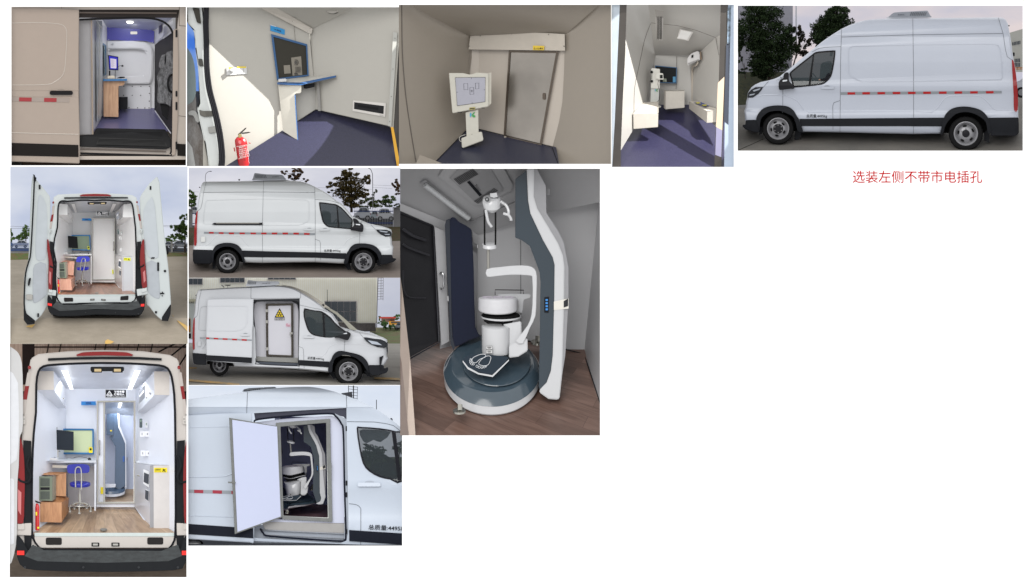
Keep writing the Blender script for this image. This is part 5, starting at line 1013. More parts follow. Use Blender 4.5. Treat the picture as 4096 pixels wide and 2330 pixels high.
    # warning light box over the door
    sb = thing('warning_sign', f'black sign with radiation triangle over the inner door in the van {n}', 'sign', (680, 345, 1.6))
    G().bx(613, 288, 746, 342, 1.55, .1).mk('frame', M('sign frame', (190, 194, 200), .4), sb, bev=.01)
    G().bx(618, 292, 742, 337, 1.54, .02).mk('face', M('black ink', (24, 25, 32), .3), sb, sm=0)
    WI = M('white print', (226, 228, 232), .5, emit=.3)
    tr = G().ring([(640, 296), (660, 327), (620, 327)], [(640, 302), (654, 324), (626, 324)], 1.53, .004)
    for a in (-90, 30, 150):
        tr.pr([(640+8*math.cos(math.radians(a+k)), 317+8*math.sin(math.radians(a+k))) for k in (-30, 0, 30)]+[(640+2*math.cos(math.radians(a)), 317+2*math.sin(math.radians(a)))], 1.53, .004)
    tr.mk('radiation_mark', WI, sb, sm=0)
    for tx, q in (('小心辐射', (624, 329, 658, 335)), ('射线有害', (668, 296, 732, 310)), ('灯亮勿入', (668, 312, 732, 326)), ('Be careful of radiation', (665, 328, 738, 333))): text(tx, q, WI, sb, 1.53, bold=.02 if len(tx) < 6 else 0)
    bl = thing('room_label', f'small blue name plate on the back wall in the van {n}', 'sign', (510, 386, 2.3))
    G().bx(467, 362, 557, 386, 2.3, .02).mk('plate', M('label blue', (26, 126, 200), .4), bl, sm=0)
    text('控制室', (495, 367, 528, 377), M('navy ink', (10, 40, 110), .5), bl, 2.28, bold=.02); text('CONTROL ROOM', (485, 380, 540, 384), M('navy ink', (10, 40, 110), .5), bl, 2.28)
    # lead glass window, monitor, desk
    wn = thing('observation_window', f'blue framed observation window behind the monitor in the van {n}', 'window', (430, 688, 2.3))
    G().prh([(315, 528), (545, 530), (545, 688), (315, 686)], [[(330, 540), (535, 540), (535, 676), (330, 675)]], 2.3, .08).mk('frame', M('blue frame', (28, 108, 166), .4), wn, bev=.01)
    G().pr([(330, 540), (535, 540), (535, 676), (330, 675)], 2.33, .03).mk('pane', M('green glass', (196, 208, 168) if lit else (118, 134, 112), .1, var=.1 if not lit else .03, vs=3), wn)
    wt = G().pr(rr(514, 643, 537, 678, 3, 2), 2.29, .01).mk('warning_sticker', M('sticker yellow', (240, 220, 20), .5), wn); G().yl(525, 656, [(7, 2.28), (7, 2.29)], 1, 14).mk('mark', M('black ink', (24, 25, 32), .5), wt)
    mo = thing('monitor', f'black flat monitor on the desk in the van {n}', 'monitor', (340, 722, 1.9))
    G().pr([(263, 530), (421, 548), (421, 664), (264, 656)], 1.9, .04).mk('screen', M('monitor screen', (40, 46, 54), .25, spec=.3) if lit else M('monitor screen', (14, 15, 18), .25, spec=.3), mo, bev=.006)
    G().pr([(313, 650), (330, 650), (326, 708), (318, 708)], 1.93, .03).la([(350, 722, 36, 4), (350, 717, 36, 4)], 1.9, 20).mk('stand', CH, mo); G().bx(314, 520, 320, 534, 1.92, .03).mk('camera', M('monitor black', (24, 26, 30), .4), mo)
    dk = thing('desk', f'white wall desk under the observation window in the van {n}', 'desk', (400, 735, 1.8))
    G().pr([(232, 728, 1.25), (560, 728, 1.6), (562, 708, 2.4), (300, 708, 2.4)], 0, .03).bx(232, 728, 560, 738, 1.4, .05).mk('desk_top', M('desk white', (206, 210, 218) if lit else (206, 208, 212), .35), dk)
    G().pr([(548, 738), (560, 738), (556, 1035), (548, 1030)], 1.45, .4).mk('side_panel', LW, dk); G().pr([(380, 760), (548, 760), (548, 1010), (392, 1010)], 2.3, .03).mk('back_panel', M('desk back', (178, 176, 180) if lit else (170, 172, 178), .4), dk)
    G().pr([(290, 768), (292, 752), (400, 756), (394, 772)], 1.5, .05).mk('keyboard_tray', M('tray', (200, 196, 186), .4), dk)
    tag(G().la([(518, 720, 10, 3), (518, 714, 10, 4), (517, 710, 6, 2)], 1.5, 14).mk('mouse', M('black plastic', (32, 32, 36), .5, spec=.25)), f'small black mouse on the white desk in the van {n}', 'mouse')
    kb = thing('keyboard', f'{"white desk tray with papers" if 0 else "pale box of cables"} on the desk below the monitor in the van {n}', 'box', (280, 726, 1.5)); G().pr([(240, 722), (250, 708), (320, 712), (322, 724)], 1.5, .1).mk('box', M('pale box', (214, 212, 210), .5), kb, bev=.01)
    cb_ = G().tb(cat([(340, 668, 1.95), (300, 680, 1.9), (290, 700, 1.8), (310, 706, 1.7)], 4), 1.2).tb(cat([(420, 708, 1.7), (450, 702, 1.7), (490, 706, 1.6), (512, 714, 1.5)], 4), 1.2).mk('cable', M('black plastic', (32, 32, 36), .5, spec=.25)); tag(cb_, f'thin black cables on the desk in the van {n}', 'cable')
    # computer on the stepped wooden box
    W = patmat('beech veneer', 'wood', (172, 122, 84) if lit else (186, 136, 116), (196, 146, 104) if lit else (204, 154, 132), 3, .4, coord='Object', stretch=(6, 6, 1))
    cb = thing('stepped_cabinet', f'stepped beech wood cabinet carrying the grey computer in the van {n}', 'cabinet', (280, 1105, 1.2))
    G().pr([(188, 812, 1.0), (188, 806, 1.0), (262, 793, 1.5), (378, 796, 1.6), (374, 800, 1.55), (312, 815, 1.1)], 0, .03).mk('top', W, cb)
    G().pr([(313, 815), (376, 800), (374, 945), (313, 942)], 1.25, .3).mk('upper_panel', W, cb); G().pr([(197, 978, 1.0), (270, 950, 1.3), (313, 942, 1.3), (376, 942, 1.5), (392, 960, 1.4), (345, 982, 1.0)], 0, .03).mk('shelf', W, cb)
    G().pr([(197, 978), (347, 982), (347, 1105), (210, 1102)], .95, .1).mk('front', W, cb); G().pr([(347, 982, .96), (392, 950, 1.5), (388, 1012, 1.5), (390, 1040, 1.4), (347, 1105, .96)], 0, .05).mk('side', W, cb)
    pc = thing('computer', f'grey green computer tower on the wooden cabinet in the van {n}', 'computer', (250, 974, 1.0))
    t_ = G().pr([(202, 822), (290, 822), (290, 973), (204, 970)], .9, .04).mk('front', M('pc grey', (112, 122, 104), .4), pc, bev=.006); G().pr([(290, 822, .9), (313, 814, 1.2), (312, 960, 1.2), (290, 973, .9)], 0, .02).mk('side', M('pc side', (150, 154, 142), .4), pc)
    for q in ((217, 834, 274, 882), (217, 914, 274, 962)): G().bx(*q, .89, .02).mk('vent_panel', M('pc vent', (70, 78, 70), .5, var=.3, vs=60), pc, bev=.004)
    G().bx(217, 889, 274, 905, .89, .02).mk('drive', M('black plastic', (32, 32, 36), .5, spec=.25), pc)
    # stool
    so = thing('stool', f'blue swivel stool in front of the desk in the van {n}', 'stool', (460, 1052, 1.1))
    BLU = M('blue vinyl', (20, 30, 150), .35, coat=.2)
    G().pr(cat([(380, 775), (384, 756), (410, 748), (450, 746), (495, 748), (516, 760), (518, 782), (508, 800), (450, 803), (392, 803)], 3, True), 1.05, .07).mk('backrest', BLU, so, bev=.02)
    G().la([(460, 886, 48, 6), (460, 880, 62, 10), (460, 866, 65, 12), (460, 860, 60, 10), (460, 856, 40, 6)], 1.15, 32).mk('seat', BLU, so)
    G().tb(cat([(433, 890, .85), (430, 800, .98), (436, 772, 1.0), (450, 765, 1.0), (462, 772, 1.0), (468, 800, .98), (468, 905, .85)], 4), 4).mk('back_bar', CH, so)
    G().tb([(459, 890, 1.15), (459, 935, 1.15)], 5).tb([(459, 930, 1.15), (460, 1005, 1.15)], 8.5).mk('stem', CH, so)
    G().tb([(460+52*math.cos(a*.3927), 996+12*math.sin(a*.3927), 1.15-.3*math.sin(a*.3927)) for a in range(16)], 4, closed=True).mk('foot_ring', CH, so)
    for x_, y_, dd in ((398, 1040, 1.2), (425, 1022, 1.4), (500, 1020, 1.4), (524, 1038, 1.15), (455, 1050, .85)):
        G().tb(cat([(460, 985, 1.15), ((460+x_)/2, 988, (1.15+dd)/2), (x_, 1008, dd), (x_, y_-4, dd)], 3), 4).la([(x_, y_, 9, 3), (x_, y_-7, 9, 3)], dd, 12).mk('leg', CH, so)
    # fire extinguisher lower left
    fe = thing('fire_extinguisher', f'red fire extinguisher at the cabin threshold in the van {n}', 'fire extinguisher', (198, 1155, .5))
    RE = M('extinguisher red', (200, 20, 22), .25, coat=.5)
    G().la([(198, 1150, 13, 3), (198, 1010, 13, 3), (197, 995, 10, 2), (195, 988, 4, 1)], .45, 20).mk('cylinder', RE, fe)
    G().bx(188, 1040, 197, 1062, .36, .01).bx(198, 1132, 210, 1142, .36, .01).mk('label', M('sticker yellow', (240, 220, 20), .5), fe); G().pr([(184, 968), (224, 984), (222, 990), (196, 985), (186, 980)], .42, .03).mk('lever', M('black plastic', (32, 32, 36), .5, spec=.25), fe)
    # counter on the right
    ct = thing('counter', f'white counter cabinet with a yellow notice in the van {n}', 'counter', (950, 1150, .9))
    G().pr([(795, 728, 2.3), (900, 724, 2.3), (1038, 742, .9), (1036, 752, .85), (905, 752, .85), (795, 738, 2.3)], 0, .03).mk('counter_top', M('counter white', (218, 222, 228) if lit else (206, 208, 212), .3), ct)
    G().pr([(910, 754), (1034, 754), (1032, 1155), (912, 1152)], .8, .05).mk('end_panel', M('counter end', (206, 202, 200) if lit else (156, 158, 162), .35), ct)
    G().pr([(795, 740, 2.2), (905, 754, .85), (905, 1150, .85), (890, 1150, .9), (795, 1010, 2.2)], 0, .03).mk('front', LW, ct); G().bx(888, 756, 912, 1152, .84, .05).mk('edge_strip', M('edge grey', (150, 150, 154), .35, .3), ct)
    G().pr([(848, 778), (886, 792), (884, 892), (848, 868)], 1.0, .06).pr([(860, 900), (882, 910), (880, 978), (858, 962)], 1.0, .06).mk('appliance', M('appliance white', (216, 218, 222), .3), ct, bev=.006)
    G().pr([(852, 798), (882, 810), (880, 872), (850, 856)], .99, .02).pr([(860, 904), (880, 914), (878, 972), (858, 958)], .985, .02).mk('dark_glass', M('smoked glass', (58, 62, 72), .1), ct)
    yn = G().bx(914, 770, 994, 798, .79, .01).mk('notice', M('sticker yellow', (240, 220, 20), .5), ct, sm=0); text('注意台阶', (918, 774, 956, 787), M('black ink', (24, 25, 32), .5), yn, .784, bold=.01); text('Mind the step', (918, 790, 956, 795), M('black ink', (24, 25, 32), .5), yn, .784)
    G().tb([(968, 776, .78), (974, 786, .78), (984, 794, .78)], 2.4, seg=5).tb([(972, 786, .78), (964, 792, .78)], 2, seg=5).tb([(972, 780, .78), (984, 782, .78)], 1.6, seg=5).mk('falling_figure', M('black ink', (24, 25, 32), .5), yn)
    G().tb([(812, 816, 1.6), (826, 820, 1.5)], 4).mk('knob', CH, ct)
    # things on the right wall
    for q, l, c_ in (((824, 468, 842, 524), 'dark handheld meter hanging on the right cabin wall', (60, 74, 78)), ((860, 488, 874, 524), 'white remote control holder beside the dark meter', (206, 208, 212))):
        o = thing('remote_control', f'{l} in the van {n}', 'remote control', (q[0], q[3], 1.8)); G().pr(rr(*q, 4, 2), 1.7, .05).mk('case', M('case', c_, .4), o); G().bx(q[0]+4, q[1]+6, q[2]-4, q[1]+20, 1.69, .02).mk('display', M('lcd', (120, 140, 130), .3), o)
    for q, l in (((828, 545, 888, 580), 'double switch plate under the remote controls'), ((832, 664, 894, 698), 'double power socket above the white counter')):
        o = thing('wall_socket', f'{l} in the van {n}', 'socket', (q[0], q[3], 1.9)); G().bx(q[0], q[1], (q[0]+q[2])/2-1, q[3], 1.8, .03).bx((q[0]+q[2])/2+1, q[1], q[2], q[3], 1.8, .03).mk('plate', M('plate', (226, 228, 234), .4), o, bev=.004)
        G().bx(q[0]+10, q[1]+10, q[0]+14, q[3]-10, 1.79, .01).bx(q[2]-18, q[1]+12, q[2]-12, q[3]-12, 1.79, .01).mk('slot', M('slot', (130, 132, 138), .5), o)
    # inner door frame and door
    dr = thing('inner_door', f"{'closed white sliding' if closed_door else 'open white sliding'} inner door in a steel frame in the van {n}", 'door', (680, 1005, 2.2))
    G().prh([(562, 358), (800, 358), (800, 990), (562, 990)], [[(572, 368), (788, 368), (788, 978), (572, 978)]], 2.2, .1).mk('frame', CH, dr, bev=.006)
    G().bx(562, 990, 795, 1010, 2.25, .1).mk('threshold', LW, dr)
    if closed_door: G().bx(574, 366, 786, 980, 2.28, .03).mk('leaf', LW, dr)
    else:
        G().bx(571, 366, 604, 980, 2.28, .03).mk('leaf', LW, dr); G().bx(603, 366, 614, 980, 2.26, .03).mk('leaf_edge', CH, dr)
    hx = 580 if not closed_door else 770
    G().tb(cat([(hx, 606, 2.27), (hx, 604, 2.18), (hx, 640, 2.16), (hx, 684, 2.18), (hx, 688, 2.27)], 3), 4.5).mk('handle', CH, dr)
    G().bx(hx+6 if not closed_door else 772, 888, hx+22 if not closed_door else 786, 930, 2.25, .02).mk('notice', M('sticker yellow', (240, 220, 20), .5), dr)
    C.E = E0
    return v, LW, CH
LUM[7] = 1.0
CP = 7; panel(7)
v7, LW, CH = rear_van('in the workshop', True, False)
# room beyond the open inner door: scanner column and base
r2 = thing('scanner_room', 'bright room beyond the open inner door in the bottom left picture', 'room', (700, 970, 4)); r2['kind'] = 'structure'
bpy.data.objects.remove([o for o in bpy.data.objects if o.name.startswith('back_wall') and o.parent and o.parent.name.startswith('control_cabin')][0])
cab = [o for o in bpy.data.objects if o.name.startswith('control_cabin')][0]
G().prh([(345, 270), (800, 270), (800, 1010), (345, 1010)], [[(575, 368), (790, 368), (790, 980), (575, 980)]], 2.5, .05).mk('back_wall', LW, cab, sm=0)
slabq('back_wall', [(560, 320, 3.6), (800, 320, 3.6), (800, 905, 3.6), (560, 905, 3.6)], M('room white', (204, 214, 238), .3), r2)
slabq('ceiling', [(560, 330, 2.6), (800, 330, 2.6), (800, 450, 3.6), (560, 440, 3.6)], M('room ceiling', (190, 200, 216), .3), r2)
f_ = uvq('floor', [(560, 900, 3.6), (800, 900, 3.6), (880, 985, 2.6), (500, 985, 2.6)], patmat('oak planks', 'planks', (198, 176, 152), (168, 144, 120), a=(.6, .2), rough=.3, gap=(130, 108, 88)), r2); f_.parent = None; f_.location = ORG[r2.name]; tag(f_, 'pale wood floor beyond the open inner door of the workshop van', None, None, 'structure')
tl = thing('strip_light', 'short lit ceiling tube seen through the open inner door', 'ceiling light', (705, 400, 2.9)); G().pr([(698, 370, 2.7), (720, 370, 2.7), (708, 405, 3.0), (690, 402, 3.0)], 0, .02).mk('tube', emitmat('tube', (250, 252, 255), 1.6), tl, sm=0)
area((700, 420, 2.75), .4, 7, (math.radians(15), 0, 0), (.92, .96, 1), .4, parent=tl)
sc_ = thing('head_scanner', 'slate blue scanner column on its round base beyond the open door of the workshop van', 'medical scanner', (700, 950, 3), 'head scanners')
SL = M('slate gloss top', (78, 98, 124), .25, coat=.3); SW = M('white gloss shell', (222, 226, 236), .25, coat=.4)
G().pr(cat([(622, 440), (662, 436), (664, 572), (622, 568)], 1, True), 2.85, .2).mk('column_head', SL, sc_, bev=.01)
G().pr([(662, 436), (690, 436), (692, 500), (735, 620), (738, 880), (700, 905), (672, 890), (676, 640), (640, 580), (664, 572)], 2.9, .25).mk('main_column', SL, sc_, bev=.01)
G().pr([(690, 434), (700, 438), (702, 510), (742, 610), (744, 890), (738, 905), (738, 620), (694, 520)], 2.88, .25).mk('column_front_rail', SW, sc_)
G().pr([(722, 700), (732, 698), (732, 732), (722, 732)], 2.88, .02).mk('control_panel', M('panel blue', (40, 90, 170), .3), sc_)
G().pr([(645, 538), (655, 538), (655, 546), (645, 546)], 2.84, .02).mk('sticker', M('sticker yellow', (240, 220, 20), .5), sc_)
G().la([(650, 922, 86, 26), (650, 912, 88, 27), (650, 902, 86, 26)], 2.98, 40, kd=.5).mk('base', SW, sc_); G().la([(650, 906, 86, 26), (650, 893, 80, 22)], 2.97, 40, kd=.5).mk('base_top', SL, sc_)
G().pr([(612, 868), (680, 868), (676, 890), (614, 892)], 2.7, .1).mk('foot_plate', SW, sc_, bev=.01)
g = G().bx(740, 706, 752, 722, 3.5, .03).mk('wall_socket', M('plate grey', (190, 190, 200), .4)); tag(g, 'small grey plate on the far wall right of the scanner column', 'socket')
# workshop roof and the open door at the left
setl = C.E
slabq('roof', [(20, 0, 3.0), (1120, 0, 3.0), (1120, 300, 5.5), (20, 300, 5.5)], patmat('tin roof', 'wood', (170, 140, 122), (214, 190, 170), 4, .5, coord='Object', stretch=(14, .5, .5)), None, .05)
tag(bpy.data.objects['roof'], 'corrugated tin roof of the workshop above the bottom left van', None, None, 'structure')
tag(G().bx(20, 200, 1120, 1300, 6, .1).mk('workshop_wall', M('dim workshop wall', (70, 58, 50), .8)), 'dim brown wall of the workshop far behind the bottom left van', 'wall')
ws = thing('workshop_frame', 'dark steel columns and roof beams of the workshop behind the bottom left van', 'building frame', (140, 400, 3))
g = G().bx(106, 0, 182, 260, 2.6, .15).mk('column', M('dark steel beam', (44, 34, 32), .6), ws)
g = G()
for x_ in (270, 345, 560, 620, 700, 820, 905): g.tb([(x_, 5, 2.9), (x_-18, 90, 3.2)], 4)
for a, b_ in (((940, 60), (1060, 0)), ((1010, 90), (1110, 10)), ((1070, 140), (1115, 70))): g.tb([(a[0], a[1], 2.9), (b_[0], b_[1], 2.9)], 5)
g.bx(180, 25, 1113, 34, 2.8, .1).mk('beam', M('dark steel beam', (44, 34, 32), .6), ws)
G().bx(20, 1290, 1120, 1445, 1.5, .1).mk('ground', conc((96, 86, 76), (120, 108, 96)), sm=0); tag(bpy.data.objects[[o.name for o in bpy.data.objects if o.name.startswith('ground')][-1]], 'dim workshop floor under the bottom left van', None, None, 'structure')
do = thing('rear_door', 'white rear door swung open, at the left edge of the bottom left picture', 'van door', (60, 1350, .1))
PWd = M('white van paint', (186, 186, 186), .28, var=.015, coat=.5)
G().pr(cat([(20, 20), (60, 45), (95, 90), (108, 200), (110, 500), (100, 560), (90, 590), (84, 760), (76, 860), (74, 1100), (68, 1240), (40, 1350), (20, 1360)], 2), .1, .1).mk('door_shell', PWd, do, bev=.02)
G().pr([(20, 170), (50, 190), (80, 250), (86, 420), (84, 600), (72, 720), (20, 760)], .09, .02).mk('window_recess', M('recess', (206, 208, 212), .2), do, bev=.008)
G().pr(rr(10, 835, 56, 1240, 14), .09, .02).mk('lower_panel', M('recess', (206, 208, 212), .2), do, bev=.008)
# ================================================================== the same view out of doors, both doors open
CP = 6; panel(6)
sky((186, 196, 220), (232, 235, 242), 20, sc=.22, stretch=(1, 1, 2))
strip_ground('ground', 'pale concrete yard under the van with both rear doors open', [(30, 1440, 1470, 1440, -.0, .0), (30, 1225, 1470, 1225, .42, .42), (30, 1150, 1470, 1150, 1.3, 1.3), (30, 760, 1470, 730, 9, 9)], conc((150, 141, 126), (168, 158, 143)))
strip_ground('dirt_bank', 'brown earth and grass strip behind the yard', [(30, 762, 1470, 732, 9, 9), (30, 705, 1470, 700, 10, 10)], patmat('dirt', 'speck', (120, 92, 66), (84, 110, 48), 6, .95, coord='Object', bump=.5))
for pts, l in (([(1330, 1195, .72), (1457, 1290, .29), (1457, 1330, .21), (1380, 1250, .37)], 'yellow line on the yard right of the right rear door'), ([(165, 1290, .29), (200, 1278, .31), (240, 1272, .32), (215, 1300, .27)], 'yellow mark under the left rear door'), ([(800, 1405, .06), (820, 1392, .08), (870, 1412, .05), (840, 1432, .01), (798, 1430, .01)], 'yellow mark at the bottom of the yard')):
    tag(G().pr([(p[0], p[1], p[2]-.05) for p in pts], 0, .003).mk('road_marking', patmat('worn yellow', 'speck', (222, 178, 88), (196, 170, 120), 5, .8, coord='Object'), sm=0), l, None, None, 'structure')
fence('fence', 'blue railings in front of the cars left of the left rear door', 42, 192, 622, 690, 10.5, 'blue railings of the yard', 22, (40, 90, 170), (70, 100, 150))
fence('fence', 'dark railings and post right of the right rear door', 1275, 1457, 620, 695, 10.5, 'blue railings of the yard', 26, (60, 80, 110), (90, 96, 104))
t = thing('fence_pillar', 'grey concrete post in the railings right of the right rear door', 'pillar', (1330, 700, 10.3)); G().bx(1322, 612, 1338, 698, 10.3, .2).mk('shaft', M('render', (170, 170, 168), .85), t)
t = thing('low_wall', 'grey kerb wall under the railings behind the open rear doors', 'wall', (100, 700, 10.6)); G().bx(30, 684, 200, 706, 10.6, .2).bx(1270, 682, 1470, 704, 10.6, .2).mk('wall_body', M('render', (170, 170, 168), .85), t)
car('parked_car', 'white car behind the railings at the far left of the yard', 68, 184, 602, 664, 11.5, (206, 210, 216), 'cars parked beyond the railings')
car('parked_car', 'dark blue car cut by the left edge of the yard picture', -20, 68, 612, 664, 11.6, (110, 130, 150), 'cars parked beyond the railings')
car('parked_car', 'white car half hidden behind the right rear door', 1262, 1332, 612, 664, 11.6, (206, 210, 216), 'cars parked beyond the railings')
car('parked_car', 'white estate car behind the railings near the right tree', 1338, 1462, 604, 670, 11.5, (206, 210, 216), 'cars parked beyond the railings', True)
G().bx(30, 664, 200, 690, 12.5, .1).bx(1270, 664, 1470, 690, 12.5, .1).mk('asphalt', M('asphalt', (110, 110, 112), .9)).__setitem__('kind', 'structure')
gA, gB = (48, 72, 34), (120, 150, 78)
for (x_, y_, rx, ry, l, nn, dd) in ((52, 560, 22, 55, 'autumn tinted tree at the left picture edge', 500, 13), (165, 540, 40, 60, 'green tree just left of the left rear door', 1100, 13), (110, 575, 50, 30, 'low pale green tree between the two left trees', 700, 13.5), (1320, 590, 50, 26, 'low distant green trees right of the right rear door', 700, 14)):
    tree('tree', l, 'trees behind the open rear doors', dd, (x_, y_+ry+20), (x_, y_), 5, [(x_, y_, rx, ry), (x_, y_+ry*.5, rx*1.1, ry*.5)], nn, 7, gA, gB, 3)
tree('tree', 'dark broadleaf tree standing at the right picture edge', 'trees behind the open rear doors', 9.6, (1436, 700), (1430, 440), 7, [(1430, 420, 40, 35), (1345, 500, 35, 30), (1400, 520, 60, 45), (1440, 480, 40, 60), (1430, 580, 50, 40), (1360, 560, 40, 25)], 3200, 8, (34, 52, 26), (98, 120, 66), 8)
wires('', [('power line crossing the sky left of the left rear door', [(42, 490), (200, 496)]), ('lower power line left of the left rear door', [(42, 508), (200, 508)]), ('power line crossing the sky right of the right rear door', [(1255, 484), (1400, 484)]), ('lower power line right of the right rear door', [(1255, 494), (1400, 498)])], 16)
W6 = [((190, 430), (418, 500)), ((205, 180), (430, 310)), ((300, 138), (500, 292)), ((600, 127), (715, 287)), ((900, 138), (940, 292)), ((1010, 180), (1012, 310)), ((1042, 430), (1040, 500)), ((1046, 900), (1046, 850)), ((1045, 1150), (1044, 1030)), ((1005, 1262), (1010, 1098)), ((205, 1250), (440, 1098)), ((165, 1150), (412, 1030)), ((166, 800), (408, 780)),
      ((450, 75), (605, 245)), ((775, 75), (840, 245)), ((600, 47), (715, 224)), ((158, 100), (388, 258)), ((132, 240), (375, 380)), ((1062, 106), (1050, 262)), ((1084, 250), (1068, 380)), ((104, 600), (352, 610)), ((1112, 600), (1092, 610)), ((72, 1104), (346, 985)), ((1118, 1104), (1112, 975)),
      ((180, 1165), (418, 1034)), ((1035, 1165), (1038, 1030)), ((395, 1008), (560, 940)), ((800, 1008), (880, 936)), ((617, 290), (733, 370)), ((745, 340), (832, 408)), ((467, 362), (614, 428)), ((556, 387), (690, 448)), ((315, 528), (495, 560)), ((545, 687), (682, 684)), ((263, 531), (458, 564)), ((420, 664), (582, 667)), ((235, 730), (420, 718)), ((560, 730), (690, 716)),
      ((562, 358), (692, 425)), ((800, 358), (878, 424)), ((562, 990), (690, 922)), ((800, 990), (880, 918)), ((397, 870), (572, 828)), ((525, 870), (672, 826)), ((460, 1045), (624, 960)), ((380, 775), (572, 752)), ((518, 775), (676, 750)), ((795, 730), (882, 716)), ((1038, 748), (1034, 727)), ((1033, 1152), (1033, 1018)), ((910, 754), (948, 730)), ((890, 1150), (936, 1018)),
      ((188, 820), (420, 786)), ((315, 815), (500, 772)), ((290, 973), (488, 906)), ((202, 972), (426, 900)), ((376, 798), (555, 770)), ((347, 1105), (535, 1002)), ((210, 1102), (440, 1000)), ((392, 950), (560, 886)), ((300, 292), (497, 400)), ((372, 404), (545, 465)), ((200, 292), (428, 396)), ((372, 282), (540, 380)), ((916, 322), (940, 418)), ((1024, 325), (1020, 420)), ((815, 430), (890, 478)),
      ((72, 1185), (342, 1040)), ((1116, 1185), (1116, 1040)), ((82, 1340), (345, 1150)), ((110, 1378), (365, 1188)), ((1095, 1370), (1095, 1182)), ((600, 1408), (730, 1196)), ((600, 1326), (730, 1130)), ((600, 1190), (730, 1046)), ((824, 468), (896, 512)), ((842, 524), (912, 556)), ((858, 570), (935, 590)), ((894, 698), (956, 690)), ((848, 778), (908, 752)), ((884, 978), (928, 890))]
setwarp(tps([a for a, b in W6], [b for a, b in W6]), .9)
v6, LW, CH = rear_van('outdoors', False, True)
C.warp = None
G().bx(380, 1080, 1080, 1202, .4, 1.2).mk('underbody', M('underbody', (14, 14, 15), .9), v6)  # dark box added to deepen the shadow below the bumper
for x_ in (430, 1025): G().bx(x_-34, 1100, x_+34, 1215, .55, .6).mk('wheel', M('tyre', (20, 20, 21), .9), v6, bev=.06)  # unseen wheels added as dark boxes to strengthen the ground shadow
PW6 = M('white van paint', (194, 201, 201), .28, var=.015, coat=.5); IN = M('door inner', (184, 191, 196), .4); BK = M('black cladding', (28, 30, 33), .6, var=.1, spec=.2)
for q, l in (([(222, 85), (250, 120), (340, 230), (362, 290), (362, 600), (350, 760), (345, 1060), (330, 1140), (240, 1250), (160, 1200), (152, 900), (180, 780), (190, 700), (200, 400), (208, 200)], 'left rear door of the outdoor van swung open beside the tail'), ([(1213, 92), (1090, 235), (1076, 300), (1078, 480), (1100, 640), (1118, 780), (1122, 1080), (1150, 1130), (1250, 1240), (1320, 1180), (1318, 1000), (1300, 790), (1280, 640), (1258, 420), (1240, 230)], 'right rear door of the outdoor van swung open beside the tail')):
    L = q[0][0] < 600; do = thing('rear_door', l, 'van door', (q[0][0], 1240, .2), 'open rear doors')
    dz = (lambda x_: .05+.0009*(x_-150)) if L else (lambda x_: .05+.0009*(1320-x_))
    G().pr([(x_, y_, dz(x_)) for x_, y_ in cat(q, 2, True)], 0, .08).mk('door_shell', PW6, do, bev=.015)
    up = [(272, 250), (290, 245), (330, 320), (338, 560), (325, 740), (300, 760), (250, 755), (244, 600), (262, 300)] if L else [(1160, 268), (1175, 265), (1196, 330), (1208, 480), (1222, 640), (1222, 740), (1160, 745), (1130, 700), (1108, 560), (1105, 360)]
    G().pr([(x_, y_, dz(x_)-.012) for x_, y_ in cat(up, 2, True)], 0, .012).mk('window_recess', IN, do, bev=.005)
    dn = [(240, 795), (326, 790), (334, 1000), (322, 1050), (240, 1105), (222, 1060), (224, 880)] if L else [(1125, 782), (1215, 785), (1228, 900), (1238, 1040), (1220, 1070), (1160, 1040), (1135, 980)]
    G().pr([(x_, y_, dz(x_)-.012) for x_, y_ in cat(dn, 2, True)], 0, .012).mk('lower_panel', M('film panel', (172, 178, 184), .2, var=.08, vs=6), do, bev=.005)
    if L:
        G().tb([(x_, y_, .02) for x_, y_ in cat([(226, 84), (234, 110), (222, 400), (205, 700), (190, 770), (166, 860), (155, 1000), (156, 1150), (190, 1230), (238, 1250)], 3)], 7).mk('door_seal', BK, do)
        G().pr([(228, 82), (252, 105), (246, 135), (230, 128)], .03, .05).pr([(148, 1145), (175, 1190), (240, 1242), (235, 1270), (178, 1276), (150, 1240)], .03, .06).mk('seal_cap', BK, do)
        G().pr(cat([(182, 950), (190, 910), (205, 902), (207, 915), (196, 960), (188, 968)], 2, True), .0+.02, .03).mk('handle', BK, do); G().bx(170, 1035, 220, 1078, .03, .05).mk('lock', CH, do, bev=.01)
        G().bx(270, 160, 284, 195, .13, .03).bx(258, 1185, 272, 1215, .1, .03).mk('latch', BK, do)
    else:
        G().pr([(1250, 1245), (1252, 1215), (1318, 1115), (1325, 1122), (1322, 1190), (1300, 1248)], .03, .06).mk('seal_cap', BK, do)
        G().pr(rr(1214, 778, 1229, 848, 5), .11, .03).pr([(1160, 748), (1172, 738), (1198, 738), (1190, 750)], .15, .02).mk('handle', BK, do)
        G().yl(1276, 848, [(10, .06), (10, .08)], 1, 14).yl(1255, 1017, [(5, .08), (5, .1)], 1, 10).yl(1254, 1045, [(5, .08), (5, .1)], 1, 10).bx(1236, 1022, 1270, 1032, .08, .03).bx(1196, 1168, 1212, 1186, .12, .03).bx(1154, 170, 1168, 200, .18, .03).mk('latch', BK, do)
        G().la([(1292, 712, 12, 5), (1290, 690, 16, 6), (1290, 665, 16, 6), (1290, 650, 9, 3)], .3, 18).mk('mirror', BK, v6)
SUNS = []
def tempered(c1, c2, nm='speckled vinyl'): return patmat(nm, 'speck', c1, c2, 60, .3, coord='Object', spec=.5)
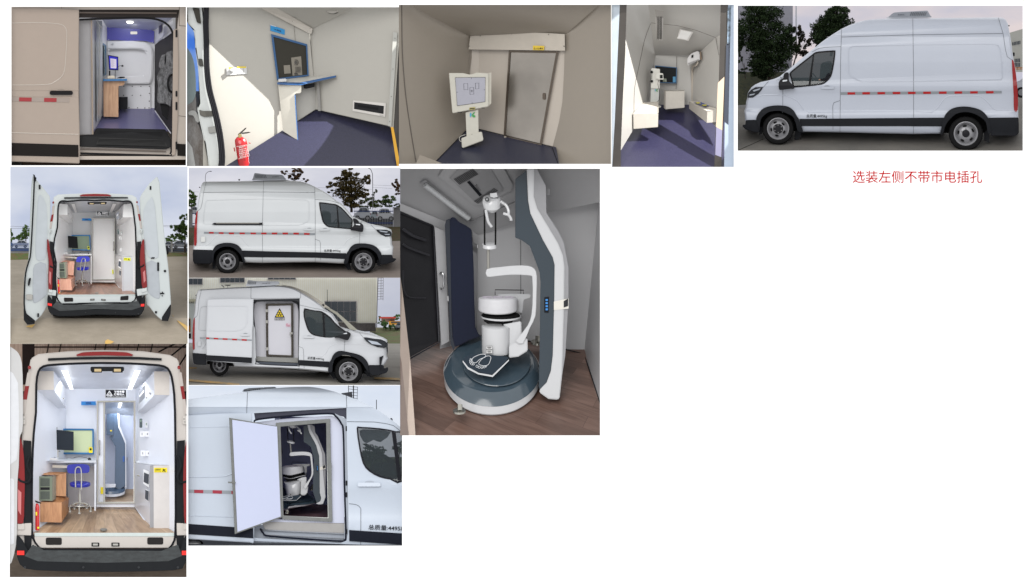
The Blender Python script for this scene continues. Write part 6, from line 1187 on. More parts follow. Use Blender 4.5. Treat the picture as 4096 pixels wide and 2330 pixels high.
# ================================================================== first picture: open sliding door of the van in the workshop
CP = 1; panel(1)
BG = M('beige lit van paint', (176, 160, 146), .22, var=.02, coat=.6); BG2 = M('beige lit van paint light', (200, 188, 176), .25, var=.02, coat=.6); BK = M('black cladding', (30, 26, 24), .6, spec=.2)  # white van paint in two tones, warm shed light put into the colour
v = thing('panel_van', 'warmly lit white van in the top left picture with its sliding door pushed open', 'van', (1000, 1370, .3))
hole = [(655, 82), (1492, 82), (1478, 200), (1448, 700), (1440, 1100), (1430, 1270), (1400, 1302), (655, 1300)]
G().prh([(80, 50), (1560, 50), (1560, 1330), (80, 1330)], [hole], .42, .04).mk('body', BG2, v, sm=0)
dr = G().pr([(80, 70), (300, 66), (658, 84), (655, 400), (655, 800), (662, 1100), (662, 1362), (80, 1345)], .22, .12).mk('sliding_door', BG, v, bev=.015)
q = cat([(80, 195), (300, 190), (480, 200), (535, 222), (555, 270), (552, 400), (540, 560), (520, 630), (460, 680), (380, 706), (80, 710)], 3)
G().tb(q, 4, .222).tb([(80, 1105), (300, 1112), (655, 1120)], 5, .222).mk('pressed_edge', BG2, dr)
G().tb([(80, 752), (655, 754)], 4, .222).tb([(80, 803), (655, 806)], 3, .223).mk('waist_line', BG, dr)
so = G().pr([(80, 811), (574, 820), (574, 853), (80, 842)], .208, .006).mk('reflective_tape', M('silver tape', (168, 154, 144), .3), dr); G().pr([(160, 812), (264, 814), (262, 847), (158, 845)], .202, .004).pr([(368, 816), (471, 818), (470, 851), (366, 849)], .202, .004).mk('red_block', M('red tape', (165, 28, 36), .4), so)
h = G().pr(ell(505, 765, 42, 24), .21, .01).mk('door_handle', M('handle well', (160, 146, 134), .4), dr); G().pr(rr(413, 757, 606, 792, 16, 4), .16, .05).mk('grip', M('black plastic', (28, 26, 28), .5, spec=.25), h, bev=.012)
G().pr([(80, 1190), (652, 1208), (654, 1308), (80, 1296)], .2, .03).mk('moulding', BK, dr, bev=.006)
G().pr([(1476, 1198), (1560, 1202), (1560, 1302), (1476, 1298)], .40, .03).mk('side_moulding', BK, v)
G().st([(1492, 58), (1490, 215)], 4, .412).st([(1490, 215), (1560, 220)], 4, .412).st([(512, 58), (512, 72)], 3, .412).st([(1486, 965), (1560, 975)], 4, .412).mk('door_seam', M('panel gap', (90, 80, 72), .8), v, sm=0)
G().pr([(1442, 250), (1478, 240), (1486, 500), (1480, 1000), (1460, 1290), (1430, 1300)], .36, .06).mk('door_jamb', BG, v, bev=.01)
for y0, y1 in ((250, 312), (758, 806), (850, 918), (1180, 1245)): G().pr(rr(1460, y0, 1476, y1, 5, 2), .34, .03).mk('latch', M('black plastic', (28, 26, 28), .5, spec=.25), v)
RB = M('rubber seal', (30, 30, 32), .6)
G().pr([(655, 82), (1490, 84), (1484, 150), (655, 150)], .5, .1).mk('door_track', M('dark track', (60, 54, 52), .4, .3), v); G().tb([(660, 108, .45), (1470, 112, .45)], 7).mk('track_rail', M('track rail', (120, 108, 100), .3, .6), v)
G().tb(cat([(660, 166, .44), (900, 156, .44), (1150, 150, .44), (1290, 160, .44), (1370, 190, .44), (1420, 240, .44), (1444, 320, .44), (1448, 500, .44), (1440, 900, .44), (1432, 1180, .44), (1420, 1280, .44), (1380, 1298, .44), (670, 1278, .44)], 4), 9).mk('door_seal', RB, v)
G().pr([(655, 1200), (1430, 1230), (1428, 1300), (655, 1290)], .55, .05).mk('sill', BG2, v); G().tb([(670, 1240, .5), (1380, 1262, .5)], 5).tb([(665, 1275, .5), (1380, 1292, .5)], 5).mk('sill_rail', M('track rail', (120, 108, 100), .3, .6), v)
G().bx(80, 1290, 1560, 1395, .8, .1).mk('ground', M('workshop floor', (46, 34, 24), .8), sm=0); tag(bpy.data.objects[[o.name for o in bpy.data.objects if o.name.startswith('ground')][-1]], 'dark workshop floor under the top left van', None, None, 'structure')
G().yl(130, 1420, [(70, .5), (80, .7)], 1, 24).mk('wheel', M('tyre', (24, 22, 20), .85, spec=.15), v)
# cabin
C.E = 1.15
rm = thing('office_cabin', 'small office cabin inside the top left van, purple floor and white walls', 'room', (1100, 1070, 2)); rm['kind'] = 'structure'
LW = M('cabin white', (214, 214, 218), .3, var=.015)
G().bx(640, 60, 1500, 1320, 2.95, .05).mk('added_liner', M('dim shell', (96, 88, 82), .8), rm, sm=0)
slabq('back_wall', [(660, 130, 2.44), (1460, 130, 2.44), (1460, 910, 2.44), (660, 910, 2.44)], LW, rm)
slabq('ceiling', [(700, 140, .7), (1450, 140, .7), (1445, 330, 1.2), (1284, 365, 2.42), (1284, 240, 2.42), (890, 240, 2.42), (850, 190, 1.6)][0:2]+[(1400, 180, .9), (1284, 255, 2.42), (890, 232, 2.42), (850, 165, 1.2)], M('ceiling lilac', (180, 184, 206), .3), rm)
qp = G().pr(cat([(890, 222), (1000, 220), (1120, 226), (1220, 240), (1284, 262)], 2)+cat([(1280, 362), (1220, 345), (1150, 340), (1060, 342), (980, 336), (892, 338)], 2), 2.36, .04).mk('padded_panel', M('quilted blue vinyl', (78, 78, 172), .35), rm, sm=0)
g = G()
for k in range(-8, 22):
    x0 = 890+k*27
    for a, b in (((x0, 345), (x0+150, 215)), ((x0, 215), (x0+150, 345))):
        pts = [(a[0]+(b[0]-a[0])*t/12, a[1]+(b[1]-a[1])*t/12) for t in range(13)]
        pts = [p for p in pts if 893 < p[0] < 1280 and 224+max(0, p[0]-1120)*.22 < p[1] < 338+max(0, p[0]-1150)*.17]
        if len(pts) > 1: g.tb([(p[0], p[1], 2.359) for p in pts], 1.1, seg=4)
g.mk('quilting', M('stitch navy', (50, 50, 130), .5), qp)
for x_, y_ in ((910, 228), (1060, 228), (1235, 248), (1268, 355), (905, 332)): G().yl(x_, y_, [(4, 2.34), (4, 2.37)], 1, 8).mk('stud', M('stud', (206, 206, 220), .3), qp)
G().pr(rr(1085, 264, 1142, 287, 6), 2.33, .03).mk('courtesy_lamp', emitmat('lamp', (226, 222, 214), 1), qp)
o_ = cat([(890, 350), (1080, 345), (1200, 360), (1262, 400), (1272, 600), (1262, 690), (1200, 700), (890, 690)], 3, True)
G().ring([(886, 345), (1100, 342), (1210, 352), (1262, 392), (1274, 460), (1268, 640), (1250, 700), (886, 708)], [(905, 412), (1100, 408), (1180, 414), (1212, 432), (1226, 470), (1222, 580), (1190, 628), (905, 640)], 2.3, .1).mk('pressed_frame', LW, rm, bev=.03)
lp = G().pr([(990, 712), (1250, 712), (1252, 908), (990, 905)], 2.36, .03).mk('lower_panel', LW, rm)
g = G()
for x_, y_ in ((1030, 720), (1100, 720), (1172, 721), (1243, 721), (1028, 795), (1100, 796), (1170, 796), (1243, 779), (1242, 843), (1073, 897), (1145, 899), (1205, 900), (1240, 900)): g.yl(x_, y_, [(4.5, 2.35), (4.5, 2.38)], 1, 8)
g.mk('hole', M('hole', (40, 40, 44), .6), lp)
tag(G().yl(940, 366, [(9, 2.26), (11, 2.32)], 1, 16).mk('camera', M('camera pale', (190, 194, 200), .4)), 'tiny round camera on the white wall left under the quilted panel', 'camera')
slabq('left_wall', [(x_, y_, .75+(x_-768)*.0133) for x_, y_ in [(755, 140), (892, 140), (892, 850), (858, 975), (782, 1085), (755, 1110)]], LW, rm)
G().pr([(655, 165), (760, 168), (768, 1120), (662, 1122)], .62, .1).mk('partition_end', M('grey partition end', (150, 148, 150), .4), rm)
G().pr([(755, 168), (767, 168), (778, 1120), (764, 1122)], .6, .05).mk('steel_trim', M('steel trim', (150, 136, 122), .25, .6), rm)
G().pr([(800, 172, .95), (850, 175, 1.2), (856, 960, 1.7), (806, 1020, 1.0)], 0, .03).mk('sliding_door', M('white sliding leaf', (186, 190, 194), .25), rm); G().st([(826, 200, .9), (832, 990, 1.2)], 6, 0, .02).st([(806, 180, .9), (848, 240, .9)], 6, 0, .02).mk('door_edge', M('steel trim', (150, 150, 150), .25, .6), rm)
f_ = uvq('floor', [(750, 900, 2.42), (1390, 900, 2.42), (1460, 1095, .9), (720, 1095, .9)], tempered((84, 82, 116), (112, 110, 148)), rm); f_.parent = None; f_.location = ORG[rm.name]; tag(f_, 'purple speckled vinyl floor of the office cabin', None, None, 'structure')
slabq('right_wall', [(1284, 260, 2.4), (1440, 170, .9), (1450, 260, .7), (1284, 380, 2.4)], LW, rm)
sp_ = thing('wall_grille', 'small framed grille on the sloping wall above the cab opening', 'grille', (1330, 300, 1.6)); G().pr([(1318, 215, 1.5), (1355, 180, 1.2), (1352, 270, 1.2), (1314, 305, 1.5)], 0, .05).mk('frame', M('plate', (206, 206, 212), .4), sp_); G().pr([(1322, 222, 1.46), (1346, 200, 1.18), (1344, 262, 1.18), (1319, 288, 1.46)], 0, .02).mk('grille', M('grille blue', (62, 58, 92), .5), sp_)
cb = thing('cab_opening', 'dark opening to the driving cab beside the office cabin', 'opening', (1350, 1000, 1.5)); cb['kind'] = 'structure'
slabq('dark_sheet', [(1288, 375, 2.2), (1440, 255, 1.0), (1450, 700, .9), (1420, 1110, .7), (1285, 922, 2.3)], M('cab dark', (52, 50, 52), .5), cb)  # dark sheet in place of the unlit cab, shade put into its colour
G().tb([(1290, 925, 2.2), (1420, 1110, .6)], 5).tb([(1284, 365, 2.25), (1440, 235, .8)], 3).mk('edge_trim', M('edge pale', (196, 196, 206), .4), cb)
se = thing('cab_seats', 'pair of dark seats wrapped in clear plastic film in the cab opening', 'seat', (1380, 890, 1.2))
FM = patmat('crumpled film', 'speck', (26, 26, 28), (120, 120, 124), 7, .2, coord='Object', bump=.7, stretch=(1.6, 1, .8))
G().pr(cat([(1322, 600), (1345, 560), (1400, 560), (1445, 570), (1442, 880), (1380, 862), (1310, 850), (1315, 720), (1306, 640)], 3, True), 1.0, .3).mk('backrest', FM, se, bev=.05)
for q in ([(1322, 540), (1340, 470), (1365, 455), (1385, 465), (1370, 560), (1330, 565)], [(1368, 545), (1378, 450), (1410, 430), (1442, 430), (1444, 565), (1390, 560)]): G().pr(cat(q, 3, True), .98, .25).mk('headrest', FM, se, bev=.05)
G().pr([(1330, 860), (1425, 880), (1420, 1030), (1350, 960)], 1.1, .2).mk('seat_base', M('seat dark', (30, 30, 32), .7), se)
G().tb(cat([(1440, 620, .95), (1410, 640, .92), (1396, 700, .9), (1410, 755, .92), (1440, 770, .95)], 4), 9).mk('armrest', M('seat dark', (30, 30, 32), .7), se)
cl = thing('ceiling_lamp', 'glowing round lamp in the lilac cabin ceiling', 'ceiling light', (1082, 192, 1.6)); G().la([(1082, 186, 30, 14), (1082, 180, 28, 12)], 1.3, 24, kd=.6).mk('diffuser', emitmat('lamp white', (255, 252, 240), 2.5), cl)
area((1082, 215, 1.5), .35, 9, (math.radians(15), 0, 0), (.95, .97, 1), parent=cl)
dk = thing('desk', 'wood fronted desk with blue edge in the office cabin', 'desk', (920, 975, 1.7)); WD = patmat('beech veneer', 'wood', (178, 136, 104), (200, 160, 126), 3, .4, coord='Object', stretch=(6, 6, 1))
G().pr([(860, 676), (1035, 676), (1037, 700), (1020, 715), (990, 715), (985, 730), (985, 975), (862, 972)], 1.6, .05).mk('side_panel', WD, dk)
G().pr([(858, 662, 1.5), (1055, 660, 1.5), (1056, 650, 2.3), (890, 648, 2.3)], 0, .03).mk('top', M('desk cream', (206, 198, 186), .4), dk); G().pr([(858, 660), (1056, 657), (1056, 674), (858, 677)], 1.48, .04).mk('blue_edge', M('edge blue', (44, 112, 168), .4), dk)
tag(G().bx(988, 808, 1062, 910, 2.0, .2).mk('computer', M('black box', (24, 24, 30), .5)), 'small black computer box on the floor behind the wooden desk side', 'computer')
mo = thing('monitor', 'monitor with a lit blue and white screen on the wooden desk', 'monitor', (940, 650, 1.8))
G().pr([(898, 458), (984, 474), (985, 588), (906, 584)], 1.8, .04).mk('bezel', M('black box', (24, 24, 30), .5), mo); sc_ = G().pr([(906, 466), (978, 480), (979, 580), (913, 577)], 1.79, .005).mk('screen', emitmat('screen blue', (58, 58, 180), 1), mo, sm=0); G().pr([(918, 488), (968, 494), (969, 572), (921, 568)], 1.784, .004).mk('document', emitmat('screen page', (214, 206, 224), 1), sc_, sm=0)
g = G()
for k in range(7): g.bx(924, 500+k*9, 945+(k*7 % 14), 502+k*9, 1.78, .002)
g.mk('text_lines', M('screen text', (120, 110, 140), .6), sc_, sm=0); G().bx(905, 588, 918, 645, 1.85, .05).mk('stand', M('black box', (24, 24, 30), .5), mo)
mi = thing('microphone', 'gooseneck microphone beside the lit monitor', 'microphone', (960, 650, 1.75)); G().tb(cat([(958, 648, 1.75), (960, 600, 1.7), (975, 560, 1.65), (1005, 548, 1.6)], 4), 2).mk('gooseneck', M('black box', (24, 24, 30), .5), mi); G().la([(1018, 556, 6, 3), (1018, 551, 11, 5), (1018, 545, 6, 3)], 1.6, 12).mk('head', M('black box', (24, 24, 30), .5), mi)
tag(G().pr([(970, 652), (1000, 640), (1040, 640), (1040, 650), (1000, 655)], 1.5, .1).mk('telephone', M('black box', (24, 24, 30), .5), bev=.01), 'black phone lying at the end of the wooden desk', 'telephone')
tag(G().pr([(893, 632), (955, 632), (955, 656), (895, 656)], 1.55, .1).mk('box', M('cream box', (214, 204, 186), .5), bev=.01), 'small cream box below the lit monitor', 'box')
ow = thing('observation_window', 'narrow blue framed window beside the lit monitor', 'window', (870, 640, 2.0)); G().pr([(857, 358, 1.9), (886, 380, 2.3), (886, 620, 2.3), (862, 638, 1.9)], 0, .03).mk('frame', M('frame blue', (74, 120, 160), .4), ow); G().pr([(863, 375, 1.87), (881, 388, 2.27), (881, 608, 2.27), (867, 622, 1.87)], 0, .02).mk('pane', M('pane', (110, 140, 150), .1), ow)
sw = thing('step_tray', 'black moulded entrance step below the purple floor', 'step', (1040, 1230, .6))
G().prh([(800, 1068, .75), (1375, 1078, .75), (1420, 1160, .5), (1424, 1225, .45), (1380, 1245, .45), (660, 1222, .45), (660, 1130, .5), (770, 1125, .6)], [], 0, .08).mk('tray', M('black plastic step', (30, 30, 31), .5), sw, bev=.015)
G().pr([(830, 1090, .66), (1350, 1100, .66), (1352, 1160, .5), (822, 1145, .5)], 0, .02).mk('riser', M('step riser', (22, 22, 23), .5), sw)
tr = G().pr([(820, 1148, .47), (1360, 1165, .47), (1395, 1222, .42), (800, 1205, .42)], 0, .02).mk('tread', M('step tread', (46, 46, 46), .5), sw)
g = G()
for k in range(5): y_ = 1158+k*11; g.tb([(818-k*2, y_, .45-.006*k), (1365+k*4, y_+14, .45-.006*k)], 2, seg=5)
g.mk('rib', M('step rib', (26, 26, 27), .6), tr)
# ================================================================== second picture: white cabin in hard sunlight
CP = 2; panel(2)
dW = lambda x_: .106+.00092*x_            # how far the left wall stands back
rm = thing('sunlit_cabin', 'white walled cabin with a dark blue speckled floor in hard sunlight', 'room', (1000, 1090, 1)); rm['kind'] = 'structure'
LW = M('cream laminate', (175, 172, 164), .4, var=.015)
def lw(q, o=0): return [(x_, y_, dW(x_)+o) for x_, y_ in q]
slabq('left_wall', lw([(150, 40), (660, 40), (1035, 270), (1050, 450), (1070, 640), (1090, 915), (935, 1010), (815, 1095), (340, 1400), (150, 1400)]), LW, rm)
dR = lambda x_: 1.10-.0011*(x_-1088)
slabq('right_wall', [(x_, y_, dR(x_)) for x_, y_ in [(1058, 238), (1400, 55), (1800, 55), (1735, 1075), (1700, 1056), (1088, 914), (1070, 640), (1040, 285)]], LW, rm)
slabq('ceiling', [(600, 55, .5), (1420, 55, .5), (1060, 242, 1.12), (1035, 285, 1.12)], LW, rm)
G().pr([(600, 55, .5), (745, 55, .5), (1064, 240, 1.06), (1052, 285, 1.02), (1020, 275, 1.0)], 0, .04).mk('cable_duct', M('duct white', (196, 190, 180), .4), rm, bev=.008)
for x_, y_ in ((670, 68), (893, 181), (1040, 240), (917, 155), (1018, 262)): G().yl(x_, y_, [(4, .55+.0007*(x_-670)), (4, .62+.0007*(x_-670))], 1, 8).mk('screw', M('stud', (150, 146, 140), .3, .6), rm)
f_ = uvq('floor', [(1110, 900, 1.2), (1900, 900, 1.2), (2500, 1400, .1), (312, 1400, .1)], tempered((22, 22, 40), (50, 50, 76)), rm, 16, 16); f_.parent = None; f_.location = ORG[rm.name]; tag(f_, 'dark blue speckled vinyl floor of the sunlit cabin', None, None, 'structure')
G().tb([(345, 1393, .38), (815, 1093, .84), (1088, 914, 1.08), (1705, 1054, .42)], 2.5).mk('floor_joint', M('black skirting', (32, 32, 36), .6), rm)
G().st([(908, 205, .92), (918, 345, .93)], 3, 0, .004).mk('wall_joint', M('seam', (120, 116, 108), .7), rm)
# door frame and outside at the left
v = thing('door_frame', 'white door frame with a thick black rubber seal beside the sunlit cabin', 'door frame', (200, 1380, .2))
FW = M('frame paint', (204, 208, 206), .3, coat=.4, bump=.1, bs=3)
G().pr([(16, 55), (150, 55), (165, 350), (180, 640), (215, 860), (260, 1000), (290, 1200), (300, 1400), (200, 1400), (165, 1200), (120, 1000), (100, 900), (118, 860), (112, 600), (85, 400), (75, 260), (16, 190)], .2, .06).mk('pillar', FW, v, bev=.03)
g = G()
for k, o in enumerate((-14, 2, 18)): g.tb(cat([(178+o*.7, 50, .14+.02*(k != 1)), (172+o*.8, 200, .14), (176+o*.8, 345, .14), (180+o*.8, 560, .14), (200+o*.9, 740, .14), (236+o*.9, 880, .14), (266+o, 1010, .14), (292+o, 1150, .14), (306+o, 1300, .14), (300+o, 1400, .14)], 3), 11)
g.mk('seal', M('rubber seal', (34, 34, 38), .45), v)
G().pr([(110, 490), (145, 492), (155, 556), (118, 552)], .15, .05).mk('striker', M('striker', (70, 70, 66), .4, .5), v, bev=.01); G().pr([(118, 915), (150, 925), (225, 925), (235, 970), (160, 975), (125, 960)], .14, .05).mk('door_check', M('check strap', (90, 88, 82), .4, .5), v, bev=.01)
G().pr([(190, 1060), (255, 1050), (262, 1105), (200, 1112)], .14, .05).mk('latch', M('latch grey', (150, 150, 146), .4, .5), v, bev=.01); G().pr([(62, 62), (120, 70), (134, 200), (100, 190)], .13, .05).mk('hinge', M('hinge dark', (60, 58, 52), .5), v, bev=.01)
tag(G().bx(5, 190, 130, 760, .95, .02).mk('sky', emitmat('sky blue', (70, 120, 214), 1, (150, 180, 226), 1.2), sm=0), 'blue sky at the left edge of the sunlit cabin picture', None, None, 'structure')
o = thing('van_flank', 'side of another white van with painted yard reflection, left edge of the sunlit cabin picture', 'van', (50, 1380, .5))
G().pr(cat([(5, 385), (40, 430), (70, 500), (86, 600), (92, 740), (86, 800), (60, 850), (5, 880)], 2), .6, .1).mk('window', M('van window', (150, 168, 170), .1), o); G().pr([(5, 845), (60, 845), (90, 800), (100, 1000), (150, 1140), (180, 1400), (5, 1400)], .62, .1).mk('body', patmat('painted yard reflection', 'speck', (96, 84, 74), (176, 176, 176), 1.6, .25, coord='Object', stretch=(1, 1, .4)), o)  # mottled body colour imitates the yard's reflection
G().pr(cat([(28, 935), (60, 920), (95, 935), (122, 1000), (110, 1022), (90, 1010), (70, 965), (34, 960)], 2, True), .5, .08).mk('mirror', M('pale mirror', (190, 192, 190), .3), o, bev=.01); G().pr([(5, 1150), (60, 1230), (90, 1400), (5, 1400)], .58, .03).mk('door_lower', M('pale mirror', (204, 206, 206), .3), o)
# fittings
bl = thing('room_label', 'small blue name plate above the dark window of the sunlit cabin', 'sign', (770, 290, .8))
G().pr(lw([(710, 207), (830, 248), (830, 292), (711, 258)], -.02), 0, .015).mk('plate', M('label blue', (24, 136, 196), .4), bl, sm=0); G().pr(lw([(710, 205), (757, 220), (757, 226), (710, 212)], -.026), 0, .004).mk('top_strip', M('strip white', (206, 206, 206), .5), bl, sm=0)
text('DR 检查室', [(742, 238, dW(742)-.025), (800, 256, dW(800)-.025), (800, 270, dW(800)-.025), (742, 252, dW(742)-.025)], M('navy ink', (12, 44, 96), .5), bl, bold=.02)
wn = thing('observation_window', 'dark window with a blue frame above the white desk of the sunlit cabin', 'window', (900, 660, .9))
o4 = [(716, 284), (1017, 370), (1030, 634), (765, 668)]; i4 = [(736, 308), (1006, 384), (1018, 624), (780, 652)]
G().ring(lw(o4, -.05), lw(i4, -.05), 0, .06).mk('frame', M('frame blue', (38, 84, 130), .4), wn); G().pr(lw(i4, -.02), 0, .01).mk('pane', M('dark pane', (58, 56, 50), .06, spec=.5), wn, sm=0)
ac = thing('heater_unit', 'pale cabinet with two round fans seen in the dark window', 'heater', (925, 628, .9))
G().pr(lw([(883, 482), (966, 470), (976, 626), (895, 632)], -.035), 0, .012).mk('case', M('case grey', (128, 122, 110), .5), ac, sm=0)
g = G()
for y_, r_ in ((521, 22), (625, 20)): g.tb([(921+r_*math.cos(a*.5236), y_+r_*math.sin(a*.5236) if y_ < 600 else y_-abs(r_*math.sin(a*.5236))*.7, dW(921)-.04) for a in range(12)], 2.5, closed=True).yl(921, y_ if y_ < 600 else y_-6, [(14, dW(921)-.045), (14, dW(921)-.03)], 1, 14)
for k in range(6):
    for j in range(9): g.bx(900+j*7.5, 558+k*8, 904+j*7.5, 563+k*8, dW(925)-.045, .01)
g.mk('fan', M('fan dark', (66, 62, 56), .6), ac, sm=0); tag(G().pr(lw([(820, 546), (874, 542), (880, 612), (826, 616)], -.035), 0, .012).mk('case', M('case grey', (128, 122, 110), .5), sm=0), 'small pale box beside the fan cabinet in the dark window', 'box')
dk = thing('desk', 'white wall desk with a rounded blue edge in the sunlit cabin', 'desk', (900, 1165, .7))
G().pr([(768, 688, .68), (966, 688, .62), (1256, 632, .82), (1255, 626, .9), (1070, 636, 1.05), (840, 660, .84)], 0, .03).mk('top', M('desk white', (196, 194, 186), .4), dk)
G().pr(lw([(765, 685), (768, 686)], 0)[:0]+[(766, 686, .64), (960, 688, .58), (1000, 680, .6), (1256, 629, .80), (1256, 646, .80), (1010, 700, .6), (965, 712, .58), (768, 706, .64)], 0, .04).mk('blue_edge', M('frame blue', (38, 84, 136), .4), dk, bev=.006)
G().pr([(775, 706, .74), (968, 712, .62), (967, 768, .62), (955, 778, .63), (925, 778, .64), (911, 790, .64), (935, 1168, .62), (815, 1092, .74)], 0, .03).mk('side_panel', M('panel white', (206, 202, 190), .4), dk)
G().pr([(911, 790, .63), (919, 792, .64), (942, 1168, .62), (935, 1168, .61)], 0, .03).mk('panel_edge', M('frame blue', (38, 84, 136), .4), dk)
G().pr([(985, 708), (1080, 692), (1078, 726), (1000, 742), (988, 735)], .8, .1).mk('bracket', M('bracket black', (30, 30, 34), .6), dk, bev=.01)
G().pr([(1094, 684), (1116, 680), (1130, 925), (1108, 925)], .95, .05).mk('cable_trunking', M('trunking', (140, 138, 134), .6, var=.2, vs=40), dk)
G().pr(lw([(918, 778), (1082, 700), (1088, 912), (936, 1004)], -.01), 0, .005).mk('back_panel', M('shade panel', (176, 174, 168), .5), dk)  # shade under the desk is put into the back panel's colour
tag(G().pr([(776, 660), (840, 655), (846, 680), (778, 684)], .6, .06).mk('socket', M('socket white', (200, 200, 200), .4), bev=.008), 'little white socket block on the corner of the white desk', 'socket')
for q, l, c in (((345, 562, 430, 628), 'white rotary switch plate in the sun beside a double switch', 0), ((432, 555, 515, 622), 'white triple switch plate right of the rotary switch', 1)):
    s_ = thing('wall_switch', l, 'switch', (q[0], q[3], .45)); G().pr(lw([(q[0], q[1]+4), (q[2], q[1]), (q[2], q[3]-4), (q[0], q[3])], -.03), 0, .03).mk('plate', M('socket white', (204, 204, 202), .4), s_, bev=.005)
    G().pr(lw([(q[0]+20-18*c, q[1]), (q[2]-28+22*c, q[1]), (q[2]-28+22*c, q[1]+12), (q[0]+20-18*c, q[1]+12)], -.036), 0, .005).mk('sticker', M('sticker yellow', (226, 200, 40), .5), s_)
    if c: G().st(lw([(460, 573), (461, 615)], -.036), 2, 0, .003).st(lw([(486, 571), (487, 613)], -.036), 2, 0, .003).mk('rocker_gap', M('gap', (150, 150, 150), .6), s_)
    else: G().yl(391, 588, [(18, .36), (20, .43)], 1, 20).pr([(375, 577), (409, 590), (405, 602), (372, 588)], .33, .04).mk('knob', M('socket white', (204, 204, 202), .4), s_)
fe = thing('fire_extinguisher', 'red fire extinguisher with white printed label on the speckled floor', 'fire extinguisher', (475, 1384, .3)); RE = M('extinguisher red', (172, 8, 18), .25, coat=.4)
G().la([(492, 1382, 44, 12), (490, 1370, 46, 13), (466, 1190, 52, 14), (462, 1165, 48, 13), (459, 1148, 32, 9), (457, 1138, 14, 4)], .2, 36, kd=.7).mk('cylinder', RE, fe)
G().la([(457, 1145, 16, 5), (456, 1118, 14, 5), (456, 1112, 10, 3)], .2, 16).yl(458, 1134, [(14, .06), (15, .1)], 1, 16).mk('valve', M('brass valve', (180, 160, 110), .3, .6), fe)
G().pr([(437, 1122), (500, 1066), (514, 1064), (506, 1076), (470, 1110), (462, 1125)], .17, .03).pr([(470, 1106), (530, 1098), (548, 1104), (520, 1112), (474, 1118)], .17, .03).mk('lever', M('dark steel lever', (70, 66, 62), .3, .5), fe, bev=.004)
wht = M('white print', (222, 210, 206), .5)
g = G(); g.tb([(430, 1222, .085), (512, 1206, .085), (538, 1300, .085), (445, 1325, .085)], 1.3, seg=4)
g.mk('label_border', wht, fe)
text('灭火器', [(446, 1224, .075), (505, 1208, .075), (508, 1222, .075), (450, 1238, .075)], wht, fe, bold=.03)
for k, tx in enumerate(('手提式干粉', '使用方法', '提起灭火器', '拔出保险销', '用力压下')): text(tx, [(446+k*2, 1246+k*15, .07), (512+k*4, 1230+k*15, .07), (514+k*4, 1240+k*15, .07), (448+k*2, 1257+k*15, .07)], wht, fe, bold=.02)
G().tb([(408, 1230, .2), (414, 1262, .18)], 5).tb([(530, 1190, .2), (545, 1195, .2)], 4).mk('clip', RE, fe)
bx_ = thing('distribution_box', 'flush white fuse box with a dark window low on the right cabin wall', 'fuse box', (1530, 975, .6))
G().pr([(x_, y_, dR(x_)-.03) for x_, y_ in [(1398, 836), (1672, 860), (1666, 976), (1394, 926)]], 0, .03).mk('frame', M('box white', (206, 202, 196), .4), bx_, bev=.004); G().pr([(x_, y_, dR(x_)-.036) for x_, y_ in [(1408, 852), (1655, 884), (1651, 950), (1406, 908)]], 0, .01).mk('window', M('box window', (36, 36, 38), .15), bx_, sm=0)
G().pr([(x_, y_, dR(x_)-.04) for x_, y_ in [(1436, 872), (1610, 898), (1608, 918), (1438, 890)]], 0, .006).mk('breaker_row', M('breaker', (20, 20, 22), .5), bx_, sm=0)
text('DELIXI', [(1618, 955, .47), (1648, 960, .44), (1648, 968, .44), (1618, 963, .47)], M('grey ink', (110, 110, 110), .5), bx_)
cl = thing('ceiling_lamp', 'round unlit ceiling lamp with a grey rim in the sunlit cabin', 'ceiling light', (1232, 95, .6)); G().la([(1232, 84, 59, 34), (1232, 88, 57, 32)], .7, 32, kd=.3).mk('rim', M('rim grey', (120, 118, 112), .3, .5), cl); G().la([(1226, 86, 50, 27), (1226, 92, 40, 22)], .62, 32, kd=.3).mk('diffuser', M('opal', (196, 192, 184), .3), cl)
tr = thing('edge_trim', 'brushed aluminium trim and yellow strip at the right edge of the sunlit cabin', 'trim', (1730, 1060, .4))
G().pr([(1732, 266), (1766, 276), (1716, 1056), (1690, 1050)], .30, .04).mk('aluminium', M('alu', (176, 176, 170), .3, .4), tr)
for y_, x_ in ((320, 1747), (576, 1730), (805, 1716), (1012, 1702)): G().yl(x_, y_, [(4, .28), (4, .31)], 1, 8).mk('screw', M('stud', (120, 118, 112), .3, .6), tr)
G().pr([(1712, 1058), (1735, 1062), (1795, 1400), (1765, 1400)], .12, .03).mk('yellow_strip', M('strip yellow', (214, 160, 36), .6), tr)
G().pr([(1752, 55), (1800, 55), (1800, 1400), (1790, 1400), (1738, 1062), (1718, 1056), (1766, 276), (1738, 262)], .42, .05).mk('dark_gap', M('dark gap', (64, 60, 56), .6), tr)
# sun falling in through the doorway (a distant, narrow sun lamp of this picture)
def sunspot(tx, ty, td, dirv, dist, ang, watts, nm='sunlight', blend=.02):
    l = bpy.data.lights.new(nm, 'SPOT'); l.energy = watts; l.spot_size = math.radians(ang); l.spot_blend = blend; l.shadow_soft_size = .02; l.color = (1, .98, .95)
    o = bpy.data.objects.new(nm, l); COL.objects.link(o); t_ = P(tx, ty, td); dv = Vector(dirv).normalized(); o.location = t_-dv*dist; o.rotation_euler = dv.to_track_quat('-Z', 'Y').to_euler(); SUNS.append((o, CP)); return o
sunspot(510, 950, .57, (-3.85, 1, -3.5), 12, 19, 26000)
bk = G().bx(-5, 40, 1800, 1400, 1.6, .05).mk('added_liner', LW, rm, sm=0)
G().bx(9, 40, 14, 1390, .05, 1.6).bx(9, 1385.5, 1780, 1391, .05, 1.6).mk('added_liner', LW, rm, sm=0, clip=False)  # unseen edge-on slabs added to stop the spot beam reaching neighbouring pictures
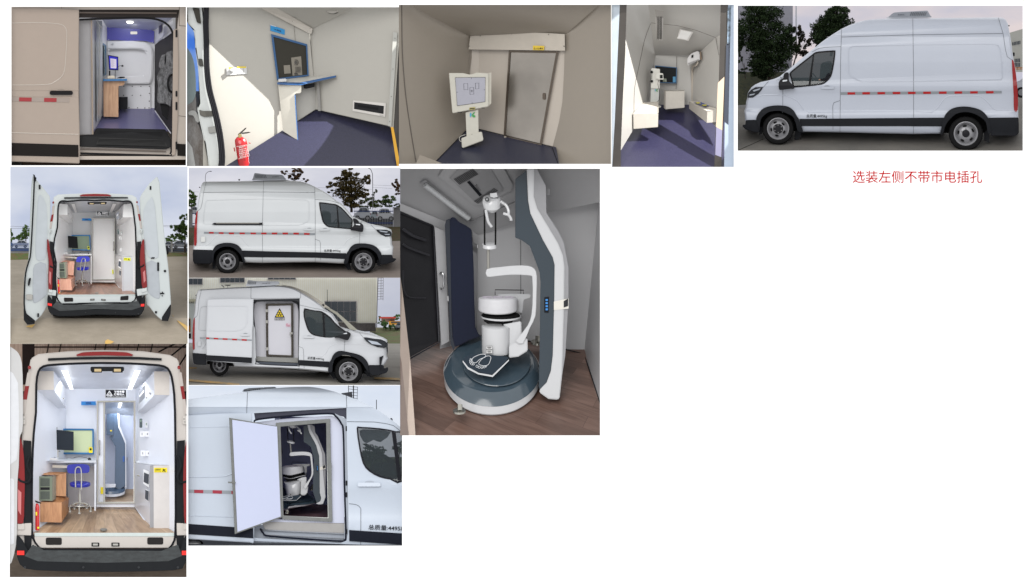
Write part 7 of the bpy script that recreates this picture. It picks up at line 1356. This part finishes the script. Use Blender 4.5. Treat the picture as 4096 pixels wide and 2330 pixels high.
# ================================================================== third picture: dim cabin with detector stand
CP = 3; panel(3)
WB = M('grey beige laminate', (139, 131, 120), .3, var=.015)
rm = thing('detector_cabin', 'dim beige walled cabin with a dark floor holding the detector stand', 'room', (900, 1200, 2)); rm['kind'] = 'structure'
fB = lambda x_: 2.0-max(-114, x_-680)*.0014*(x_ > 680)
fL = lambda x_: .3+x_*.0028
fR = lambda x_: 1.03-(x_-1372)*.0018
uvq('ceiling', [(605, 310, 2.0), (1394, 292, 1.0), (1700, 22, .4), (60, 22, .45)], WB, rm, dlin=False)
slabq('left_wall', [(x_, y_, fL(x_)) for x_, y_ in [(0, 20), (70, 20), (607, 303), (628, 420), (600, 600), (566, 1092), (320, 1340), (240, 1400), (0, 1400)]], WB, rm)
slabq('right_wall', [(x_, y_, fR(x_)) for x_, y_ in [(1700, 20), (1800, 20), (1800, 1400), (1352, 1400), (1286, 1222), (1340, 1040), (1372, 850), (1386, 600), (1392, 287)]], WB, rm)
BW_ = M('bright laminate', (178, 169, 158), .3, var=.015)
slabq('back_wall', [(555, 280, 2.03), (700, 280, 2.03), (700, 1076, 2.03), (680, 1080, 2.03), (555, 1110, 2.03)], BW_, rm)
G().bx(0, 20, 1800, 1400, 2.9, .05).mk('added_liner', WB, rm, sm=0)
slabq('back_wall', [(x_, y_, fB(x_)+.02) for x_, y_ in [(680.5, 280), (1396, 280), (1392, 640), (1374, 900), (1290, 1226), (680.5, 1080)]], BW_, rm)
f_ = uvq('floor', [(588, 1070, 2.05), (1290, 1070, 2.05), (1352, 1400, .1), (262, 1400, .1)], patmat('dark vinyl', 'speck', (36, 38, 52), (52, 54, 70), 50, .35, coord='Object'), rm); f_.parent = None; f_.location = ORG[rm.name]; tag(f_, 'dark navy vinyl floor of the dim detector cabin', None, None, 'structure')
hp = G().pr([(x_, y_, 1.9-(x_-600)*.0013) for x_, y_ in cat([(605, 303), (780, 284), (950, 276), (1100, 274), (1250, 278), (1391, 286)], 2)+[(1394, 424), (591, 413)]], 0, .08).mk('header_panel', M('brushed header', (182, 174, 162), .3), rm, bev=.008)
for x_, y_ in ((688, 300), (950, 283), (1257, 288), (596, 385), (1385, 386)): dd = 1.9-(x_-600)*.0013; G().yl(x_, y_, [(5, dd-.02), (5, dd+.01)], 1, 8).mk('screw', M('screw', (110, 104, 96), .3, .6), hp)
ys = G().pr([(1127, 381), (1222, 384), (1219, 420), (1125, 418)], 1.05, .01).mk('sticker', M('sticker yellow', (206, 176, 40), .5), rm, sm=0)
text('小心碰头', (1154, 398, 1212, 414), M('black ink', (24, 22, 20), .5), ys, 1.045, bold=.02); G().ring([(1141, 397), (1150, 413), (1132, 413)], [(1141, 401), (1147, 411), (1135, 411)], 1.044, .004).mk('warning_mark', M('black ink', (24, 22, 20), .5), ys, sm=0)
G().tb([(603, 415, 1.94), (568, 1092, 1.84)], 2).mk('corner_joint', M('joint', (120, 112, 102), .6), rm); G().tb(cat([(36, 40, .39), (40, 400, .39), (55, 640, .43), (75, 840, .49), (110, 1080, .59), (155, 1350, .71)], 3), 3).mk('wall_joint', M('joint dark', (82, 76, 70), .6), rm)
G().tb([(322, 1342, .42), (566, 1092, 1.85), (680, 1077, 1.95), (884, 1126, 1.66), (1286, 1222, 1.1), (1340, 1375, .25)], 3).mk('skirting', M('black skirting', (28, 28, 32), .6), rm)
G().pr([(185, 1290, .5), (215, 1300, .5), (400, 1372, .3), (380, 1400, .3), (150, 1400, .3), (160, 1350, .3)], 0, .1).mk('ledge', WB, rm)
dr = thing('steel_door', 'brushed stainless steel sliding door in the dim detector cabin', 'door', (1080, 1200, 1.7))
BS = M('brushed steel', (158, 152, 144), .26, .9, var=.25, vs=.9); DS = M('dark steel edge', (96, 86, 76), .18, .6)  # uneven tone of the brushed steel imitates blotchy reflections in its colour
q3 = lambda q, o: [(x_, y_, fB(x_)+o) for x_, y_ in q]
G().ring(q3([(926, 422), (1337, 430), (1197, 1212), (882, 1136)], -.06), q3([(938, 438), (1318, 444), (1182, 1198), (897, 1124)], -.06), 0, .05).mk('frame', DS, dr); G().pr(q3([(938, 438), (1318, 444), (1182, 1198), (897, 1124)], -.03), 0, .02).mk('leaf', BS, dr, sm=0)
G().pr(rr(1206, 775, 1232, 832, 12), 1.18, .02).mk('recessed_handle', DS, dr); G().pr([(888, 1134), (906, 1138), (902, 1160), (886, 1156)], 1.6, .06).mk('floor_guide', M('guide', (150, 140, 128), .4), dr)
cl = thing('ceiling_lamp', 'round ceiling lamp cut by the upper edge of the dim cabin picture', 'ceiling light', (1480, 60, .6)); G().la([(1480, 52, 62, 30), (1480, 62, 50, 26)], .8, 28, kd=.3).mk('diffuser', M('opal', (170, 166, 162), .3), cl)
st = thing('detector_stand', 'white detector stand with a framed target screen and green blue logo', 'medical stand', (620, 1230, 1.2))
SW = M('stand white', (186, 183, 172), .35)
hd = G().pr([(428, 609), (545, 610), (575, 617), (600, 622), (630, 617), (655, 606), (757, 612), (758, 884), (748, 890), (466, 943), (456, 940)], 1.0, .08).mk('head', SW, st, bev=.012); G().pr([(757, 612), (781, 604), (780, 862), (758, 884)], 1.04, .06).mk('head_side', M('stand shade', (176, 172, 160), .4), hd)  # side face shade put into a darker copy of the stand white
sc_ = G().pr([(480, 648), (731, 645), (729, 848), (497, 882)], .99, .01).mk('screen', M('screen grey', (156, 156, 166), .3), hd, sm=0)
LN = M('black line', (36, 34, 36), .5)
G().tb([(480, 648, .988), (731, 645, .988), (729, 848, .988), (497, 882, .988)], 1.6, closed=True, seg=4).mk('border', LN, sc_)
g = G()
for q in ([(551, 698), (584, 697), (586, 748), (553, 748)], [(648, 694), (677, 693), (677, 740), (650, 742)], [(602, 731), (634, 729), (635, 786), (603, 788)]): g.tb([(a, b, .988) for a, b in q], 1.4, closed=True, seg=4)
g.tb([(608, 759, .987), (630, 758, .987)], 1.3, seg=4).tb([(618, 748, .987), (619, 770, .987)], 1.3, seg=4).tb([(615, 647, .987), (615, 660, .987)], 1.2, seg=4).tb([(489, 769, .987), (502, 769, .987)], 1.2, seg=4).tb([(718, 749, .987), (730, 749, .987)], 1.2, seg=4).tb([(620, 862, .987), (621, 852, .987)], 1.2, seg=4)
g.mk('target_mark', LN, sc_)
cm = G().pr([(566, 938), (672, 914), (676, 1156), (577, 1192)], 1.06, .1).mk('column', SW, st, bev=.01); G().bx(616, 1118, 625, 1178, 1.05, .02).mk('slot', LN, cm)
G().pr([(597, 898), (646, 892), (646, 914), (598, 918)], .98, .01).mk('yellow_label', M('label olive', (160, 150, 90), .5), hd); G().bx(602, 903, 642, 910, .975, .004).mk('label_print', LN, hd)
G().pr(cat([(603, 944), (612, 942), (616, 955), (609, 975), (606, 979), (602, 962)], 3, True), 1.045, .01).mk('blue_mark', M('logo blue', (60, 150, 190), .5), cm)
G().pr(cat([(620, 955), (632, 938), (643, 936), (640, 948), (628, 956), (645, 962), (645, 976), (630, 978), (618, 966)], 3, True), 1.045, .01).mk('green_mark', M('logo green', (56, 140, 70), .5), cm)
G().pr([(530, 1152), (575, 1136), (680, 1100), (702, 1098), (715, 1164), (710, 1172), (545, 1234), (537, 1230)], 1.0, .25).mk('base', SW, st, bev=.015); G().tb(cat([(566, 1122, 1.1), (525, 1136, 1.1), (514, 1155, 1.1), (520, 1175, 1.0), (532, 1180, 1.0)], 3), 3).mk('cable', M('pale cable', (176, 172, 164), .5), st)
G().bx(500, 934, 537, 940, 1.0, .05).bx(698, 898, 726, 903, 1.0, .05).mk('clip', LN, hd)
# ================================================================== fourth picture: narrow cabin seen through its rear door
CP = 4; panel(4)
LW = M('cream laminate', (182, 176, 166), .4, var=.015)
rm = thing('narrow_cabin', 'narrow cream cabin with a purple floor and boxes along its walls', 'room', (540, 1000, 2)); rm['kind'] = 'structure'
dL = lambda x_: .25+.0067*(x_-90)
LW = M('cool cream laminate', (184, 181, 175), .4, var=.015)
dR4 = lambda x_: 2.12-(x_-668)*.0055
slabq('left_wall', [(x_, y_, dL(x_)) for x_, y_ in [(90, 30), (318, 30), (342, 190), (380, 455), (345, 600), (312, 800), (305, 890), (195, 1078), (85, 1262)]], LW, rm)
uvq('ceiling', [(372, 462, 2.2), (760, 462, 1.9), (1150, 20, .4), (316, 20, .8)], LW, rm, dlin=False)
slabq('back_wall', [(300, 440, 2.22), (380, 453, 2.22), (640, 479, 2.22), (760, 432, 2.22), (760, 900, 2.22), (300, 900, 2.22)], LW, rm)
G().bx(0, 30, 1045, 1400, 2.9, .05).mk('added_liner', LW, rm, sm=0)
G().bx(6, 41, 12, 1396, .05, 2.9).bx(6, 1392, 1035, 1396, .05, 2.9).mk('added_liner', LW, rm, sm=0, clip=False)  # side and bottom slabs added out of view to block stray spot light
slabq('right_wall', [(x_, y_, dR4(x_)) for x_, y_ in [(650, 478), (745, 440), (882, 310), (935, 285), (935, 1060), (885, 1060), (690, 872), (668, 600)]], LW, rm)
G().tb([(341, 192, .95), (560, 215, .9), (720, 255, .9), (880, 315, .85)], 1.5).tb(cat([(341, 192, 1.9), (290, 330, 1.56), (240, 560, 1.23), (205, 740, 1.0), (200, 950, .97)], 3), 1.5).tb([(555, 470, 2.17), (550, 740, 2.17)], 1.6).tb([(880, 315, .9), (905, 460, .75)], 1.8).mk('wall_joint', M('joint dark', (82, 76, 70), .6), rm)
f_ = uvq('floor', [(200, 865, 2.25), (900, 865, 2.25), (1400, 1410, .08), (-300, 1410, .08)], tempered((32, 32, 54), (64, 62, 90)), rm, 14, 16); f_.parent = None; f_.location = ORG[rm.name]; tag(f_, 'purple speckled vinyl floor of the narrow cabin', None, None, 'structure')
o = thing('door_edge', 'polished steel door edge at the left of the narrow cabin picture', 'door', (60, 1380, .2))
SM = M('mirror steel', (86, 82, 78), .12, .6, var=.25, vs=1.5)
G().pr([(80, 30), (139, 30), (127, 450), (108, 800), (90, 1250), (90, 1400), (15, 1400), (40, 1000), (60, 500)], .12, .04).mk('steel_edge', SM, o); G().pr([(0, 30), (82, 30), (62, 500), (40, 1000), (18, 1400), (0, 1400)], .1, .04).mk('outer_skin', M('pale skin', (176, 186, 196), .15, var=.15, vs=2), o)
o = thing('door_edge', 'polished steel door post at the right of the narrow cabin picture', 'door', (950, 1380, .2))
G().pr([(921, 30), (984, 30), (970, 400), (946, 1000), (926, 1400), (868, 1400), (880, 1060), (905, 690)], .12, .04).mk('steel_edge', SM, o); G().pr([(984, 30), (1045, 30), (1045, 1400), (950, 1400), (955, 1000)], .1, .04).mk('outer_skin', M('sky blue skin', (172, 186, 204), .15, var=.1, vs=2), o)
G().pr([(898, 692), (952, 640), (934, 1086), (882, 1058)], .115, .004).mk('reflected_wall', M('beige reflection', (206, 186, 162), .3), o); G().pr([(884, 1060), (934, 1086), (926, 1310), (876, 1290)], .115, .004).mk('reflected_floor', M('lilac reflection', (140, 138, 166), .3), o)  # wall and floor reflections painted on as coloured plates
G().pr([(980, 60), (1008, 50), (1000, 360), (975, 380)], .095, .003).mk('tree_reflection', patmat('leafy', 'speck', (30, 34, 34), (130, 150, 170), 8, .3, coord='Object'), o); G().pr([(968, 370), (999, 360), (985, 1040), (948, 1010)], .095, .003).mk('dark_reflection', M('dark reflection', (60, 66, 78), .2), o)  # tree and dark reflections likewise put into plate colours
lm = thing('caged_lamp', 'white tube lamp behind a wire grille under the narrow cabin ceiling', 'lamp', (410, 330, 1.2))
G().pr([(374, 80, .42), (447, 95, .42), (436, 338, 1.0), (388, 332, 1.0)], 0, .05).mk('housing', M('lamp white', (196, 192, 186), .4), lm, bev=.008); G().pr([(374, 80, .38), (447, 95, .38), (444, 150, .52), (380, 145, .52)], 0, .04).mk('cap', M('lamp cap', (150, 146, 140), .4), lm)
g = G()
for k in range(22): y_ = 150+k*8.2; g.tb([(390, y_, .5+k*.022), (410, y_+4, .48+k*.022), (431, y_, .5+k*.022)], 1.6, seg=4)
for x_ in (391, 402, 418, 430): g.tb([(x_, 140, .48), (x_, 334, .96)], 1.5, seg=4)
g.mk('grille', M('grille wire', (50, 48, 46), .5), lm)
o = thing('ceiling_panel', 'square flush panel lamp in the narrow cabin ceiling', 'ceiling light', (625, 300, 1.4)); G().pr([(582, 244), (692, 268), (652, 342), (557, 324)], .95, .05).mk('frame', M('lamp white', (190, 186, 180), .4), o); G().pr([(592, 252), (678, 271), (642, 335), (563, 320)], .93, .02).mk('diffuser', M('opal', (206, 204, 200), .3), o)
ac = thing('air_conditioner', 'white wall air conditioner high on the right of the narrow cabin', 'air conditioner', (700, 540, 1.7))
G().pr(cat([(644, 488), (672, 452), (705, 435), (742, 432), (748, 500), (735, 505), (655, 545), (645, 538)], 2, True), 1.5, .35).mk('case', M('ac white', (206, 204, 202), .35), ac, bev=.03); G().pr([(748, 430), (756, 432), (764, 498), (752, 500)], 1.5, .2).mk('back_board', M('board brown', (130, 110, 90), .6), ac)
G().pr([(676, 464), (694, 456), (694, 478), (678, 486)], 1.48, .02).mk('display', M('display', (34, 36, 34), .2), ac); G().pr([(648, 528), (735, 494), (737, 502), (655, 540)], 1.48, .02).mk('air_slot', M('slot grey', (150, 148, 146), .4), ac)
o = G().tb(cat([(728, 508, 1.6), (728, 530, 1.6), (715, 545, 1.65), (694, 552, 1.75), (686, 570, 1.85), (684, 620, 2.0), (686, 850, 2.05)], 4), 8, seg=12).mk('pipe', M('pipe cream', (190, 180, 166), .4)); tag(o, 'cream drain pipe running down the corner below the air conditioner', 'pipe')
wn = thing('observation_window', 'blue framed window in the end wall of the narrow cabin', 'window', (470, 695, 2.1))
o4 = [(375, 546), (558, 563), (554, 696), (376, 690)]; G().ring(o4, inset(o4, 7), 2.1, .06).mk('frame', M('frame blue', (36, 84, 124), .4), wn); G().pr(inset(o4, 6), 2.13, .02).mk('pane', M('dark pane', (26, 28, 30), .08), wn, sm=0)
G().bx(440, 655, 470, 684, 2.12, .005).mk('green_view', patmat('leafy view', 'speck', (60, 76, 46), (200, 206, 190), 12, .4, coord='Object'), wn, sm=0); G().bx(488, 655, 522, 684, 2.12, .005).mk('dark_view', M('dark view', (20, 22, 26), .3), wn, sm=0); G().bx(523, 640, 546, 686, 2.12, .005).mk('blue_view', M('blue view', (70, 140, 180), .3), wn, sm=0)
st = thing('x_ray_stand', 'white upright stand with black discs and a small screen, left in the narrow cabin', 'medical stand', (380, 870, 1.6))
SW = M('stand white', (204, 202, 194), .35)
G().pr([(343, 572), (352, 568), (416, 576), (414, 740), (340, 738)], 1.5, .12).mk('upper_column', SW, st, bev=.01); G().pr([(340, 740), (412, 742), (402, 872), (336, 852)], 1.52, .12).mk('lower_column', M('stand grey', (176, 178, 174), .35), st, bev=.01)
for y_ in (602, 678): G().yl(347, y_, [(11, 1.46), (12, 1.5)], 1, 18).mk('disc', M('disc black', (24, 24, 24), .5), st)
g = G()
for k in range(8): g.bx(340+3*(k % 2), 622+k*5, 352, 624+k*5, 1.49, .01)
g.mk('vent', M('vent', (120, 118, 112), .5), st)
s_ = G().pr([(382, 612), (392, 606), (442, 613), (446, 665), (416, 664), (380, 658)], 1.4, .12).mk('display_box', SW, st, bev=.01); G().bx(415, 625, 438, 654, 1.39, .02).mk('screen', M('display', (34, 36, 34), .2), s_)
G().tb(cat([(408, 668, 1.42), (398, 700, 1.4), (410, 760, 1.35), (410, 830, 1.4), (392, 846, 1.45)], 4), 1.8).mk('cable', M('disc black', (24, 24, 24), .5), st)
G().pr(cat([(374, 745), (379, 744), (380, 755), (376, 764)], 2, True), 1.5, .01).mk('blue_mark', M('logo blue', (60, 150, 190), .5), st); G().pr(cat([(383, 752), (392, 742), (396, 746), (389, 754), (397, 760), (392, 766)], 2, True), 1.5, .01).mk('green_mark', M('logo green', (56, 140, 70), .5), st)
G().pr([(404, 876, 1.6), (426, 884, 1.6), (422, 896, 1.5), (402, 902, 1.5)], 0, .05).mk('foot', SW, st)
BW = M('box white', (190, 184, 174), .45)
o = thing('storage_box', 'plain white box standing against the end wall of the narrow cabin', 'box', (540, 905, 1.8)); G().pr([(462, 758), (620, 756), (620, 898), (462, 912)], 1.7, .3).mk('front', BW, o, bev=.008); G().pr([(450, 752, 1.75), (462, 758, 1.7), (462, 912, 1.7), (447, 898, 1.75)], 0, .02).mk('side', BW, o); G().pr([(450, 752, 1.75), (610, 750, 2.0), (621, 756, 1.69), (462, 759, 1.69)], 0, .01).mk('lid', BW, o)
o = thing('bench_box', 'low L shaped white bench in the left corner of the narrow cabin', 'bench', (300, 1070, 1.1)); G().pr([(192, 950), (345, 945), (402, 943), (399, 1060), (195, 1076)], .85, .1).mk('front', BW, o, bev=.008); G().pr([(192, 950, .86), (250, 885, 1.3), (280, 858, 1.5), (402, 850, 1.5), (402, 943, .86)], 0, .02).mk('seat_top', M('bench top', (196, 190, 180), .45), o); G().tb([(278, 856, 1.48), (400, 850, 1.48), (402, 940, .84)], 2.5).mk('rim', BW, o)
o = thing('step_box', 'long low white box with a booklet on it along the right wall', 'box', (770, 1010, 1.0)); G().pr([(660, 845, 1.75), (810, 926, .85), (806, 1024, .85), (658, 905, 1.75)], 0, .03).mk('side', BW, o); G().pr([(810, 926), (884, 914), (882, 1018), (806, 1024)], .85, .1).mk('end', BW, o); G().pr([(660, 845, 1.75), (735, 838, 1.8), (884, 905, .85), (884, 916, .85), (810, 927, .84)], 0, .02).mk('top', M('bench top', (196, 190, 180), .45), o)
b_ = G().pr([(695, 854, 1.5), (752, 850, 1.5), (828, 882, 1.1), (788, 886, 1.05)], 0, .02).mk('booklet', M('booklet blue', (48, 70, 140), .5), None, sm=0); tag(b_, 'blue and yellow booklet lying on the long low white box', 'booklet')
G().pr([(710, 855, 1.42), (740, 853, 1.42), (760, 862, 1.35), (728, 864, 1.35)], 0, .004).pr([(760, 872, 1.2), (800, 872, 1.15), (806, 880, 1.08), (780, 882, 1.05)], 0, .004).mk('yellow_print', M('booklet yellow', (214, 200, 60), .5), b_, sm=0)
sunspot(230, 980, .8, (-1.75, 1, -2.1), 10, 28, 10000, blend=.05)

# the sun of pictures two and four shines into those two rooms alone: each was taken on its own day
for o, k in SUNS:
    cl_ = bpy.data.collections.new('sunlit room'); [cl_.objects.link(x) for x in MADE[k] if x.name in bpy.data.objects]
    o.light_linking.receiver_collection = cl_
